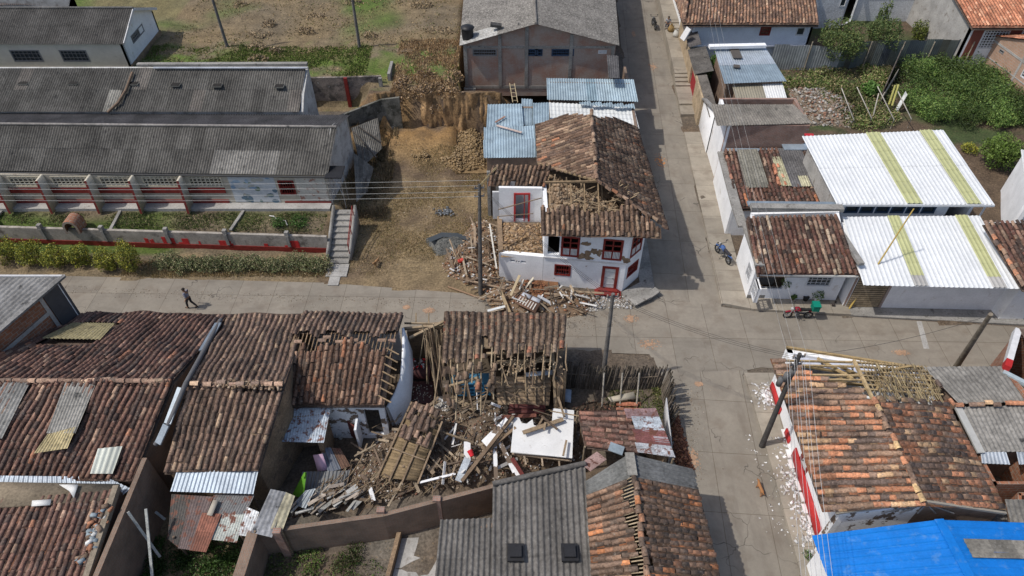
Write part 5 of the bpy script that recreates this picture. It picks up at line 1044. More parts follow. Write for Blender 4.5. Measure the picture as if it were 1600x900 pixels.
# long tile houses on the street
W1 = [((.11, .066, .053), 5), ((.15, .085, .066), 5), ((.085, .06, .052), 3), ((.20, .12, .09), 3), ((.28, .19, .14), 1), ((.33, .16, .10), .5)]
W2 = [((.15, .10, .077), 5), ((.19, .13, .097), 4), ((.11, .08, .064), 3), ((.25, .17, .125), 2), ((.32, .23, .16), .9)]
def pale(P, k): return [((c[0] * k, c[1] * k, c[2] * k), w_) for c, w_ in P]
t = thing('tile_house', (-21, 21.5, 0), 'long house under dark red tiles with grey and yellow translucent patches, far left', 'house', 'tile roofed houses on the lower street')
NL, NR, RL, RR_, SL, SR = A(98, 488, 3.3), A(357, 490, 3.3), A(-95, 596, 5.3), A(270, 597, 5.3), A(-190, 748, 3.1), A(207, 752, 3.1)
mb = MB(); slab(mb, RL, RR_, NR, NL); tiles(mb, RR_, RL, NL, NR, W1, loose=.3, wave=.22, keep=lambda u, v: not (.565 < u < .86 and .52 < v < .84)); slab(mb, RL, RR_, SR, SL); tiles(mb, RL, RR_, SR, SL, W1, loose=.3, wave=.25); ridge(mb, RL + Z * .07, RR_ + Z * .07, pale(W2, 1.3)); mb.build('roof', M_tile, t)
def patchq(pts, col, lift=.27, nm='sheet_patch', mat=None, **kw):
    mb = MB(); corr(mb, *[p + Z * lift for p in q_(*pts)], col=col, **kw); return mb.build(nm, mat or M_fiber, t)
zs = lambda py: 5.3 - (py - 596) / 155 * 2.15; zn = lambda py: 3.3 + (py - 489) / 107 * 2.0
patchq([(118, 509, zn(509)), (183, 510, zn(510)), (160, 536, zn(536)), (68, 534, zn(534))], (.24, .21, .12), sw=1.0, cv=.25)
patchq([(108, 598, 5.2), (157, 597, 5.2), (122, 682, zs(682)), (77, 682, zs(682))], (.27, .265, .25), sw=.6, pitch=.15, cv=.1, sl_=1.7)
patchq([(79, 684, zs(684)), (124, 672, zs(672)), (110, 706, zs(706)), (58, 714, zs(714))], (.34, .29, .17), sw=.6, pitch=.15, lift=.30)
patchq([(-30, 597, 5.2), (54, 597, 5.2), (8, 690, zs(690)), (-90, 690, zs(690))], (.24, .24, .235), sw=.8, cv=.15)
patchq([(157, 706, zs(706)), (195, 702, zs(702)), (180, 745, zs(745)), (145, 745, zs(745))], (.5, .52, .46), sw=.5, pitch=.25, amp=.05, mat=M_paint, lift=.28)
k = MB(); tube(k, [A(345, 500, 3.7), A(290, 600, 5.5), A(265, 660, 4.6), A(243, 695, 3.9)], .12, 8, (.10, .10, .105)); k.build('valley_gutter', M_any, t)
for a_, b2_ in (((341, 505, 3.9), (316, 548, 4.5)), ((283, 606, 5.35), (262, 662, 4.6)), ((260, 664, 4.6), (247, 693, 4.05))): k = MB(); beam(k, A(*a_), A(*b2_), .35, .08, (.23, .27, .31)); k.build('valley_sheet', M_zinc, t)
mb = MB(); corr(mb, A(-10, 743, 3.25), A(165, 745, 3.25), A(170, 757, 3.1), A(-14, 755, 3.1), (.33, .38, .44), sl_=3, pitch=.2, cv=.06); corr(mb, A(165, 745, 3.25), A(204, 763, 3.2), A(190, 776, 3.0), A(170, 757, 3.1), (.33, .38, .44), sl_=3, pitch=.2); mb.build('zinc_gutter', M_zinc, t)
ip = [(NL.x + .3, NL.y - .4, 3.15), (NR.x, NR.y - .4, 3.15), (RR_.x, RR_.y, 5.15), (SR.x - .15, SR.y + .3, 3.0), (SL.x, SL.y + .3, 3.0)]
walls(t, ip, 0, M_white, mats={1: M_brickd, 2: M_brickd, 3: M_brickd})
# second house and its damaged ridge
t = thing('tile_house', (-13.5, 21.5, 0), 'tile roofed house between two valleys with broken ridge and zinc strip eave', 'house', 'tile roofed houses on the lower street')
NL, NR, RL, RR_, SL, SR = A(357, 490, 3.4), A(480, 490, 3.4), A(291, 601, 5.3), A(443, 604, 5.3), A(255, 738, 3.1), A(404, 736, 3.1)
mb = MB(); slab(mb, RL, RR_, NR, NL); tiles(mb, RR_, RL, NL, NR, W2, loose=.35, wave=.25); slab(mb, RL, RR_, SR, SL); tiles(mb, RL, RR_, SR, SL, W2, loose=.35, wave=.25, keep=lambda u, v: not (u > .5 and .02 < v < .07 and random.random() < .8)); ridge(mb, RL + Z * .08, RR_ + Z * .08, pale(W2, 1.7), jit=.07, miss=.15); 
mb.build('roof', M_tile, t)
mb = MB(); random.seed(17); hz = None
chips(mb, lambda: (lambda u: lerp(RL, RR_, u) + Vector((0, random.gauss(0, .12), .12)))(random.uniform(.35, 1)), 130, .06, .25, ((.26, .18, .12), (.2, .14, .09), (.33, .25, .18))); mb.build('ridge_rubble', M_rub, t)
mb = MB(); corr(mb, *q_((277, 733, 3.1), (404, 734, 3.1), (396, 772, 2.75), (266, 768, 2.75)), col=(.38, .44, .5), cv=.06, pitch=.2, sl_=3, sw=.8); mb.build('zinc_eave', M_zinc, t)
walls(t, [(NL.x, NL.y - .4, 3.2), (NR.x, NR.y - .4, 3.2), (RR_.x - .1, RR_.y, 5.1), (SR.x - .1, SR.y + .2, 2.9), (SL.x + .1, SL.y + .2, 2.9), (RL.x + .1, RL.y, 5.1)], 0, M_adobe, mats={0: M_white})
# third, with the row of missing tiles
t = thing('tile_house', (-9, 23, 0), 'tile roofed house with a dark slot of missing ridge tiles and tilted white side wall', 'house', 'tile roofed houses on the lower street')
RL, RR_, NL, NR, SL, SR = A(452, 531, 4.7), A(617, 530, 4.7), A(474, 487, 3.5), A(630, 489, 3.5), A(436, 633, 3.3), A(600, 633, 3.3)
mb = MB(); slab(mb, lerp(RL, NL, .28), lerp(RR_, NR, .28), NR, NL); tiles(mb, RR_, RL, NL, NR, W2, loose=.3, wave=.12, keep=lambda u, v: v > .22 + .1 * math.sin(u * 23)); tiles(mb, RL, RR_, SR, SL, [((.13, .078, .055), 5), ((.17, .105, .075), 4), ((.09, .06, .046), 4), ((.26, .17, .12), 1.5), ((.28, .13, .075), .8)], loose=.4, wave=.14, keep=lambda u, v: v > .12 + .05 * math.sin(u * 31) + .06 * math.sin(u * 9) + max(0, .9 - u) * 0 and (u < .97 or v > .9)); slab(mb, lerp(RL, SL, .2), lerp(RR_, SR, .2), SR, SL); mb.build('roof', M_tile, t)
mb = MB(); ridge(mb, lerp(RL, RR_, .05) - Z * .1, lerp(RL, RR_, .98) - Z * .15, pale(W2, 1.1), jit=.08, miss=.3, r=.11); mb.build('slipped_ridge_tiles', M_tile, t)
for i in range(26):
    u = (i + .5) / 26; k = MB(); beam(k, lerp(lerp(RL, RR_, u), lerp(NL, NR, u), .4) - Z * .02, lerp(lerp(RL, RR_, u), lerp(SL, SR, u), .3) - Z * .02, .05, .05, np.array((.26, .18, .11)) * random.uniform(.7, 1.2)); k.build('lath', M_wood, t)
for i in range(7):
    v = .15 + i * .12; k = MB(); beam(k, lerp(RR_, SR, v) + Vector((-.35, 0, .06)), lerp(RR_, SR, v + .1) + Vector((.35, 0, .05)), .06, .05, (.28, .2, .12)); k.build('lath', M_wood, t)
walls(t, [(NL.x, NL.y - .4, 3.35), (NR.x - .3, NR.y - .4, 3.35), (RR_.x - .2, RR_.y, 4.4), (SR.x - .1, SR.y + .2, 3.1), (SL.x + .1, SL.y + .2, 3.1), (RL.x, RL.y, 4.4)], 0, M_adobe, mats={0: M_white, 3: M_flake}, skip=(1, 2), ops={3: [(.3, 1.1, .3, 2.6, 'void')]})
# the curved white side wall
k = MB(); prof = [(631, 512, 3.6), (632, 535, 4.0), (631, 560, 3.7), (628, 590, 3.2), (620, 612, 2.7), (606, 636, 2.2)]; V = []
for px, py, z_ in prof: p = A(px, py, z_); V += [p, Vector((p.x - .12, p.y, p.z - 0.02)), Vector((p.x + .15, p.y, z_ - 2.0)), Vector((p.x - .05, p.y, z_ - 2.0))]
Fq = []
for i in range(len(prof) - 1): o = i * 4; Fq += [(o, o + 4, o + 6, o + 2), (o + 1, o + 3, o + 7, o + 5), (o, o + 1, o + 5, o + 4)]
V = [Vector(v) for v in V]
for i in range(0, len(V), 4): V[i + 2].x += .12; V[i + 3].x += .1
k.add(V, Fq); k.build('leaning_wall', M_peel, t)
# zinc lean-to and yard behind
q = q_((436, 640, 2.9), (517, 634, 2.9), (506, 692, 2.4), (428, 690, 2.4))
shed('lean_to', 'rust-speckled zinc lean-to below the third tile roof', 'shed', None, q, 'rust', 0, M_adobe, col=(.40, .45, .50), cv=.12, pitch=.13, amp=.02, sw=.7, sl_=3, skip=(2,), special=lambda u, v: (.26, .31, .37) if u < .3 else None)
t = thing('washroom', A(535, 690, .2), 'roofless white washroom cubicle with dark red door beside the debris', 'washroom'); p = A(540, 690, 0)
walls(t, [(p.x - .9, p.y - .5, 1.9), (p.x - .8, p.y + .9, 2.1), (p.x + .95, p.y + .9, 2.1), (p.x + .9, p.y - .4, 1.7)], 0, M_peel, closed=False, th=.12)
k = MB(); beam(k, p + Vector((.1, .4, .9)), p + Vector((.75, -.1, .9)), .05, 1.4, (.12, .035, .03)); k.build('door', M_any, t)
k = MB(); lathe(k, p + Vector((-.3, .2, 0)), [(.12, 0), (.1, .2), (.2, .4), (.16, .4), (.1, .25)], 10, (.55, .55, .52)); k.build('toilet', M_any, t)
def flat(name, label, cat, pts, col, mat=None, th=.05, group=None, uv=False):
    mb = MB(); P = q_(*pts); slab(mb, *P, th=th, col=col, drop=0); return tag(mb.build(name, mat or M_any), label, cat, group)
flat('pink_cloth', 'pink cloth hanging beside the zinc lean-to opening', 'cloth', [(489, 711, 1.5), (504, 709, 1.5), (513, 735, .5), (496, 736, .4)], (.55, .38, .5))
flat('green_sheet', 'bright green pointed sheet standing in the yard corner', 'sheet', [(475, 738, 1.6), (479, 738, 1.5), (474, 778, .4), (456, 774, .4)], (.10, .28, .02))
def sheet(name, label, pts, col, mat, cat='metal sheet', group=None, **kw):
    mb = MB(); corr(mb, *q_(*pts), col=col, sw=9, sl_=9, **kw); return tag(mb.build(name, mat), label, cat, group)
sheet('fallen_sheet', 'wide dull grey sheet lying in the shaded yard', [(472, 737, .6), (547, 735, .6), (541, 768, .35), (466, 768, .3)], (.13, .135, .14), M_zinc)
sheet('fallen_sheet', 'small pale ribbed sheet beside the green pointed sheet', [(478, 766, .7), (493, 763, .8), (478, 795, .4), (457, 788, .4)], (.3, .34, .38), M_zinc)
sheet('fallen_sheet', 'blue-grey sheet leaning by the red-brown plank near the washroom', [(500, 700, 1.2), (517, 699, 1.2), (533, 733, .6), (512, 738, .5)], (.2, .22, .26), M_zinc)
sheet('fallen_sheet', 'rusty brown sheet leaning next to the blue-grey one', [(518, 699, 1.2), (532, 701, 1.2), (548, 728, .6), (534, 733, .6)], (.17, .10, .07), M_rust)
t = thing('lean_to', A(430, 800, 0), 'lean-to of mixed grey, cream and pale sheets at the brick wall end', 'shed')
mb = MB(); corr(mb, *q_((423, 764, 2.9), (447, 769, 2.9), (425, 840, 2.3), (392, 832, 2.3)), col=(.22, .23, .25), sw=.9, sl_=2, cv=.2, pitch=.2); corr(mb, *q_((447, 769, 2.95), (461, 775, 2.95), (442, 828, 2.4), (422, 826, 2.4)), col=(.34, .32, .24), pitch=.3, amp=.05, sl_=9, sw=9); mb.build('roof', M_fiber, t)
k = MB(); 
for px, py in ((430, 770), (398, 830), (440, 830)): p = A(px, py, 2.4); k = MB(); tube(k, [Vector((p.x, p.y, 0)), Vector((p.x, p.y, 2.4))], .05, 6, (.2, .15, .1)); k.build('post', M_wood, t)
# rusty sheds below the zinc eave
t = thing('rusty_shed', A(330, 820, 0), 'shed covered by rusty sheets and one white sheet below the zinc eave', 'shed')
mb = MB()
for pts, c_ in ([[(335, 772, 2.5), (398, 773, 2.5), (382, 806, 2.3), (318, 803, 2.3)], (.13, .13, .13)], [[(345, 803, 2.34), (383, 804, 2.34), (370, 848, 2.05), (329, 843, 2.05)], (.34, .36, .33)], [[(316, 801, 2.4), (346, 803, 2.4), (322, 863, 2.0), (296, 860, 2.0)], (.22, .09, .06)], [[(300, 774, 2.5), (333, 776, 2.5), (302, 860, 2.0), (278, 857, 2.0)], (.12, .09, .085)], [[(268, 772, 2.4), (300, 774, 2.4), (278, 855, 1.9), (262, 842, 1.9)], (.07, .065, .06)], [[(386, 792, 2.45), (405, 800, 2.4), (391, 839, 2.15), (372, 836, 2.15)], (.68, .7, .7)]):
    corr(mb, *q_(*pts), col=c_, sw=9, sl_=.9, cv=.25, pitch=.12, amp=.015)
mb.build('roof', M_rust, t)
k = MB()
for px, py in ((272, 840), (378, 838), (300, 775), (395, 775)): p = A(px, py, 2.0); k = MB(); tube(k, [Vector((p.x, p.y, 0)), Vector((p.x, p.y, 2.1))], .06, 6, (.15, .11, .08)); k.build('post', M_wood, t)
flat('roof_sheet', 'narrow pale board on the dark sheets of the rusty shed', 'board', [(333, 781, 2.65), (341, 782, 2.65), (331, 806, 2.5), (323, 804, 2.5)], (.4, .36, .3))
# tall brick side wall
t = simple_wall('brick_wall', 'tall damp brick wall with grey concrete pillars running down beside the dark yard', [(-17.25, 17.2), (-17.25, 5)], 0, (3.6, 3.4), M_brickd, th=.22)
for y_ in (15.2, 13.3, 11.3):
    k = MB(); box(k, -17.249, -17.2, y_ - .13, y_ + .13, 0, 3.4); k.build('pillar', M_grey, t)
t.children[0].data.materials[0] = M_brickd
k = MB(); box(k, -17.25, -17.21, 5, 17, 1.7, 1.85); k.build('ring_beam', M_grey, t)
for a_, b2_, l_ in (((200, 800, 3.5), (250, 870, 1.2), 'pale timber beam propped against the tall brick wall'), ((228, 795, 3.4), (238, 900, 1.5), 'thin grey pipe hanging down the tall brick wall'), ((243, 800, 1.5), (258, 812, 1.4), 'short white bar sticking out from the tall brick wall')):
    plankobj('bar', l_, 'beam', A(*a_), A(*b2_), .11, .08, (.33, .34, .32))
# bottom left tile roof with mortar apron
t = thing('tile_house', (-21, 13, 0), 'dark red tile roof with cracked mortar apron in the bottom left corner', 'house')
a, b, c, d = A(-110, 792, 3.7), A(178, 772, 3.7), A(128, 935, 3.1), A(-190, 935, 3.1)
mb = MB(); slab(mb, a, b, c, d); tiles(mb, a, b, c, d, pale(W1, 1.1), loose=.3, wave=.12); mb.build('roof', M_tile, t)
k = MB(); slab(k, A(-110, 752, 3.75), A(187, 757, 3.75), A(165, 782, 3.72), A(-130, 802, 3.72), th=.15, col=(1, 1, 1), drop=-.05); k.build('mortar_apron', M('mortar', (.21, .17, .12), .95, .3, 1, spots=((.1, .08, .06), 3, .6, .7)), t)
k = MB(); beam(k, A(183, 760, 3.85), A(132, 915, 3.25), .25, .3, (.24, .2, .15)); k.build('edge_wall', M_rub, t)
k = MB(); random.seed(2); chips(k, lambda: lerp(A(165, 790, 3.85), A(130, 880, 3.4), random.random()) + Vector((random.gauss(0, .18), 0, 0)), 60, .08, .35, ((.3, .14, .08), (.2, .14, .1), (.55, .55, .53), (.25, .3, .33))); k.build('edge_debris', M_rub, t)
k = MB()
for pts in ([(92, 757, 3.95), (122, 757, 3.95), (115, 778, 3.95), (108, 767, 3.95)], [(50, 782, 3.9), (80, 780, 3.9), (78, 789, 3.9), (49, 791, 3.9)]): slab(k, *q_(*pts), th=.03, col=(.6, .6, .58), drop=0)
k.build('lime_patch', M_any, t)
walls(t, [(a.x, A(0, 752, 3.7).y - .1, 3.6), (b.x, A(0, 757, 3.7).y - .1, 3.6), (c.x - .1, c.y, 3.0), (d.x, d.y, 3.0)], 0, M_brickd)
# boundary brick wall with pillars
t = simple_wall('brick_wall', 'low brick boundary wall with two pillars in front of the debris', [(-11.6, 14.1), (-5.9, 14.95), (-.75, 16.35)], 0, (2.15, 2.2, 2.35), M_brickd, th=.22)
for px, py in ((596, 797), (683, 780), (435, 830)):
    p = A(px, py, 2.25); k = MB(); box(k, p.x - .18, p.x + .18, p.y - .22, p.y + .05, 0, 2.5); k.build('pillar', M_brick, t)
k = MB(); beam(k, (-11.6, 14.2, 2.2), (-5.9, 15.05, 2.25), .2, .06); beam(k, (-5.9, 15.05, 2.25), (-.75, 16.45, 2.4), .2, .06); k.build('coping', M_brickd, t)
simple_wall('brick_wall', 'short brick wall stub with white edge running towards the camera', [(-11.9, 14.2), (-12.2, 8)], 0, (2.3, 2.2), M_brickd, th=.5)
poly('concrete_yard', [tuple(A(*p))[:2] for p in ((628, 842), (700, 838), (700, 960), (600, 960))], .06, M_greyl, .1)
simple_wall('low_wall', 'low rough wall between the grass patch and the concrete yard', [tuple(A(622, 838))[:2], tuple(A(598, 930))[:2]], 0, (.5, .45), M_adobe, th=.2)
# dark corrugated roof, centre bottom
DK = (.115, .11, .105)
t = thing('sheet_roof_building', (.5, 14, 0), 'building with dark grey corrugated roof and two square vents, centre bottom', 'building')
a, b, c, d = A(770, 757, 3.5), A(914, 725, 3.5), A(928, 940, 2.8), A(768, 940, 2.8)
mb = MB(); corr(mb, a, b, c, d, DK, pitch=.26, amp=.05, sw=1.0, sl_=1.9, cv=.08, step=6); corr(mb, *q_((688, 812, 3.15), (771, 809, 3.15), (769, 940, 2.75), (676, 940, 2.75)), col=DK, pitch=.26, amp=.05, sw=1.0, sl_=1.9, cv=.08, step=6); mb.build('roof', M_fiber, t)
k = MB(); tube(k, [a + Z * .06, b + Z * .06], .13, 8, (.10, .095, .09)); k.build('ridge_cap', M_fiber, t)
for px, py in ((806, 865), (890, 865)):
    p = A(px, py, 3.1); k = MB(); obox(k, p, X, Y, Z, -.36, .36, -.38, .38, .02, .16, (.05, .05, .05)); o = k.build('roof_vent', M_black, t); k = MB(); obox(k, p, X, Y, Z, -.24, .24, -.26, .26, .165, .30, (.03, .03, .03)); k.build('vent_cap', M_black, o)
walls(t, [(a.x + .2, a.y - .2, 3.4), (b.x - .1, b.y - .2, 3.4), (c.x - .1, c.y, 2.7), (d.x - 1.9, d.y, 2.6), (A(688, 812, 3).x + .2, A(688, 812, 3).y - .2, 3.0), (a.x + .2, A(688, 812, 3).y - .2, 3.1)], 0, M_brickd)
# shop: grey hip then tiles with the torn ridge
t = thing('tile_house', (6.2, 14.5, 0), 'house at the south street with grey sheets above brown-orange tiles and torn ridge', 'house')
R0, R1, l0, l1, r0_, r1_ = A(983, 709, 4.4), A(1018, 945, 4.4), A(915, 752, 3.5), A(928, 945, 3.5), A(1083, 733, 3.4), A(1137, 945, 3.4)
mb = MB(); H0, H1 = lerp(R0, R1, .175), lerp(R0, R1, .175); hl, hr = lerp(l0, l1, .13), lerp(r0_, r1_, .17)
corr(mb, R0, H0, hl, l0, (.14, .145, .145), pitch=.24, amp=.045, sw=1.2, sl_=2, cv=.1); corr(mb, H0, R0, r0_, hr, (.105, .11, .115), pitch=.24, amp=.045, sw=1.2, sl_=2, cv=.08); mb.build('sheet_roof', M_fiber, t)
k = MB(); beam(k, R0 + Z * .1, H0 + Z * .1, .42, .05, (.22, .215, .2)); k.build('ridge_cap', M_fiber, t)
mb = MB(); tiles(mb, H0, R1, l1, hl, SHOP, loose=.3, wave=.1, keep=lambda u, v: v > .20 + .11 * math.sin(u * 21) * math.sin(u * 5) + (.06 if random.random() < .3 else 0), pu=.31); tiles(mb, R1, H0, hr, r1_, SHOP, loose=.3, wave=.1, keep=lambda u, v: v > .035 + .03 * math.sin(u * 27)); mb.build('roof', M_tile, t)
k = MB(); ridge(k, H0 + Z * .08, R1 + Z * .05, SHOP, r=.14, jit=.05, miss=.1); k.build('ridge_tiles', M_tile, t)
for i in range(34):
    u = i / 34; k = MB(); p = lerp(H0, R1, u); q2 = lerp(lerp(H0, R1, u), lerp(hl, l1, u), .45); beam(k, p - Z * .03, q2 - Z * .06, .05, .04, np.array((.33, .26, .17)) * random.uniform(.7, 1.2)); k.build('batten', M_wood, t)
walls(t, [(l0.x + .1, l0.y - .2, 3.4), (R0.x, R0.y - .3, 4.25), (r0_.x - .7, r0_.y - .3, 3.3), (r1_.x - .7, r1_.y, 3.3), (R1.x, R1.y, 4.2), (l1.x + .1, l1.y, 3.4)], 0, M_white)
# small shed with tiles and rusty zinc
q = q_((903, 642, 2.7), (1022, 640, 2.7), (1052, 716, 2.3), (914, 697, 2.3))
t = thing('garden_shed', (5, 20, 0), 'small shed half covered by old tiles and half by rusty zinc', 'shed')
mb = MB(); f_ = lambda u, v, dz=0.: Vector(bil(*q, u, v)) + Z * dz
slab(mb, f_(0, 0), f_(.66, 0), f_(.62, 1), f_(0, 1)); tiles(mb, f_(.66, 0), f_(.62, 1), f_(0, 1), f_(0, 0), [((.14, .075, .06), 5), ((.19, .10, .075), 4), ((.10, .065, .055), 3), ((.25, .16, .12), 1.5)], pu=.30, pv=.36, h=.05, loose=.6); mb.build('tile_half', M_tile, t)
mb = MB()
for v0, v1, u0, c_ in ((0, .22, .6, (.30, .2, .2)), (.18, .5, .66, (.42, .46, .5)), (.47, .8, .62, (.22, .09, .085)), (.78, 1, .6, (.4, .42, .45)), (.6, .74, .85, (.32, .28, .3))):
    corr(mb, f_(u0, v0, .1), f_(1.02, v0, .1), f_(1.02, v1, .08), f_(u0, v1, .08), c_, sw=9, sl_=9, pitch=9)
    a_, b2_, c2_, d2_ = f_(u0, v0, .12), f_(1.02, v0, .12), f_(1.02, v1, .11), f_(u0, v1, .11); corr(mb, b2_, c2_, d2_, a_, c_, sw=.22, sl_=.8, pitch=.11, amp=.02, cv=.35)
mb.build('zinc_half', M_rust, t)
k = MB(); 
for u, v in ((0, 0), (1, 0), (1, 1), (0, 1), (.5, 1)): p = f_(u, v); k = MB(); tube(k, [Vector((p.x, p.y, 0)), p - Z * .05], .06, 6, (.25, .2, .14)); k.build('post', M_wood, t)
walls(t, [(q[0].x + .2, q[0].y - .2, 2.5), (q[1].x - .2, q[1].y - .2, 2.5), (q[2].x - .2, q[2].y + .2, 2.1)], 0, M_adobe, closed=False)
k = MB(); p = A(1047, 735, .1); P = [p + Vector((-.1, .3, 0)), p + Vector((.1, 3.2, 0)), p + Vector((.0, 3.2, 1.9)), p + Vector((-.2, .3, 1.9))]; V = P + [x + X * .05 for x in P]; k.add(V, BF, (.5, .5, .5)); tag(k.build('white_board', M_any), 'grey-white board standing upright at the zinc side of the garden shed', 'board')
plankobj('zinc_scrap', 'curved pale zinc scrap on the lower edge of the garden shed', 'metal sheet', A(952, 697, 2.6), A(974, 705, 2.55), .5, .04, (.35, .42, .46), mat=M_zinc)
plankobj('zinc_scrap', 'rusty white sheet piece between dark roof ridge and garden shed', 'metal sheet', A(915, 730, 3.5), A(940, 712, 3.1), .6, .04, (.45, .3, .26), mat=M_rust)
# palisade of split bamboo
t = thing('bamboo_palisade', (6, 24.6, 0), 'leaning palisade of split bamboo stakes enclosing the corner plot', 'fence')
random.seed(14); k = MB(); pathp = [A(878, 604), A(935, 610), A(985, 611), A(1031, 608)]
def stakes(k, p, q2, n, lean, hmax=2.0):
    for i in range(n):
        a_ = lerp(p, q2, (i + .5) / n); h_ = hmax + random.uniform(-.25, .12); tube(k, [a_, a_ + Vector((lean[0] + random.gauss(0, .09), lean[1] + random.gauss(0, .06), h_))], .045, 4, np.array(random.choice([(.13, .11, .085), (.17, .145, .115), (.10, .085, .065), (.2, .17, .14)])) * random.uniform(.8, 1.2), cap=False)
for p, q2, n in zip(pathp, pathp[1:], (34, 30, 28)): stakes(k, p, q2, n, (.15, .1))
k.build('north_stakes', M_wood, t); k = MB(); stakes(k, A(1031, 608), A(1037, 640), 22, (.25, 0), 1.9); stakes(k, A(1037, 640), A(1046, 668), 16, (.2, -.1), 1.7); k.build('street_stakes', M_wood, t)
k = MB(); beam(k, pathp[0] + Z * 1.2, pathp[2] + Z * 1.2, .05, .06, (.2, .16, .12)); beam(k, pathp[2] + Z * 1.2, pathp[3] + Z * 1.2, .05, .06, (.2, .16, .12)); k.build('rail', M_wood, t)
for px in (940, 968, 994):
    k = MB(); p = A(px, 640, 0); tube(k, [p, p + Vector((.05, 1.0, 2.0))], .05, 6, (.36, .33, .28)); k.build('prop', M_wood, t)
random.seed(6)
for r in range(4):
    for i in range(6 if r < 2 else 5):
        k = MB(); p = A(962 + i * 5.2, 632 + (r % 2) * 9, .05 + (r // 2) * .18); ridge(k, p, p + X * .2, [((.32, .13, .08), 4), ((.26, .12, .08), 2)], r=.13, step=.4, jit=.01)
        tag(k.build('roof_tile', M_tile), 'orange spare tile stacked inside the palisade plot', 'roof tile', 'stacked spare tiles in the palisade plot')
flat('fibre_sheet', 'broken pale fibre sheet draped over the stacked spare tiles', 'sheet', [(950, 621, .7), (990, 612, .8), (994, 622, .6), (955, 628, .55)], (.42, .38, .3))
# ================================================================ the collapsed house
t = thing('ruined_house', (0, 24, 0), 'ruined house with only its street-side strip of tiles left above bare timber', 'house')
NL, NR, RL, RR_ = A(694, 487, 3.5), A(886, 491, 3.5), A(690, 573, 5.0), A(881, 566, 5.0)
WR = [((.15, .105, .075), 5), ((.19, .135, .095), 4), ((.11, .075, .055), 3), ((.27, .12, .075), 1), ((.25, .19, .14), 1.5)]
mb = MB(); tiles(mb, RR_, RL, NL, NR, WR, loose=.35, wave=.12, pu=.34, keep=lambda u, v: v > ((.20 + .05 * math.sin(u * 40)) if u < .55 else (.26 + .1 * math.sin(u * 55)) if u < .68 else (.02 + .10 * abs(math.sin(u * 19)))) and not (.62 < u < .68 and .55 > v > .2)); mb.build('roof', M_tile, t)
mb = MB(); slab(mb, lerp(RL, NL, .35), lerp(RR_, NR, .3), NR, NL, th=.04, col=(.2, .15, .1)); mb.build('reed_lining', M_rub, t)
walls(t, [(NL.x + .1, NL.y - .45, 3.4), (NR.x - .1, NR.y - .45, 3.4)], 0, M_adobe, {0: [(1.5, 2.4, .1, 2.3, 'panel_brown'), (4.4, 5.4, 1, 2.2, 'bars_brown')]}, closed=False, th=.4)
walls(t, [(NR.x - .25, NR.y - .5, 3.3), (NR.x - .35, 22.4, 2.4)], 0, M_adobe, closed=False, th=-.35, name='side_wall', jag=.5)
walls(t, [(-6.0, 26.1, 2.6), (NL.x + .1, 26.2, 2.9)], 0, M_adobe, closed=False, th=.35, name='low_wall', jag=.25)
k = MB(); beam(k, (-6.1, 25.85, 2.9), (NL.x, 25.95, 3.1), .14, .14, (.3, .23, .15)); k.build('lintel', M_wood, t)
for a_, b2_ in (((640, 528, 2.9), (694, 502, 3.5)), ((632, 505, 2.9), (690, 506, 3.2)), ((650, 489, 3.1), (650, 505, 2.7)), ((670, 489, 3.2), (670, 505, 2.8))):
    k = MB(); beam(k, A(*a_), A(*b2_), .16 if a_[0] == 640 else .07, .1, (.30, .23, .15)); k.build('beam', M_wood, t)
random.seed(41); BC = [(.27, .2, .125), (.21, .155, .10), (.33, .26, .17), (.17, .12, .08)]
for i in range(26):     # hanging canes on the west end
    px = 655 + random.random() * 45; z1 = random.uniform(3.6, 4.7); p = A(px, random.uniform(505, 545), z1); k = MB(); tube(k, [p, Vector((p.x + random.gauss(.15, .2), p.y - random.uniform(.3, 1.5), random.uniform(.2, 2.0)))], .035, 5, np.array(random.choice(BC)) * random.uniform(.8, 1.2)); k.build('hanging_cane', M_wood, t)
for i in range(19):     # rafters running down behind the ridge
    u = (i + random.uniform(-.4, .4)) / 18; p = lerp(RL, RR_, u); k = MB(); d_ = random.uniform(.5, 2.4) if u < .5 else random.uniform(.3, 1.3); a_ = lerp(p, lerp(NL, NR, u), .35); tube(k, [a_, p, p + Vector((random.gauss(0, .28), -d_ * .8, -d_ * random.uniform(.3, .95)))], .04, 5, np.array(random.choice(BC)) * random.uniform(.8, 1.2)); k.build('rafter', M_wood, t)
mb = MB(); tiles(mb, RL, lerp(RL, RR_, .45), lerp(RL, RR_, .42) + Vector((0, -1.6, -1.1)), RL + Vector((.1, -1.6, -1.3)), WR, pu=.34, loose=2.2, keep=lambda u, v: random.random() < .5 - .35 * v); mb.build('sagging_tiles', M_tile, t)
mb = MB(); chips(mb, lambda: lerp(RL, RR_, random.uniform(.4, 1)) + Vector((0, random.gauss(-.1, .3), -.05)), 130, .03, .13, ((.27, .2, .13), (.2, .14, .09), (.33, .26, .18))); mb.build('ridge_rubble', M_rub, t)
for i in range(22):
    k = MB(); x_ = random.uniform(RL.x + .3, RR_.x); y_ = random.uniform(20.2, 22.6); z_ = random.uniform(2.2, 3.8); tube(k, [(x_, y_, z_), (x_ + random.gauss(0, 1.1), y_ + random.gauss(0, .6), z_ + random.gauss(0, .7))], .035, 5, np.array(random.choice(BC)) * random.uniform(.8, 1.2)); k.build('brace', M_wood, t)
for px, py, z_ in ((706, 618, 3.1), (771, 600, 3.4), (797, 585, 3.2), (868, 622, 3.2), (848, 590, 3.0), (880, 600, 3.3), (735, 600, 2.9)):
    p = A(px, py, 0); k = MB(); beam(k, A(px, py + 38, 0) , A(px, py + 38, 0) + Vector((random.gauss(0, .08), 0, z_)), .13, .13, (.26, .19, .12)); k.build('post', M_wood, t)
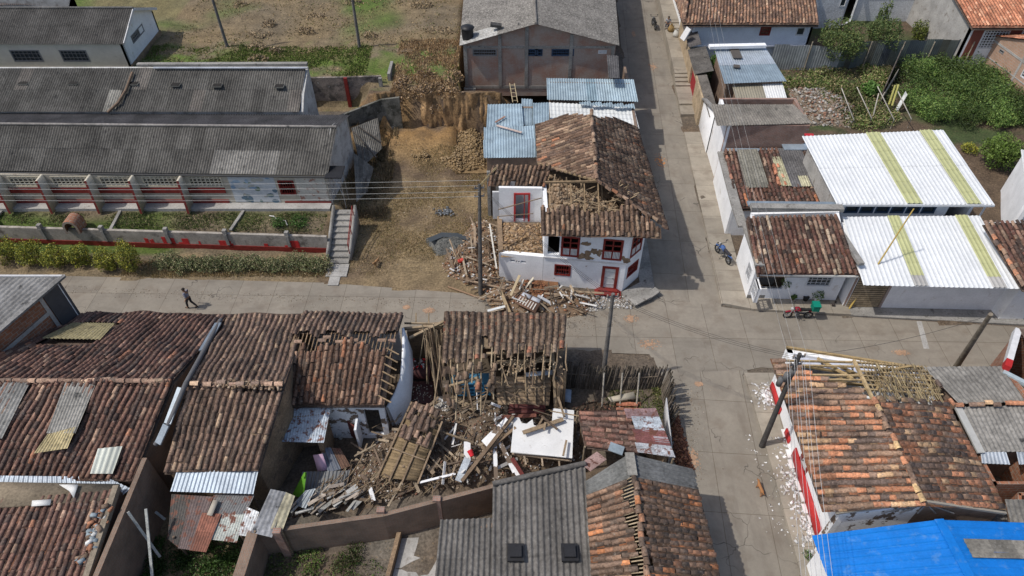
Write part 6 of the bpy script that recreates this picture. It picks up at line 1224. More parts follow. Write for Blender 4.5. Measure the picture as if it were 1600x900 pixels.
for a_, b2_ in (((704, 603, 3.0), (748, 590, 3.2)), ((760, 553, 4.3), (882, 545, 4.4)), ((775, 566, 3.4), (862, 563, 3.6)), ((800, 585, 3.2), (860, 550, 3.9)), ((864, 548, 3.4), (868, 650, .6))):
    k = MB(); beam(k, A(*a_), A(*b2_), .13, .12, (.33, .25, .16)); k.build('beam', M_wood, t)
k = MB()      # tilted boarded floor, with joists on it
P = q_((773, 588, 2.1), (862, 585, 2.1), (858, 634, 1.0), (778, 632, 1.0)); nb = 7
for i in range(nb): a_, b2_, c_, d_ = [Vector(bil(*P, u, v)) for u, v in ((0, i / nb), (1, i / nb), (1, (i + .93) / nb), (0, (i + .93) / nb))]; slab(k, a_, b2_, c_, d_, th=.05, col=np.array((.34, .25, .165)) * random.uniform(.75, 1.2), drop=0)
k.build('boarded_floor', M_wood, t)
for u in (.12, .32, .52, .7, .86): k = MB(); beam(k, Vector(bil(*P, u, -.55)) + Z * .12, Vector(bil(*P, u + .03, 1.0)) + Z * .1, .08, .08, (.3, .22, .14)); k.build('joist', M_wood, t)
k = MB(); slab(k, *q_((819, 582, 2.3), (864, 578, 2.4), (864, 585, 2.2), (820, 588, 2.2)), th=.06, col=(.5, .53, .56), drop=0); k.build('blue_white_lintel', M_any, t)
k = MB(); slab(k, *q_((867, 585, 2.6), (872, 590, 2.5), (880, 630, .6), (875, 622, .7)), th=.08, col=(.45, .5, .56), drop=0); k.build('wall_flake', M_any, t)
k = MB(); box(k, -6.2, -3.9, 20.6, 26, .0, .06, (.07, .05, .04)); box(k, -3.9, NR.x, 19.8, 26, 0, .05, (.09, .07, .05)); k.build('room_floor', M_any, t)
flat('blue_sheet', 'light blue panel lying by the palisade plot wall', 'panel', [(879, 607, .8), (893, 609, .8), (892, 629, .5), (878, 626, .5)], (.35, .42, .5))
# household things in the ruin
t = thing('blue_cot', A(738, 615, 1.0), 'broken blue wooden cot with rails standing in the ruin', 'cot')
p0, p1 = A(711, 600, 1.75), A(765, 598, 1.75); d_ = (p1 - p0).normalized(); n_ = Vector((d_.y, -d_.x, 0)); L = (p1 - p0).length
for z0_, z1_ in ((-.08, 0), (-.45, -.38), (-.78, -.7), (-1.05, -.98)): k = MB(); obox(k, p0, d_, n_, Z, 0, L, .0, .05, z0_, z1_, (.03, .15, .28)); k.build('rail', M_any, t)
for s_ in (0, .28, .55, .82, 1): k = MB(); obox(k, p0, d_, n_, Z, L * s_ - .04, L * s_ + .04, .01, .06, -1.1, .1, (.04, .22, .38)); k.build('slat', M_any, t)
k = MB(); obox(k, p0, d_, n_, Z, 0, L, -.7, -.02, -.12, -.04, (.06, .18, .28)); k.build('base', M_any, t)
k = MB(); obox(k, p0, d_, n_, Z, .5, L - .4, -.02, .0, -1.0, -.1, (.04, .12, .2)); k.build('back', M_any, t)
k = MB(); beam(k, A(703, 616, .6), A(711, 575, 2.8), .3, .05, (.13, .28, .36)); tag(k.build('door_panel', M_any), 'tall narrow light blue door leaning left of the cot', 'door')
k = MB(); p = A(654, 582, .9); tube(k, [p - X * .7, p + X * .7], .42, 14, (.06, .02, .02)); tag(k.build('fabric_roll', M_any), 'dark red fabric roll in the open room behind the leaning white wall', 'fabric')
k = MB(); chips(k, lambda: A(random.uniform(642, 664), random.uniform(562, 578), 1.35), 26, .08, .2, ((.5, .02, .02), (.45, .42, .4), (.6, .58, .55), (.5, .02, .02))); tag(k.build('clutter', M_any), 'red and white odds and ends on the dark red roll', 'clutter', kind='stuff')
t = thing('dark_table', A(658, 620, .5), 'dark red table covered with dust behind the leaning white wall', 'table'); k = MB(); P = q_((637, 597, .8), (678, 596, .8), (676, 630, .8), (634, 632, .8)); slab(k, *P, th=.06, col=(.07, .03, .03), drop=0); k.build('tabletop', M_any, t)
for p in P: k = MB(); c_ = lerp(p, sum(P, Vector()) / 4, .08); tube(k, [Vector((c_.x, c_.y, .05)), Vector((c_.x, c_.y, .75))], .04, 6, (.07, .03, .03)); k.build('leg', M_any, t)
k = MB(); chips(k, lambda: A(random.uniform(640, 675), random.uniform(600, 628), .83), 60, .03, .12, ((.3, .27, .23), (.4, .36, .3))); tag(k.build('dust_crumbs', M_rub), 'pale dust and crumbs lying on the dark red table', 'debris', kind='stuff')
# the debris itself
DP = [tuple(A(*p))[:2] for p in ((600, 655), (640, 628), (700, 632), (775, 632), (860, 640), (905, 660), (915, 715), (880, 722), (770, 752), (690, 768), (600, 785), (450, 812), (470, 785), (540, 735), (590, 690))]
HZ = rubble('rubble_heap', 'brown heap of broken tiles, mud and cane filling the collapsed house', DP, .0, .6, 5200, col=(.16, .12, .085), cols=((.24, .17, .11), (.17, .12, .08), (.31, .24, .17), (.2, .10, .07), (.55, .53, .50), (.36, .31, .26), (.11, .08, .06)), s0=.03, s1=.16, seed=11)
rubble('rubble_heap', 'low scatter of broken tile between palisade plot and street wall', [tuple(A(*p))[:2] for p in ((1047, 655), (1060, 650), (1075, 700), (1085, 735), (1056, 730))], .0, .35, 420, col=(.13, .06, .035), cols=((.2, .085, .05), (.13, .06, .04), (.30, .15, .08)), s1=.2, seed=4)
rubble('rubble_heap', 'dark mound of earth and tile shards inside the palisade plot', [tuple(A(*p))[:2] for p in ((885, 640), (930, 625), (985, 640), (930, 668), (895, 690))], .0, .3, 260, col=(.07, .05, .035), cols=((.13, .08, .05), (.10, .075, .05), (.2, .1, .07)), s1=.16, seed=5)
PB = [(.20, .15, .105), (.26, .195, .135), (.15, .11, .08), (.31, .25, .18), (.12, .09, .065)]
TONE = lambda c: 'dark' if c[0] < .19 else 'mid brown' if c[0] < .28 else 'pale'
def lay(px, py, hz, L, w_, th, col, name, label, cat, group, yaw=None, tilt=.16, dz=.1, mat=None, round_=False, zr=.35):
    p = A(px, py, .5); h = max(hz(p.x, p.y), .02); a_ = yaw if yaw is not None else random.uniform(0, math.pi); tl = random.gauss(0, tilt); d_ = Vector((math.cos(a_) * math.cos(tl), math.sin(a_) * math.cos(tl), math.sin(tl))); c_ = Vector((p.x, p.y, h + dz + abs(math.sin(tl)) * L / 2 + random.uniform(0, zr)))
    mb = MB(); cc = np.array(col) * random.uniform(.8, 1.2)
    if round_: tube(mb, [c_ - d_ * L / 2, c_ + Vector((random.gauss(0, .03), 0, random.gauss(0, .04))), c_ + d_ * L / 2], w_, 5, cc)
    else: beam(mb, c_ - d_ * L / 2, c_ + d_ * L / 2, w_, th, cc, roll=random.gauss(0, .5))
    o = mb.build(name, mat or M_wood); return tag(o, ('short ' if L < 1.1 else 'long ' if L > 1.8 else 'medium ') + (TONE(col) + ' ' if col[0] < .42 else '') + label, cat, group)
random.seed(77)
def inD(f):
    while True:
        p = f(); q2 = A(p[0], p[1], .5)
        if inpoly(q2.x, q2.y, DP): return p
for i in range(95):
    px, py = inD(lambda: (random.uniform(560, 905), random.uniform(635, 785))); lay(px, py, HZ, random.uniform(1.2, 3.0) if i % 3 == 0 else random.uniform(.4, 1.8), random.uniform(.06, .17), .03, random.choice(PB), 'plank', 'broken plank lying in the heap of the collapsed house', 'plank', 'brown planks in the collapsed house', zr=.35)
for i in range(60):
    px, py = inD(lambda: (random.gauss(580, 60), random.gauss(765, 22))); lay(px, py, HZ, random.uniform(.7, 1.8), .022, 0, random.choice(BC), 'cane', 'bamboo cane at the lower left of the heap in the collapsed house', 'cane', 'canes at the lower left of the heap', yaw=random.gauss(1.0, .35), round_=True)
for i in range(45):
    px, py = inD(lambda: (random.uniform(600, 900), random.uniform(640, 770))); lay(px, py, HZ, random.uniform(.6, 2.2), .022, 0, random.choice(BC), 'cane', 'bamboo cane strewn over the middle of the collapsed house', 'cane', 'canes over the middle of the heap', round_=True, zr=.4)
for i in range(32):
    px, py = inD(lambda: (random.gauss(520, 40), random.gauss(790, 14))); lay(px, py, HZ, random.uniform(.3, 1.1), random.uniform(.1, .25), .05, random.choice([(.45, .45, .43), (.3, .3, .28), (.36, .31, .26)]), 'board_piece', 'splintered board piece at the west end of the heap', 'board', 'whitish pieces at the west end of the heap', yaw=random.gauss(.65, .3), mat=M_wood)
for i in range(16):
    px, py = inD(lambda: (random.uniform(690, 830), random.uniform(660, 755))); lay(px, py, HZ, random.uniform(.5, 1.5), random.uniform(.08, .2), .03, (.62, .61, .59), 'white_batten', 'white painted batten in the middle of the collapsed house', 'board', 'white battens in the collapsed house', mat=M_any, dz=.3)
def board(name, label, a_, b_, w_, col=(.66, .66, .65), th=.05, cat='board', group=None, mat=None):
    mb = MB(); beam(mb, A(*a_), A(*b_), w_, th, col); return tag(mb.build(name, mat or M_flake if col[0] > .6 else (mat or M_wood)), label, cat, group)
board('ceiling_board', 'widest white ceiling board slanting up to the right amid the debris', (757, 694, 1.3), (795, 657, 1.9), .5)
board('ceiling_board', 'white board standing nearly upright in the picture left of the red bucket', (730, 690, 1.4), (730, 718, .9), .34)
board('ceiling_board', 'pale blue-white ribbed strip below the red bucket', (716, 752, .9), (731, 716, 1.3), .36, (.40, .44, .48))
board('ceiling_board', 'long narrow white board pointing at the dark roof corner', (775, 748, .9), (773, 690, 1.4), .2)
board('ceiling_board', 'white board slanting down right next to the white ceiling slab', (779, 686, 1.5), (804, 738, .9), .22)
board('ceiling_board', 'white board slanting down to the red strip', (799, 722, 1.0), (812, 748, .9), .2)
board('ceiling_board', 'thin white batten low across the debris above the wall pillar', (656, 754, .9), (712, 740, 1.1), .12)
board('ceiling_board', 'thin white batten below the dark red table', (684, 622, 1.0), (702, 632, .9), .1)
board('ceiling_board', 'short white board between the blue cot and the brown floor', (767, 630, 1.2), (782, 636, 1.1), .14)
board('ceiling_board', 'small white board standing in the cane at the heap foot', (578, 762, .7), (584, 783, .6), .2)
board('timber_beam', 'heavy brown beam crossing from the red bucket to the white slab', (722, 752, 1.2), (802, 650, 2.1), .18, (.17, .12, .08), .14, 'beam')
board('timber_beam', 'brown beam lying along the widest white ceiling board', (745, 718, 1.2), (806, 668, 1.8), .15, (.24, .17, .11), .12, 'beam')
board('timber_beam', 'long thin pole from the reed mat across to the middle of the heap', (688, 674, 1.6), (740, 692, 1.4), .09, (.2, .15, .10), .09, 'beam')
board('timber_beam', 'pale brown board end sticking out under the reed mat', (656, 716, 1.1), (678, 740, .8), .2, (.33, .25, .17), .06, 'beam')
board('timber_beam', 'light plank lying on the gravelly spot under the blue cot', (705, 620, 1.0), (742, 640, .9), .25, (.3, .23, .15), .06, 'beam')
board('painted_strip', 'dark red strip leaning at the right of the white boards', (800, 716, 1.2), (818, 745, 1.0), .2, (.16, .04, .035), .05, 'board')
board('painted_strip', 'reddish plank in front of the dark red shutters', (784, 652, 1.5), (838, 649, 1.5), .22, (.18, .07, .05), .05, 'board')
board('plastic_strip', 'white plastic rope hanging over the blue cot', (744, 600, 1.9), (746, 640, 1.0), .05, (.66, .66, .64), .03, 'rope')
t = thing('shutter', A(824, 640, 1.4), 'pair of dark red shutters lying in front of the boarded floor', 'shutter')
for v0, v1 in ((0, .46), (.54, 1)):
    P = q_((796, 631, 1.7), (852, 633, 1.7), (852, 647, 1.4), (794, 645, 1.4)); k = MB(); slab(k, *[Vector(bil(*P, u, v)) for u, v in ((0, v0), (1, v0), (1, v1), (0, v1))], th=.05, col=(.085, .025, .022), drop=0); k.build('leaf_panel', M_any, t)
# white ceiling slab with a bite out of it
t = thing('ceiling_slab', A(845, 680, 1.6), 'big white fallen ceiling slab with a broken upper edge', 'ceiling slab')
OUT = [(803, 653), (811, 652), (815, 661), (823, 662), (832, 655), (834, 664), (846, 668), (862, 664), (864, 638), (897, 641), (894, 716), (798, 706)]
top = [A(x, y, 1.95 - (y - 640) * .004) for x, y in OUT]
import bmesh
bm = bmesh.new(); vs = [bm.verts.new(p) for p in top]; f = bm.faces.new(vs); bmesh.ops.triangulate(bm, faces=[f]); tri = [[v.index for v in fc.verts] for fc in (bm.verts.index_update() or bm.faces)]; bm.free()
k = MB(); k.add(top, tri); n = len(top); bot = [p - Z * .07 for p in top]; k.add(bot, tri); k.add(top + bot, [(i, (i + 1) % n, n + (i + 1) % n, n + i) for i in range(n)]); k.build('slab', M('fallen_ceiling', (.66, .665, .66), .85, .08, 1.5, spots=((.38, .36, .33), 3.5, .60, .8), spots2=((.25, .22, .2), 9, .68, .74), fine=.05), t)
for a_, b2_ in (((800, 709, 1.35), (893, 720, 1.35)), ((816, 700, 1.5), (822, 726, 1.1)), ((872, 700, 1.5), (874, 728, 1.1)), ((845, 704, 1.5), (848, 728, 1.1))): k = MB(); beam(k, A(*a_), A(*b2_), .08, .08, (.38, .3, .22)); k.build('batten', M_wood, t)
k = MB(); random.seed(5)
for i in range(5): beam(k, A(818 + i * 5, 682 - i * 3, 2.05 + i * .02), A(866 + i * 4, 655 + i * 3, 2.08), .14, .05, np.array(random.choice(PB)))
for i, (a_, b2_) in enumerate((((817, 676, 2.08), (880, 655, 2.12)), ((846, 650, 2.2), (871, 671, 2.1)), ((852, 660, 2.25), (850, 672, 2.2)), ((872, 620, 2.6), (882, 652, 2.1)), ((885, 688, 2.0), (880, 712, 2.0)))): board('plank', ['longest brown plank lying across the white ceiling slab', 'dark plank crossing over on the white ceiling slab', 'short stub standing on the white ceiling slab', 'thin stick leaning onto the white ceiling slab top', 'small forked stick on the right of the white ceiling slab'][i], a_, b2_, .22 if i == 0 else .1, (.27, .2, .13) if i != 1 else (.12, .085, .06), .06, 'plank')
# fallen reed mat with tiles still on it
t = thing('reed_mat_roof', A(640, 700, 1), 'fallen piece of roof: reed mat with battens and a few tiles', 'roof piece')
P = q_((640, 640, 2.2), (688, 668, 2.0), (655, 752, .9), (592, 745, .9)); k = MB(); nb = 22
for i in range(nb):
    a_, b2_, c_, d_ = [Vector(bil(*P, u, v)) for u, v in ((0, i / nb), (1 - .1 * random.random(), i / nb), (1 - .1 * random.random(), (i + 1) / nb), (0, (i + 1) / nb))]; slab(k, a_, b2_, c_, d_, th=.03, col=np.array((.24, .175, .10)) * random.uniform(.8, 1.15), drop=0)
k.build('reed_mat', M_wood, t)
for u in (-.02, .3, .62, 1.0): k = MB(); beam(k, Vector(bil(*P, u, -.1)) + Z * .08, Vector(bil(*P, u, 1.06)) + Z * .08, .09, .07, np.array((.2, .145, .095)) * random.uniform(.8, 1.2)); k.build('batten', M_wood, t)
for v in (.25, .6): k = MB(); beam(k, Vector(bil(*P, 0, v)) + Z * .14, Vector(bil(*P, .95, v + .05)) + Z * .14, .06, .05, (.28, .21, .14)); k.build('batten', M_wood, t)
k = MB(); tiles(k, *q_((645, 628, 2.5), (690, 640, 2.4), (668, 700, 1.9), (622, 682, 2.0)), P=pale(W2, 1.2), keep=lambda u, v: random.random() < .72, loose=1.2); k.build('tiles', M_tile, t)
t = thing('bucket', A(738, 712, 1.2), 'small red plastic bucket tipped over in the debris', 'bucket'); p = A(738, 713, 1.35); k = MB(); tube(k, [p, p + Vector((-.14, .28, .1))], .11, 12, (.55, .02, .03), r1=.15); k.build('bucket_body', M_any, t)
rubble('plaster_debris', 'grey-white crumbled plaster patch above the reed mat', [tuple(A(*p))[:2] for p in ((672, 650), (700, 628), (715, 638), (700, 655))], .6, .3, 260, col=(.33, .3, .26), cols=((.55, .53, .5), (.4, .37, .33)), s1=.14, seed=2)
# ================================================================ heap in front of the corner house
HP2 = [tuple(A(*p))[:2] for p in ((702, 395), (735, 350), (760, 345), (777, 360), (781, 440), (850, 447), (935, 462), (915, 492), (860, 500), (770, 492), (755, 455), (700, 435), (690, 415))]
HZ2 = rubble('rubble_heap', 'heap of splintered wood and mud spilling from the white corner house', HP2, .0, .6, 1500, col=(.19, .13, .085), cols=((.28, .19, .11), (.2, .14, .09), (.34, .25, .17), (.5, .48, .45), (.24, .11, .06)), s1=.22, seed=21)
random.seed(99)
def in2(f):
    while True:
        p = f(); q2 = A(p[0], p[1], .3)
        if inpoly(q2.x, q2.y, HP2): return p
for i in range(62):
    px, py = in2(lambda: (random.uniform(695, 930), random.uniform(350, 500))); lay(px, py, HZ2, random.uniform(.5, 2.2), random.uniform(.07, .16), .035, random.choice(PB + [(.36, .27, .18)]), 'plank', 'splintered plank in the heap beside the white corner house', 'plank', 'planks beside the corner house', zr=.4)
for i in range(16):
    px, py = in2(lambda: (random.uniform(700, 920), random.uniform(360, 495))); lay(px, py, HZ2, random.uniform(.4, 1.2), random.uniform(.08, .18), .04, (.55, .54, .52), 'white_lath', 'whitish splinter in the heap beside the white corner house', 'board', 'white splinters beside the corner house', mat=M_any)
for i, (a_, b2_, w_, c_) in enumerate((((700, 448, .1), (757, 468, .1), .1, (.28, .18, .11)), ((762, 486, .4), (792, 478, .5), .18, (.6, .62, .62)), ((782, 455, .9), (796, 488, .5), .2, (.36, .27, .16)), ((798, 462, .9), (812, 430, 1.5), .16, (.4, .32, .2)), ((812, 452, .6), (818, 437, 1.3), .12, (.55, .53, .48)), ((821, 450, .6), (834, 434, 1.4), .18, (.55, .5, .4)), ((740, 440, .6), (792, 452, .5), .12, (.3, .22, .15)), ((765, 350, 1.2), (776, 420, .8), .1, (.55, .54, .5)), ((840, 462, .7), (872, 480, .3), .2, (.45, .47, .5)))):
    board('timber', ['thin brown pole on the kerb left of the debris pole', 'white strip at the road edge of the heap', 'pale angled board by the fallen window shutter', 'pale stick propped on the white stub wall', 'short whitish stake against the stub wall', 'broad whitish stake against the stub wall', 'long brown beam running below the utility pole foot', 'white stick upright at the stub wall corner', 'grey-blue board right of the fallen window shutter'][i], a_, b2_, w_, c_, .06, 'board', mat=M_any)
t = thing('fallen_window', A(825, 472, .6), 'fallen brown window frame with white slats on top of the heap', 'window'); P = q_((817, 455, 1.15), (848, 468, 1.05), (836, 489, .7), (804, 472, .8))
k = MB(); slab(k, *P, th=.06, col=(.17, .10, .07), drop=0); k.build('frame', M_wood, t)
for i in range(7): k = MB(); u = .1 + i * .125; beam(k, Vector(bil(*P, u, .45)) + Z * .04, Vector(bil(*P, u, .92)) + Z * .04, .07, .03, (.5, .47, .43)); k.build('slat', M_any, t)
for u0, u1 in ((.06, .48), (.54, .94)): k = MB(); slab(k, *[Vector(bil(*P, u, v)) + Z * .05 for u, v in ((u0, .08), (u1, .08), (u1, .34), (u0, .34))], th=.03, col=(.42, .44, .48), drop=0); k.build('pane', M_any, t)
rubble('tile_rubble', 'orange-brown broken tile patch behind the fallen window frame', [tuple(A(*p))[:2] for p in ((815, 445), (850, 450), (868, 470), (845, 475), (820, 460))], .5, .25, 240, col=(.2, .1, .05), cols=((.28, .12, .06), (.2, .09, .05)), s1=.14, seed=6)
rubble('plaster_debris', 'white plaster fragments at the chamfered house corner', [tuple(A(*p))[:2] for p in ((905, 462), (940, 462), (985, 465), (990, 485), (960, 482), (905, 490))], .02, .12, 420, col=(.25, .23, .2), cols=((.6, .6, .6), (.45, .43, .4), (.3, .25, .2)), s1=.16, seed=8)
mb = MB(); GP = [tuple(A(*p))[:2] for p in ((660, 375), (690, 364), (725, 366), (738, 385), (720, 402), (680, 400))]
hz3 = heap(mb, GP, .02, .7, (.13, .13, .12), seed=31); chips(mb, lambda: (lambda p: (p.x, p.y, hz3(p.x, p.y)))(A(random.uniform(665, 735), random.uniform(368, 400), .3)), 1500, .02, .07, ((.15, .16, .15), (.11, .115, .11), (.2, .2, .19))); tag(mb.build('gravel_heap', M_rub), 'grey gravel heap on the dry lot beside the debris', 'gravel', kind='stuff')
k = MB(); V = [A(x, y, .55 + .15 * math.sin(i)) for i, (x, y) in enumerate([(668, 372), (690, 363), (715, 364), (735, 372), (738, 378), (715, 371), (692, 370), (672, 378)])]; k.add(V, [(0, 1, 6, 7), (1, 2, 5, 6), (2, 3, 4, 5)], (.045, .055, .065)); tag(k.build('tarpaulin', M_any), 'dark plastic tarpaulin along the top of the gravel heap', 'tarpaulin')
k = MB(); chips(k, lambda: A(random.gauss(695, 9), random.gauss(331, 3), .1), 60, .05, .25, ((.12, .13, .14), (.18, .19, .2))); tag(k.build('gravel_patch', M_rub), 'small grey spill of gravel further back on the lot', 'gravel', kind='stuff')
k = MB(); p = A(716, 409, .5); tube(k, [p, p + Vector((.35, .1, .1))], .15, 10, (.5, .06, .04)); tag(k.build('red_canister', M_any), 'red plastic canister lying in the planks left of the pole', 'canister')
for i, (px, py, s_) in enumerate(((1000, 470, .9), (1018, 462, .7))):
    p = A(px, py, .2); mb = MB(); beam(mb, p + Vector((-s_ * .6, -.25, .05)), p + Vector((s_ * .6, .35, .2)), s_ * .7, .12, (.23, .22, .2)); tag(mb.build('pavement_slab', M_grey), ['larger heaved concrete slab at the chamfered corner', 'smaller heaved concrete slab beside the larger one'][i], 'slab')
rubble('rubble_heap', 'pale earth and stone rubble by the vacant garden', [tuple(A(*p))[:2] for p in ((1232, 140), (1290, 140), (1340, 170), (1335, 200), (1262, 198), (1240, 175))], .0, .5, 1100, col=(.20, .16, .12), cols=((.3, .27, .23), (.4, .38, .35), (.24, .19, .14), (.28, .16, .11)), s1=.35, seed=41)
rubble('clod_bank', 'tumbled yellow clods of earth at the foot of the cut bank', [tuple(A(*p, .3))[:2] for p in ((612, 216), (690, 204), (757, 204), (757, 262), (715, 268), (630, 258))], .25, .6, 4200, col=(.24, .165, .085), cols=((.27, .19, .10), (.23, .16, .08), (.30, .22, .13)), s0=.04, s1=.24, seed=43, flat=.5)
# dust and crumbs tramped out over the streets
random.seed(88)
def dust(label, fn, n, cols=((.30, .24, .17), (.22, .17, .12), (.4, .36, .3))): scatter('street_grit', label, fn, n, .015, .07, cols, flat=.3)
dust('grit spread over the road around the corner house heap', lambda: (lambda p: (p.x, p.y, .005))(A(random.gauss(840, 75), random.gauss(500, 12))), 1300)
dust('crumbs on the road beside the palisade and garden shed', lambda: (lambda p: (p.x, p.y, .005))(A(random.gauss(1072, 14), random.uniform(600, 800))), 900)
dust('grit washed along the west street edges', lambda: (lambda x, s_: (x, (30.9 if s_ else 27.6) + abs(random.gauss(0, .5)) * (-1 if s_ else 1) - (x + 5) * .055, .005))(random.uniform(-33, 0), random.random() < .7), 1500)
dust('litter and chips lying over the dry lot', lambda: (lambda x, y: (x, y, g(x, y) + .01))(random.uniform(-11, -1.5), random.uniform(33.5, 48)), 900, ((.45, .42, .37), (.3, .22, .14), (.22, .16, .1)))
dust('small stones and clods over the upper field', lambda: (lambda x, y: (x, y, g(x, y) + .01))(random.uniform(-31, -5), random.uniform(52, 80)), 900, ((.32, .25, .16), (.22, .16, .11)))
# ================================================================ plants
def leaves(mb, c, r, n, size, cols, lump=.35, seed=0, shell=.55, floor=None):
    c = np.array(c); d = rng.normal(size=(n, 3)); d /= np.linalg.norm(d, axis=1)[:, None]
    lm = np.array([1 + lump * mn.noise(Vector((float(x) * 1.7 + seed, float(y) * 1.7, float(z_) * 1.7))) * 1.6 for x, y, z_ in d])
    rad = (shell + (1 - shell) * rng.random(n) ** .5) * lm; P = c + d * rad[:, None] * np.array(r)
    if floor is not None: P[:, 2] = np.maximum(P[:, 2], floor + .02 + rng.random(n) * .1)
    a = rng.normal(size=(n, 3)); a /= np.linalg.norm(a, axis=1)[:, None]; b = np.cross(a, rng.normal(size=(n, 3))); b /= np.linalg.norm(b, axis=1)[:, None]
    s_ = size * rng.uniform(.6, 1.3, n)[:, None]; V = np.stack([P - a * s_, P - b * s_ * .5, P + a * s_, P + b * s_ * .5], 1).reshape(-1, 3)
    cc = np.array(cols)[rng.integers(0, len(cols), n)] * rng.uniform(.75, 1.25, (n, 1))
    mb.add(V, np.arange(n)[:, None] * 4 + np.arange(4)[None], np.repeat(cc, 4, 0))
GR = [(.07, .13, .03), (.09, .16, .04), (.05, .095, .022), (.12, .18, .045)]
YG = [(.27, .27, .035), (.18, .20, .03), (.36, .33, .045), (.11, .14, .025)]
def bush(name, label, p, r, h, cols, cat='shrub', group=None, n=1500, size=.07, trunk=.0, lobes=4, seed=0):
    t = thing(name, p, label, cat, group); p = Vector(p); random.seed(seed + 5); k = MB()
    cz = trunk + h * .5
    leaves(k, p + Z * cz, (r * .85, r * .85, h * .5), n // 2, size, cols, seed=seed, floor=p.z if trunk == 0 else None)
    for i in range(lobes):
        a_ = 6.28 * i / lobes + seed; q2 = p + Vector((math.cos(a_) * r * .55, math.sin(a_) * r * .55, cz + random.uniform(-.2, .35) * h)); leaves(k, q2, (r * .5, r * .5, h * .32), n // (2 * lobes), size, cols, seed=seed + i, floor=p.z if trunk == 0 else None)
    k.build('crown', M_leaf, t); k = MB(); tube(k, [p, p + Vector((.03, .02, cz * .6)), p + Vector((0, .05, cz * 1.1))], .05 + r * .035, 7, (.13, .1, .075), r1=.03)
    for i in range(5): a_ = 6.28 * i / 5 + seed; s0 = p + Z * cz * (.4 + .1 * i); tube(k, [s0, s0 + Vector((math.cos(a_) * r * .35, math.sin(a_) * r * .35, h * .2)), s0 + Vector((math.cos(a_) * r * .6, math.sin(a_) * r * .6, h * .35))], .03 + r * .01, 5, (.13, .1, .075), r1=.012)
    k.build('trunk', M_wood, t); return t
gz = lambda p: Vector((p.x, p.y, g(p.x, p.y)))
SHL = ['yellow-green clipped shrub at the far left of the row below the wall', 'yellow-green shrub second from the left in the row', 'yellow-green shrub in the middle of the touching row', 'yellow-green shrub at the right end of the touching row', 'round green-yellow shrub standing apart from the row', 'tall twin-headed yellow-green shrub last before the grey hedge']
for i, (px, py, r, h) in enumerate(((14, 408, .95, 1.6), (54, 411, .9, 1.6), (93, 414, .92, 1.6), (130, 412, .8, 1.4), (173, 421, .78, 1.6), (211, 424, .72, 2.6))):
    p = A(px, py); bush('shrub', SHL[i], (p.x, p.y, .02), r, h, YG, n=2600, group='yellow-green shrubs below the school wall', seed=i, size=.06)
k = MB(); random.seed(3)
for i in range(42): px = 252 + i * 6.3; p = A(px, 418 + random.uniform(-6, 6)); leaves(k, (p.x, p.y, .45), (.5, .55, random.uniform(.4, .62)), 420, .06, [(.17, .19, .08), (.22, .22, .11), (.12, .15, .06), (.30, .26, .15)], seed=i, floor=0)
tag(k.build('verge_hedge', M_leaf), 'long scruffy grey-green hedge on the verge below the garden wall', 'hedge', kind='stuff')
for i, (px, py, r, h) in enumerate(((436, 352, .55, .5), (468, 350, .7, .55))): p = A(px, py, 1.3); bush('shrub', ['small dark green plant in the garden by the white hose', 'wider bright green plant nearest the stairs in the garden'][i], (p.x, p.y, 1.3), r, h, [(.05, .11, .02), (.07, .14, .03)], n=900, seed=20 + i, size=.05)
k = MB(); tube(k, [A(421, 337, 1.45), A(428, 338, 1.5), A(432, 343, 1.45), A(446, 345, 1.5), A(449, 352, 1.4)], .04, 6, (.5, .5, .48)); tag(k.build('garden_hose', M_any), 'white hose curled over the small garden plant', 'hose')
p = A(1300, 110); bush('tree', 'dark leafy tree leaning over the left part of the sheet fence', (p.x, p.y, 0), 2.2, 2.6, [(.07, .11, .03), (.09, .13, .04), (.14, .16, .05)], 'tree', n=5200, trunk=1.5, seed=31, size=.10, lobes=6)
p = A(1385, 112); bush('tree', 'second leafy tree rising behind the dark sheets of the fence', (p.x - .5, p.y + 2.0, 0), 1.7, 2.4, [(.06, .10, .03), (.09, .13, .04), (.13, .15, .05)], 'tree', n=3600, trunk=1.6, seed=33, size=.10, lobes=5)
p = A(1372, 70); bush('tree', 'slender young tree sticking up in front of the white house', (p.x - 1.2, p.y - 1, 0), .6, 3.4, [(.06, .10, .02), (.10, .13, .03)], 'tree', n=1500, trunk=1.2, seed=35, size=.09, lobes=3)
p = A(1432, 62); bush('shrub', 'yellow-green ornamental shrub on the small lawn behind the fence', (p.x, p.y, 0), .9, 1.9, [(.14, .16, .03), (.07, .10, .02)], n=1300, seed=36, size=.09)
p = A(1465, 60); bush('shrub', 'round light green shrub beside the grey gable wall', (p.x, p.y, 0), 1.5, 2.1, [(.10, .15, .03), (.07, .12, .02)], n=2600, seed=37, size=.09)
p = A(1552, 262); bush('tree', 'round bright green tree standing alone on bare soil', (p.x, p.y, 0), 1.55, 2.3, [(.11, .18, .03), (.15, .22, .045), (.08, .13, .025)], 'tree', n=5200, trunk=.35, seed=38, size=.085, lobes=7)
p = A(1512, 238); bush('shrub', 'small yellowish shrub left of the lone round tree', (p.x, p.y, 0), .7, .8, YG, n=700, seed=39, size=.07)
p = A(1108, 125); bush('shrub', 'bright green shrub filling the walled courtyard', (p.x + .6, p.y - .2, 0), 1.3, 3.0, [(.09, .16, .03), (.06, .12, .02)], n=2600, seed=40, size=.09)
p = A(1355, 150); bush('shrub', 'broad-leaved bright green plant near the dark board fence', (p.x, p.y, 0), .8, 1.4, [(.08, .16, .03), (.11, .2, .05)], n=800, seed=42, size=.16)
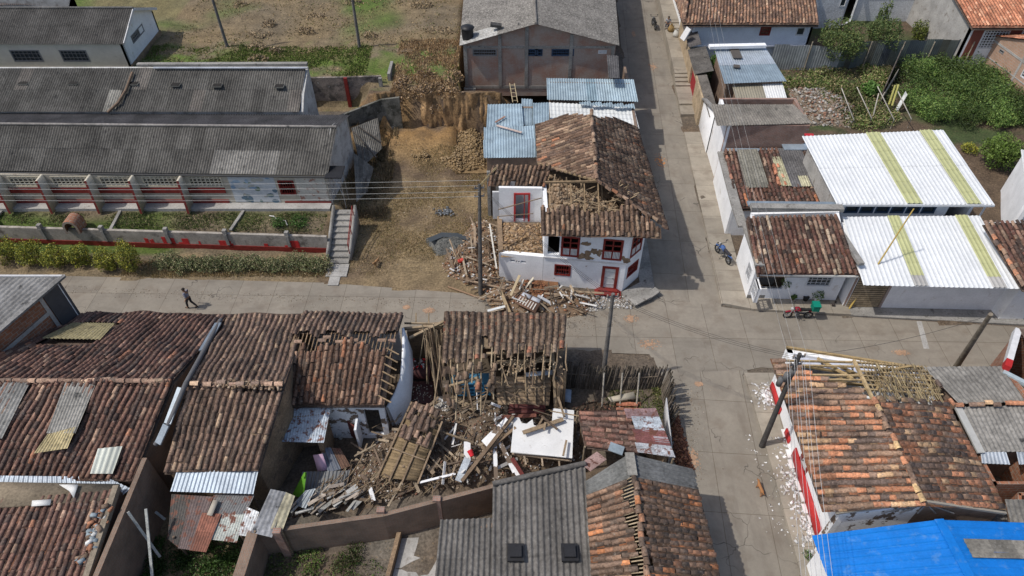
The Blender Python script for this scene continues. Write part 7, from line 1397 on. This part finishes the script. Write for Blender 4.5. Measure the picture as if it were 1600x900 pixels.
def cover(name, label, fn, n, h, cols, w_=.03, cat='grass'):
    P = [fn() for _ in range(n)]; P = np.array([(x, y, g(x, y)) for x, y in P]); m = len(P); k = 3
    P = np.repeat(P, k, 0); m *= k; P[:, :2] += rng.normal(0, .05, (m, 2)); a = rng.uniform(0, 6.28, m); hh = h * rng.uniform(.5, 1.4, m); s_ = np.stack([np.cos(a), np.sin(a), a * 0], 1) * w_
    top = P + np.stack([rng.normal(0, .3, m) * hh, rng.normal(0, .3, m) * hh, hh], 1); V = np.stack([P - s_, P + s_, top], 1).reshape(-1, 3)
    cc = np.array(cols)[rng.integers(0, len(cols), m)] * rng.uniform(.7, 1.3, (m, 1)); mb = MB(); mb.add(V, np.arange(m)[:, None] * 3 + np.arange(3)[None], np.repeat(cc, 3, 0)); return tag(mb.build(name, M_grass), label, cat, kind='stuff')
DRY = [(.50, .38, .21), (.42, .31, .16), (.34, .25, .14), (.24, .22, .09)]
def U(x0, x1, y0, y1, thr=None, s_=.3, sd=0):
    def f():
        while True:
            x, y = random.uniform(x0, x1), random.uniform(y0, y1)
            if thr is None or mn.noise(Vector((x * s_, y * s_, sd))) + random.gauss(0, .22) > thr: return x, y
    return f
random.seed(50)
cover('dry_grass', 'dry straw-coloured grass over the dug-out lot', U(-11.5, -1.4, 33.2, 47, .02, .4), 14000, .10, DRY, .016)
cover('dry_grass', 'long dry grass and dead brush on top of the cut bank', U(-9.7, -4.3, 49.7, 58, .0, .5), 4200, .18, [(.50, .36, .19), (.42, .28, .14), (.30, .21, .13), (.36, .25, .15)], .04)
cover('dry_grass', 'patchy dry grass across the upper field', U(-30, -4.5, 52, 82, .0, .25), 5000, .09, DRY + [(.12, .16, .05)], .05)
cover('green_grass', 'fresh green grass near the upper school hall', U(-31, -12, 51.8, 57, -.1, .3, 4), 7000, .12, [(.11, .17, .03), (.14, .20, .04), (.2, .2, .07)], .04)
cover('dry_grass', 'dry straw along the verge under the grey hedge', U(-26, -12, 33.0, 34.6), 5000, .15, DRY, .02)
cover('green_grass', 'thin grass and weeds in the school garden', U(-38, -13, 36.2, 38.2, -.1, .5), 6000, .10, [(.11, .16, .04), (.15, .18, .06), (.34, .28, .16)])
cover('weeds', 'dark weeds at the shaded brink west of the lot', U(-12.3, -9.2, 39, 49, -.05, .6), 1500, .3, [(.25, .18, .11), (.17, .14, .07), (.32, .24, .14)], .04)
k = MB(); random.seed(61)
for i in range(12): x, y = random.uniform(-30, -6), random.uniform(54, 70); leaves(k, (x, y, g(x, y) + .1), (random.uniform(.5, 1.3), .6, .35), 260, .1, [(.28, .21, .13), (.38, .28, .16), (.2, .15, .1)], seed=i)
tag(k.build('dry_brush', M_leaf), 'scattered low brown brush piles in the field', 'brush', kind='stuff')
k = MB()
for i in range(26):
    x, y = random.uniform(-9.3, -4.2), random.uniform(49.5, 52.5); leaves(k, (x, y, g(x, y) + .1), (random.uniform(.4, .9), .5, .5), 170, .09, [(.24, .17, .11), (.34, .22, .12), (.17, .12, .08), (.42, .29, .15)], seed=i)
tag(k.build('hanging_brush', M_leaf), 'brown dead brush hanging over the edge of the cut bank', 'brush', kind='stuff')
def mass(name, label, poly_px, n, hr, cols, rr=(.6, 1.2), size=.11, per=260):
    Pw = [tuple(A(*p))[:2] for p in poly_px]; k = MB(); xs_ = [p[0] for p in Pw]; ys_ = [p[1] for p in Pw]; c_ = 0
    while c_ < n:
        x, y = random.uniform(min(xs_), max(xs_)), random.uniform(min(ys_), max(ys_))
        if not inpoly(x, y, Pw): continue
        h = random.uniform(*hr) * (.8 + .5 * mn.noise(Vector((x * .3, y * .3, 2)))); col = np.array(cols) * (1 + 1.1 * mn.noise(Vector((x * .35, y * .35, 8)))); r = random.uniform(*rr)
        leaves(k, (x, y, h * .6), (r, r, h * .5), per, size, col, seed=c_, floor=0); c_ += 1
    return tag(k.build(name, M_leaf), label, 'undergrowth', kind='stuff')
random.seed(70)
mass('undergrowth', 'dense green undergrowth filling the lot below the metal fence', ((1400, 108), (1525, 104), (1600, 165), (1640, 215), (1580, 205), (1520, 205), (1450, 195), (1405, 165)), 150, (1.0, 2.3), [(.07, .125, .028), (.095, .155, .033), (.045, .085, .022), (.14, .19, .05)], per=520, size=.075)
mass('undergrowth', 'mixed green and brown weeds behind the white roof', ((1215, 112), (1390, 112), (1395, 205), (1330, 205), (1300, 165), (1225, 140)), 85, (.4, 1.2), [(.11, .15, .04), (.18, .18, .07), (.23, .18, .10), (.08, .12, .03)], per=200, size=.1)
mass('undergrowth', 'dark green plants in the shaded yard between brick walls', ((215, 905), (230, 850), (290, 850), (400, 850), (395, 930), (230, 960)), 45, (.3, .8), [(.05, .10, .02), (.035, .07, .015)], rr=(.3, .7), per=220, size=.06)
mass('undergrowth', 'patchy weeds in the yard in front of the boundary wall', ((420, 868), (600, 842), (610, 860), (590, 940), (420, 960)), 55, (.12, .4), [(.07, .13, .025), (.10, .14, .03), (.16, .13, .07)], rr=(.25, .6), per=130, size=.05)
mass('undergrowth', 'mossy weeds inside the bamboo palisade plot', ((955, 612), (1035, 612), (1040, 655), (1000, 650), (950, 640)), 26, (.1, .35), [(.09, .11, .03), (.13, .12, .05), (.07, .09, .025)], rr=(.25, .5), per=110, size=.05)
k = MB()
for i in range(8): x = -41 + i * 1.2; leaves(k, (x, 76, 6.2), (1, 1, 1.2), 260, .12, [(.06, .09, .03), (.1, .12, .05)], seed=i)
tag(k.build('undergrowth', M_leaf), 'dark bushes at the very top edge behind the school hall', 'undergrowth', kind='stuff')
p = A(1265, 868, .2); k = MB(); leaves(k, (p.x - .1, p.y, .3), (.2, .25, .15), 120, .05, GR); tag(k.build('weed_tuft', M_leaf), 'small green weed tuft on the pavement by the white chips', 'weed')
# stakes in the garden
SL_ = ['leftmost', 'second from the left', 'third from the left', 'fourth from the left', 'fifth from the left', 'rightmost']
for i, (a_, b2_) in enumerate((((1315, 138, 2.4), (1334, 187, .9)), ((1339, 136, 2.4), (1362, 185, .9)), ((1371, 135, 2.5), (1397, 187, .9)), ((1403, 143, 2.4), (1424, 186, 1.2)), ((1373, 146, 1.9), (1365, 178, .9)), ((1385, 192, .1), (1393, 182, .9)))):
    k = MB(); tube(k, [A(*a_), A(*b2_), A(b2_[0] - 6, b2_[1] + 14, 0)], .045, 6, (.45, .42, .36)); tag(k.build('garden_stake', M_any), 'pale slanting garden stake, %s of the six behind the white roof' % SL_[i], 'stake', 'garden stakes')
for i, (a_, b2_) in enumerate((((1399, 133, 2.3), (1389, 163, .8)), ((1404, 132, 2.3), (1394, 165, .8)))): k = MB(); tube(k, [A(*a_), A(*b2_)], .09, 8, (.4, .38, .12)); tag(k.build('bamboo_cane', M_any), 'yellow bamboo stem leaning by the stakes, %s one' % ('left' if i == 0 else 'right'), 'bamboo')
k = MB(); slab(k, *q_((1415, 142, 1.6), (1418, 148, 1.6), (1402, 175, .3), (1398, 172, .3)), th=.05, col=(.6, .62, .6), drop=0); tag(k.build('white_plank', M_any), 'white board leaning among the yellow bamboo and stakes', 'board')
# pots
def pot(px, py, col, label, plant=True, z=.16, s_=1.):
    p = A(px, py, z); t = thing('flower_pot', p, label, 'plant pot'); k = MB(); lathe(k, p, [(.12 * s_, 0), (.17 * s_, .25 * s_), (.18 * s_, .28 * s_), (.14 * s_, .27 * s_), (0, .24 * s_)], 12, col); k.build('pot', M_any, t)
    if plant: k = MB(); leaves(k, p + Z * .5 * s_, (.3 * s_, .3 * s_, .28 * s_), 160, .07, GR); k.build('plant', M_leaf, t)
pot(1275, 471, (.6, .6, .58), 'white pot with a leafy plant on the pavement', s_=1.2); pot(1258, 469, (.02, .02, .02), 'empty black round pot beside the white one', False, s_=1.1); pot(1239, 468, (.1, .06, .04), 'small dark pot left of the black pot', True, s_=.6)
pot(1301, 478, (.05, .04, .035), 'small dark pot nearest the yellow pole', False, s_=.6); pot(1305, 473, (.05, .04, .035), 'tiny dark pot behind the one near the yellow pole', False, s_=.4); pot(1226, 450, (.5, .5, .48), 'pot plant standing on the porch front wall', s_=1.1, z=1.0)
# ================================================================ motorcycles
def motorcycle(px, py, z, rz, label, c1, c2, boxc=None):
    p = A(px, py, z); t = thing('motorcycle', p, label, 'motorcycle', 'parked motorcycles', rz); O = Vector((0, 0, 0))
    def wheel(x):
        w = MB(); V = []; kk = 20
        for i in range(kk):
            for j in range(6): a_ = 6.283 * i / kk; b_ = 6.283 * j / 6; r = .25 + .05 * math.cos(b_); V.append((x + r * math.cos(a_), .05 * math.sin(b_), .30 + r * math.sin(a_)))
        w.add(V, [(i * 6 + j, ((i + 1) % kk) * 6 + j, ((i + 1) % kk) * 6 + (j + 1) % 6, i * 6 + (j + 1) % 6) for i in range(kk) for j in range(6)], (.02, .02, .02)); o = w.build('wheel', M_any, t)
        k = MB(); tube(k, [(x, -.07, .3), (x, .07, .3)], .05, 8, (.3, .3, .3))
        for i in range(8): a_ = 6.283 * i / 8; beam(k, (x, 0, .3), (x + .22 * math.cos(a_), 0, .3 + .22 * math.sin(a_)), .02, .02, (.3, .3, .3))
        k.build('rim', M_metal, o)
    wheel(.65); wheel(-.62)
    def part(nm, col, *tubes, mat=None):
        k = MB(); [tube(k, [Vector(q) for q in tt[0]], tt[1], 7, col, r1=tt[2] if len(tt) > 2 else None) for tt in tubes]; return k.build(nm, mat or M_any, t)
    part('frame', (.03, .03, .03), ([(.42, 0, .85), (.1, 0, .45), (-.3, 0, .4), (-.62, 0, .3)], .035), ([(.35, 0, .75), (-.3, 0, .68), (-.75, 0, .72)], .03))
    part('fork', (.25, .25, .25), ([(.65, .07, .3), (.42, .07, .9)], .025), ([(.65, -.07, .3), (.42, -.07, .9)], .025))
    part('engine', (.12, .12, .12), ([(.12, -.13, .42), (.12, .13, .42)], .14), ([(.05, 0, .4), (.2, 0, .62)], .1))
    k = MB()
    for i, (x, wy, z_) in enumerate(((.38, .08, .84), (.3, .15, .9), (.1, .16, .9), (-.05, .10, .82))): pass
    leafp = [(.40, .05, .80), (.32, .14, .92), (.1, .15, .92), (-.06, .09, .80)]
    V = []; 
    for x, wy, z_ in leafp: V += [(x, -wy, z_ - .14), (x, -wy * .8, z_), (x, wy * .8, z_), (x, wy, z_ - .14)]
    k.add(V, [(i * 4 + j, i * 4 + j + 1, i * 4 + j + 5, i * 4 + j + 4) for i in range(3) for j in range(3)] + [(0, 3, 2, 1), (12, 13, 14, 15)], c1); k.build('fuel_tank', M_any, t)
    part('seat', c2, ([(-.05, 0, .80), (-.35, 0, .78), (-.72, 0, .84)], .12, .09)); part('mudguard', c1, ([(.42, 0, .52), (.62, 0, .64), (.85, 0, .55)], .06)); part('tail', c1, ([(-.55, 0, .7), (-.9, 0, .72)], .09, .04))
    part('handlebar', (.05, .05, .05), ([(.36, .36, 1.02), (.42, .15, .98), (.42, -.15, .98), (.36, -.36, 1.02)], .02)); part('headlight', (.5, .5, .5), ([(.46, 0, .86), (.58, 0, .84)], .09)); part('exhaust', (.3, .3, .3), ([(.15, -.15, .3), (-.3, -.17, .3), (-.8, -.18, .42)], .045)); part('side_stand', (.05, .05, .05), ([(0, .1, .3), (-.05, .28, .02)], .015))
    for s_ in (1, -1): part('mirror', (.05, .05, .05), ([(.38, .3 * s_, 1.02), (.36, .34 * s_, 1.18)], .012), ([(.36, .30 * s_, 1.2), (.36, .42 * s_, 1.2)], .04))
    if boxc:
        k = MB(); box(k, -1.05, -.65, -.24, .24, .85, 1.25, boxc); o = k.build('delivery_box', M_any, t); k = MB(); box(k, -1.08, -.62, -.26, .26, 1.25, 1.31, tuple(x * 1.2 for x in boxc)); k.build('lid', M_any, o)
    t.rotation_euler.x = 0; return t
motorcycle(1245, 497, .0, R(178), 'red motorcycle with green delivery box beside the pavement', (.25, .015, .03), (.02, .02, .02), (.0, .16, .11))
motorcycle(1128, 403, .15, R(112), 'blue and white motorcycle parked along the white street wall', (.06, .12, .3), (.03, .03, .04))
motorcycle(1021, 43, .0, R(95), 'black motorcycle parked at the top of the street', (.02, .02, .02), (.02, .02, .02))
# ================================================================ people and dogs
def skin(name, V, E_, rad, mat, parent, root=0):
    me = bpy.data.meshes.new(name); me.from_pydata([tuple(v) for v in V], E_, []); me.materials.append(mat); o = bpy.data.objects.new(name, me); COL.objects.link(o); o.parent = parent
    m = o.modifiers.new('skin', 'SKIN'); sd = me.skin_vertices[0].data
    for i, r in enumerate(rad): r = r if isinstance(r, tuple) else (r, r); sd[i].radius = r; sd[i].use_root = i == root
    m.use_smooth_shade = True; s2 = o.modifiers.new('sub', 'SUBSURF'); s2.levels = 1; s2.render_levels = 1; WL[o.name] = (0, 0, 0); return o
def cm(name, c): return M(name, c, .8, .12, 6)
SK = cm('skin', (.28, .16, .10)); HR = cm('hair', (.02, .015, .012))
def person(p, rz, label, shirt, trousers, pose='walk', hair=True, s_=1.0):
    t = thing('person', p, label, 'person', None, rz)
    # x is forward
    if pose == 'walk': J = dict(pel=(0, 0, .95), ch=(.04, 0, 1.3), nk=(.06, 0, 1.47), hd=(.08, 0, 1.60), tp=(.08, 0, 1.72), kl=(.18, .10, .52), al=(.24, .10, .09), tl=(.42, .10, .04), kr=(.02, -.10, .50), ar=(-.30, -.10, .14), tr=(-.16, -.10, .03), el=(-.12, .24, 1.14), wl=(.02, .26, .92), er=(.10, -.25, 1.14), wr=(.28, -.24, .98))
    elif pose == 'sit': J = dict(pel=(0, 0, .42), ch=(.05, 0, .78), nk=(.1, 0, .95), hd=(.14, 0, 1.08), tp=(.16, 0, 1.2), kl=(.42, .13, .5), al=(.5, .13, .08), tl=(.68, .14, .04), kr=(.40, -.14, .5), ar=(.36, -.14, .08), tr=(.54, -.15, .04), el=(.12, .26, .68), wl=(.34, .16, .6), er=(.14, -.26, .66), wr=(.36, -.14, .62))
    else: J = dict(pel=(0, 0, .62), ch=(.34, 0, .82), nk=(.5, 0, .85), hd=(.62, 0, .85), tp=(.73, 0, .86), kl=(.28, .16, .40), al=(.0, .16, .08), tl=(.18, .16, .03), kr=(.22, -.16, .32), ar=(-.12, -.16, .06), tr=(.06, -.16, .02), el=(.42, .26, .52), wl=(.6, .2, .24), er=(.40, -.26, .5), wr=(.62, -.18, .2))
    J = {a: Vector(b) * s_ for a, b in J.items()}; sh = lambda sg: J['ch'] + Vector((.0, .19 * sg, .10)) * s_; hp = lambda sg: J['pel'] + Vector((0, .10 * sg, -.05)) * s_
    V = [J['pel'], J['ch'], J['nk'], J['hd'], J['tp']]; E_ = [(0, 1), (1, 2), (2, 3), (3, 4)]; r = [.12, (.15, .11), .055, .095, .07]
    for sg, a_ in ((1, 'l'), (-1, 'r')):
        i = len(V); V += [sh(sg), J['e' + a_], J['w' + a_]]; E_ += [(1, i), (i, i + 1), (i + 1, i + 2)]; r += [.055, .042, .028]
        d_ = (J['w' + a_] - J['e' + a_]).normalized(); sd_ = Vector((0, 1, 0)); pm = J['w' + a_] + d_ * .07 * s_; V.append(pm); E_.append((i + 2, i + 3)); r.append((.036, .02))
        for f_, (o_, l_) in enumerate(((-.03, .07), (-.01, .085), (.01, .08), (.03, .065))):
            n = len(V); V += [pm + sd_ * o_ + d_ * .03, pm + sd_ * o_ + d_ * (.03 + l_) + X * .02]; E_ += [(i + 3, n), (n, n + 1)]; r += [.010, .008]
        n = len(V); V += [pm - d_ * .02 + X * .035, pm + d_ * .02 + X * .06]; E_ += [(i + 3, n), (n, n + 1)]; r += [.011, .009]
        i = len(V); V += [hp(sg), J['k' + a_], J['a' + a_], J['t' + a_]]; E_ += [(0, i), (i, i + 1), (i + 1, i + 2), (i + 2, i + 3)]; r += [.085, .058, .042, (.04, .03)]
    skin('body', V, E_, [tuple(x * s_ for x in q) if isinstance(q, tuple) else q * s_ for q in r], SK, t)
    V = [J['pel'] + Z * .04, J['ch'], J['ch'] + (J['nk'] - J['ch']) * .55]; E_ = [(0, 1), (1, 2)]; r = [.145, (.175, .135), .09]
    for sg, a_ in ((1, 'l'), (-1, 'r')): i = len(V); V += [sh(sg), J['e' + a_]]; E_ += [(1, i), (i, i + 1)]; r += [.075, .06]
    skin('shirt', V, E_, r, cm('shirt_cloth', shirt), t)
    V = [J['pel'] + Z * .06]; E_ = []; r = [(.14, .12)]
    for sg, a_ in ((1, 'l'), (-1, 'r')): i = len(V); V += [hp(sg), J['k' + a_], J['a' + a_] + Z * .03]; E_ += [(0, i), (i, i + 1), (i + 1, i + 2)]; r += [.10, .075, .06]
    skin('trousers', V, E_, r, cm('trouser_cloth', trousers), t)
    for a_ in 'lr': k = MB(); V0, V1 = J['a' + a_], J['t' + a_]; tube(k, [V0 - Z * .03 - (V1 - V0) * .3, V1 + (V1 - V0) * .15], .05, 8, (.05, .045, .04), r1=.035); k.build('shoe', M_any, t)
    up = (J['tp'] - J['hd']).normalized(); fw = Vector((1, 0, 0)) - up * up.x; fw = fw.normalized() if fw.length > .2 else Vector((0, 0, -1)); k = MB(); hc = J['hd'] + up * .03
    for sg in (1, -1): e = hc + fw * .095 + Y * .035 * sg + up * .02; tube(k, [e, e + fw * .01], .012, 6, (.02, .02, .02))
    tube(k, [hc + fw * .09 - up * .01, hc + fw * .125 - up * .025], .016, 6, (.27, .15, .1)); tube(k, [hc + fw * .09 - up * .055 - Y * .025, hc + fw * .09 - up * .055 + Y * .025], .008, 5, (.2, .07, .06))
    for sg in (1, -1): tube(k, [hc + Y * .09 * sg, hc + Y * .105 * sg], .025, 6, (.27, .15, .1))
    k.build('face_features', M_any, t)
    k = MB(); 
    for i in range(5):
        pass
    V = []; kk = 12; cc = J['tp'] - up * .03 - fw * .015; s1 = fw.cross(up).normalized()
    for j in range(5):
        a_ = j / 4 * 1.6
        for i in range(kk): b_ = 6.283 * i / kk; V.append(cc - up * .03 + up * math.cos(a_) * .085 * 1.1 + (fw * math.cos(b_) + s1 * math.sin(b_)) * math.sin(a_) * .108)
    k.add(V, [(j * kk + i, j * kk + (i + 1) % kk, (j + 1) * kk + (i + 1) % kk, (j + 1) * kk + i) for j in range(4) for i in range(kk)], (.02, .015, .012)); k.build('hair', HR, t)
    return t
p = A(301, 481); person(p, R(165), 'person walking along the grey street in a grey top and black trousers', (.2, .2, .24), (.02, .02, .025))
p = A(1043, 43, 1.02); person(p, R(250), 'person sitting against the white wall by the steps in a grey top', (.3, .31, .33), (.02, .025, .05), 'sit')
yw_ = 66.6; p = Vector((A(1254, 22, 5.3).x, yw_, 4.2 + (yw_ - 62) * .225 + .1)); person(p, R(200), 'roof worker in a pink shirt bending over the tiles', (.55, .08, .15), (.3, .25, .03), 'bend')
def dog(p, rz, label, col):
    t = thing('dog', p, label, 'dog', None, rz); t.scale = (.78, .78, .78)
    V = [(-.28, 0, .46), (0, 0, .44), (.24, 0, .46), (.38, 0, .58), (.48, 0, .62), (.60, 0, .58), (-.42, 0, .46), (-.56, 0, .56)]; E_ = [(0, 1), (1, 2), (2, 3), (3, 4), (4, 5), (0, 6), (6, 7)]; r = [.10, .11, .13, .075, .075, .035, .03, .015]
    for sg in (1, -1):
        i = len(V); V += [(.24, .08 * sg, .33), (.26 + .04 * sg, .08 * sg, .17), (.24 + .05 * sg, .08 * sg, .03), (.29 + .05 * sg, .08 * sg, .02)]; E_ += [(2, i), (i, i + 1), (i + 1, i + 2), (i + 2, i + 3)]; r += [.05, .03, .022, .025]
        i = len(V); V += [(-.22, .08 * sg, .34), (-.36 - .03 * sg, .08 * sg, .17), (-.33 - .03 * sg, .08 * sg, .03), (-.28, .08 * sg, .02)]; E_ += [(0, i), (i, i + 1), (i + 1, i + 2), (i + 2, i + 3)]; r += [.06, .028, .022, .025]
        i = len(V); V += [(.44, .06 * sg, .70)]; E_ += [(4, i)]; r += [.02]
    skin('body', V, E_, r, cm('fur', col), t, 1); k = MB(); tube(k, [(.61, 0, .58), (.63, 0, .58)], .018, 6, (.02, .02, .02)); k.build('nose', M_any, t); return t
dog(A(589, 414), R(250), 'tan dog walking on the dry lot near the stairs', (.30, .17, .08)); dog(A(1186, 768), R(100), 'orange-brown dog walking up the south street', (.32, .15, .06))
# sacks beside the sitting person
for i, (px, py, c_, l_) in enumerate(((1048, 49, (.3, .2, .08), 'brown sack on the pavement in front of the sitting person'), (1056, 57, (.55, .55, .52), 'white sack leaning on the street wall below the brown one'))):
    p = A(px, py, 1.02); k = MB(); lathe(k, p, [(0, 0), (.28, .02), (.33, .25), (.25, .55), (.08, .68), (.12, .75)], 10, c_); tag(k.build('sack', M_any), l_, 'sack')
# ================================================================ wires
def wire(a_, b2_, sag, r=.011, col=(.3, .3, .3), label='thin power line strung high over the west street', group='wires over the west street'):
    a_, b2_ = Vector(a_), Vector(b2_); k = MB(); tube(k, [lerp(a_, b2_, i / 14) - Z * sag * 4 * (i / 14) * (1 - i / 14) for i in range(15)], r, 4, col, cap=False); tag(k.build('wire', M_any), label, 'wire', group)
pp = A(749, 291, 7.2)
for i, dy in enumerate((.6, .2, -.25, -.6)): wire(pp + Vector((0, dy, -.1 * i)), Vector((-45, 33.0 + dy * 1.4, 7.4)), .35, col=(.42, .42, .4))
for i in range(3): wire(pp + Vector((.1, 0, -.1 * i)), A(957, 461 + i * 3, 7.0), .3, col=(.05, .05, .05), label='dark cable between the debris pole and the mid-street pole', group='cables between two poles')
PT_ = A(1248, 556, 7.4)
for i in range(3): wire(A(957, 461 + i * 3, 7.0), PT_ - Z * .12 * i, .45, col=(.05, .05, .05), label='dark cable between the mid-street pole and the equipment pole', group='cables over the crossing')
for i in range(7): wire(PT_ + Vector((-.55 + i * .17, 0, -.2 * (i % 2))), A(1262 + i * 9, 1010, 7.2), .25, r=.009, col=(.45, .45, .45), label='pale power line running south over the red roofed corner house', group='wires over the red roof')
for i in range(3): wire(PT_ + Vector((-.5 + i * .45, 0, -.2 * (i % 2))), Vector((17.1 + i * .4, 62, 7.2)), .6, r=.007, col=(.35, .35, .34), label='pale power line running north above the street wall', group='wires over the north street')
wire(A(1548, 492, 7.1), PT_, .5, col=(.05, .05, .05), label='dark cable from the equipment pole to the east street pole', group=None)
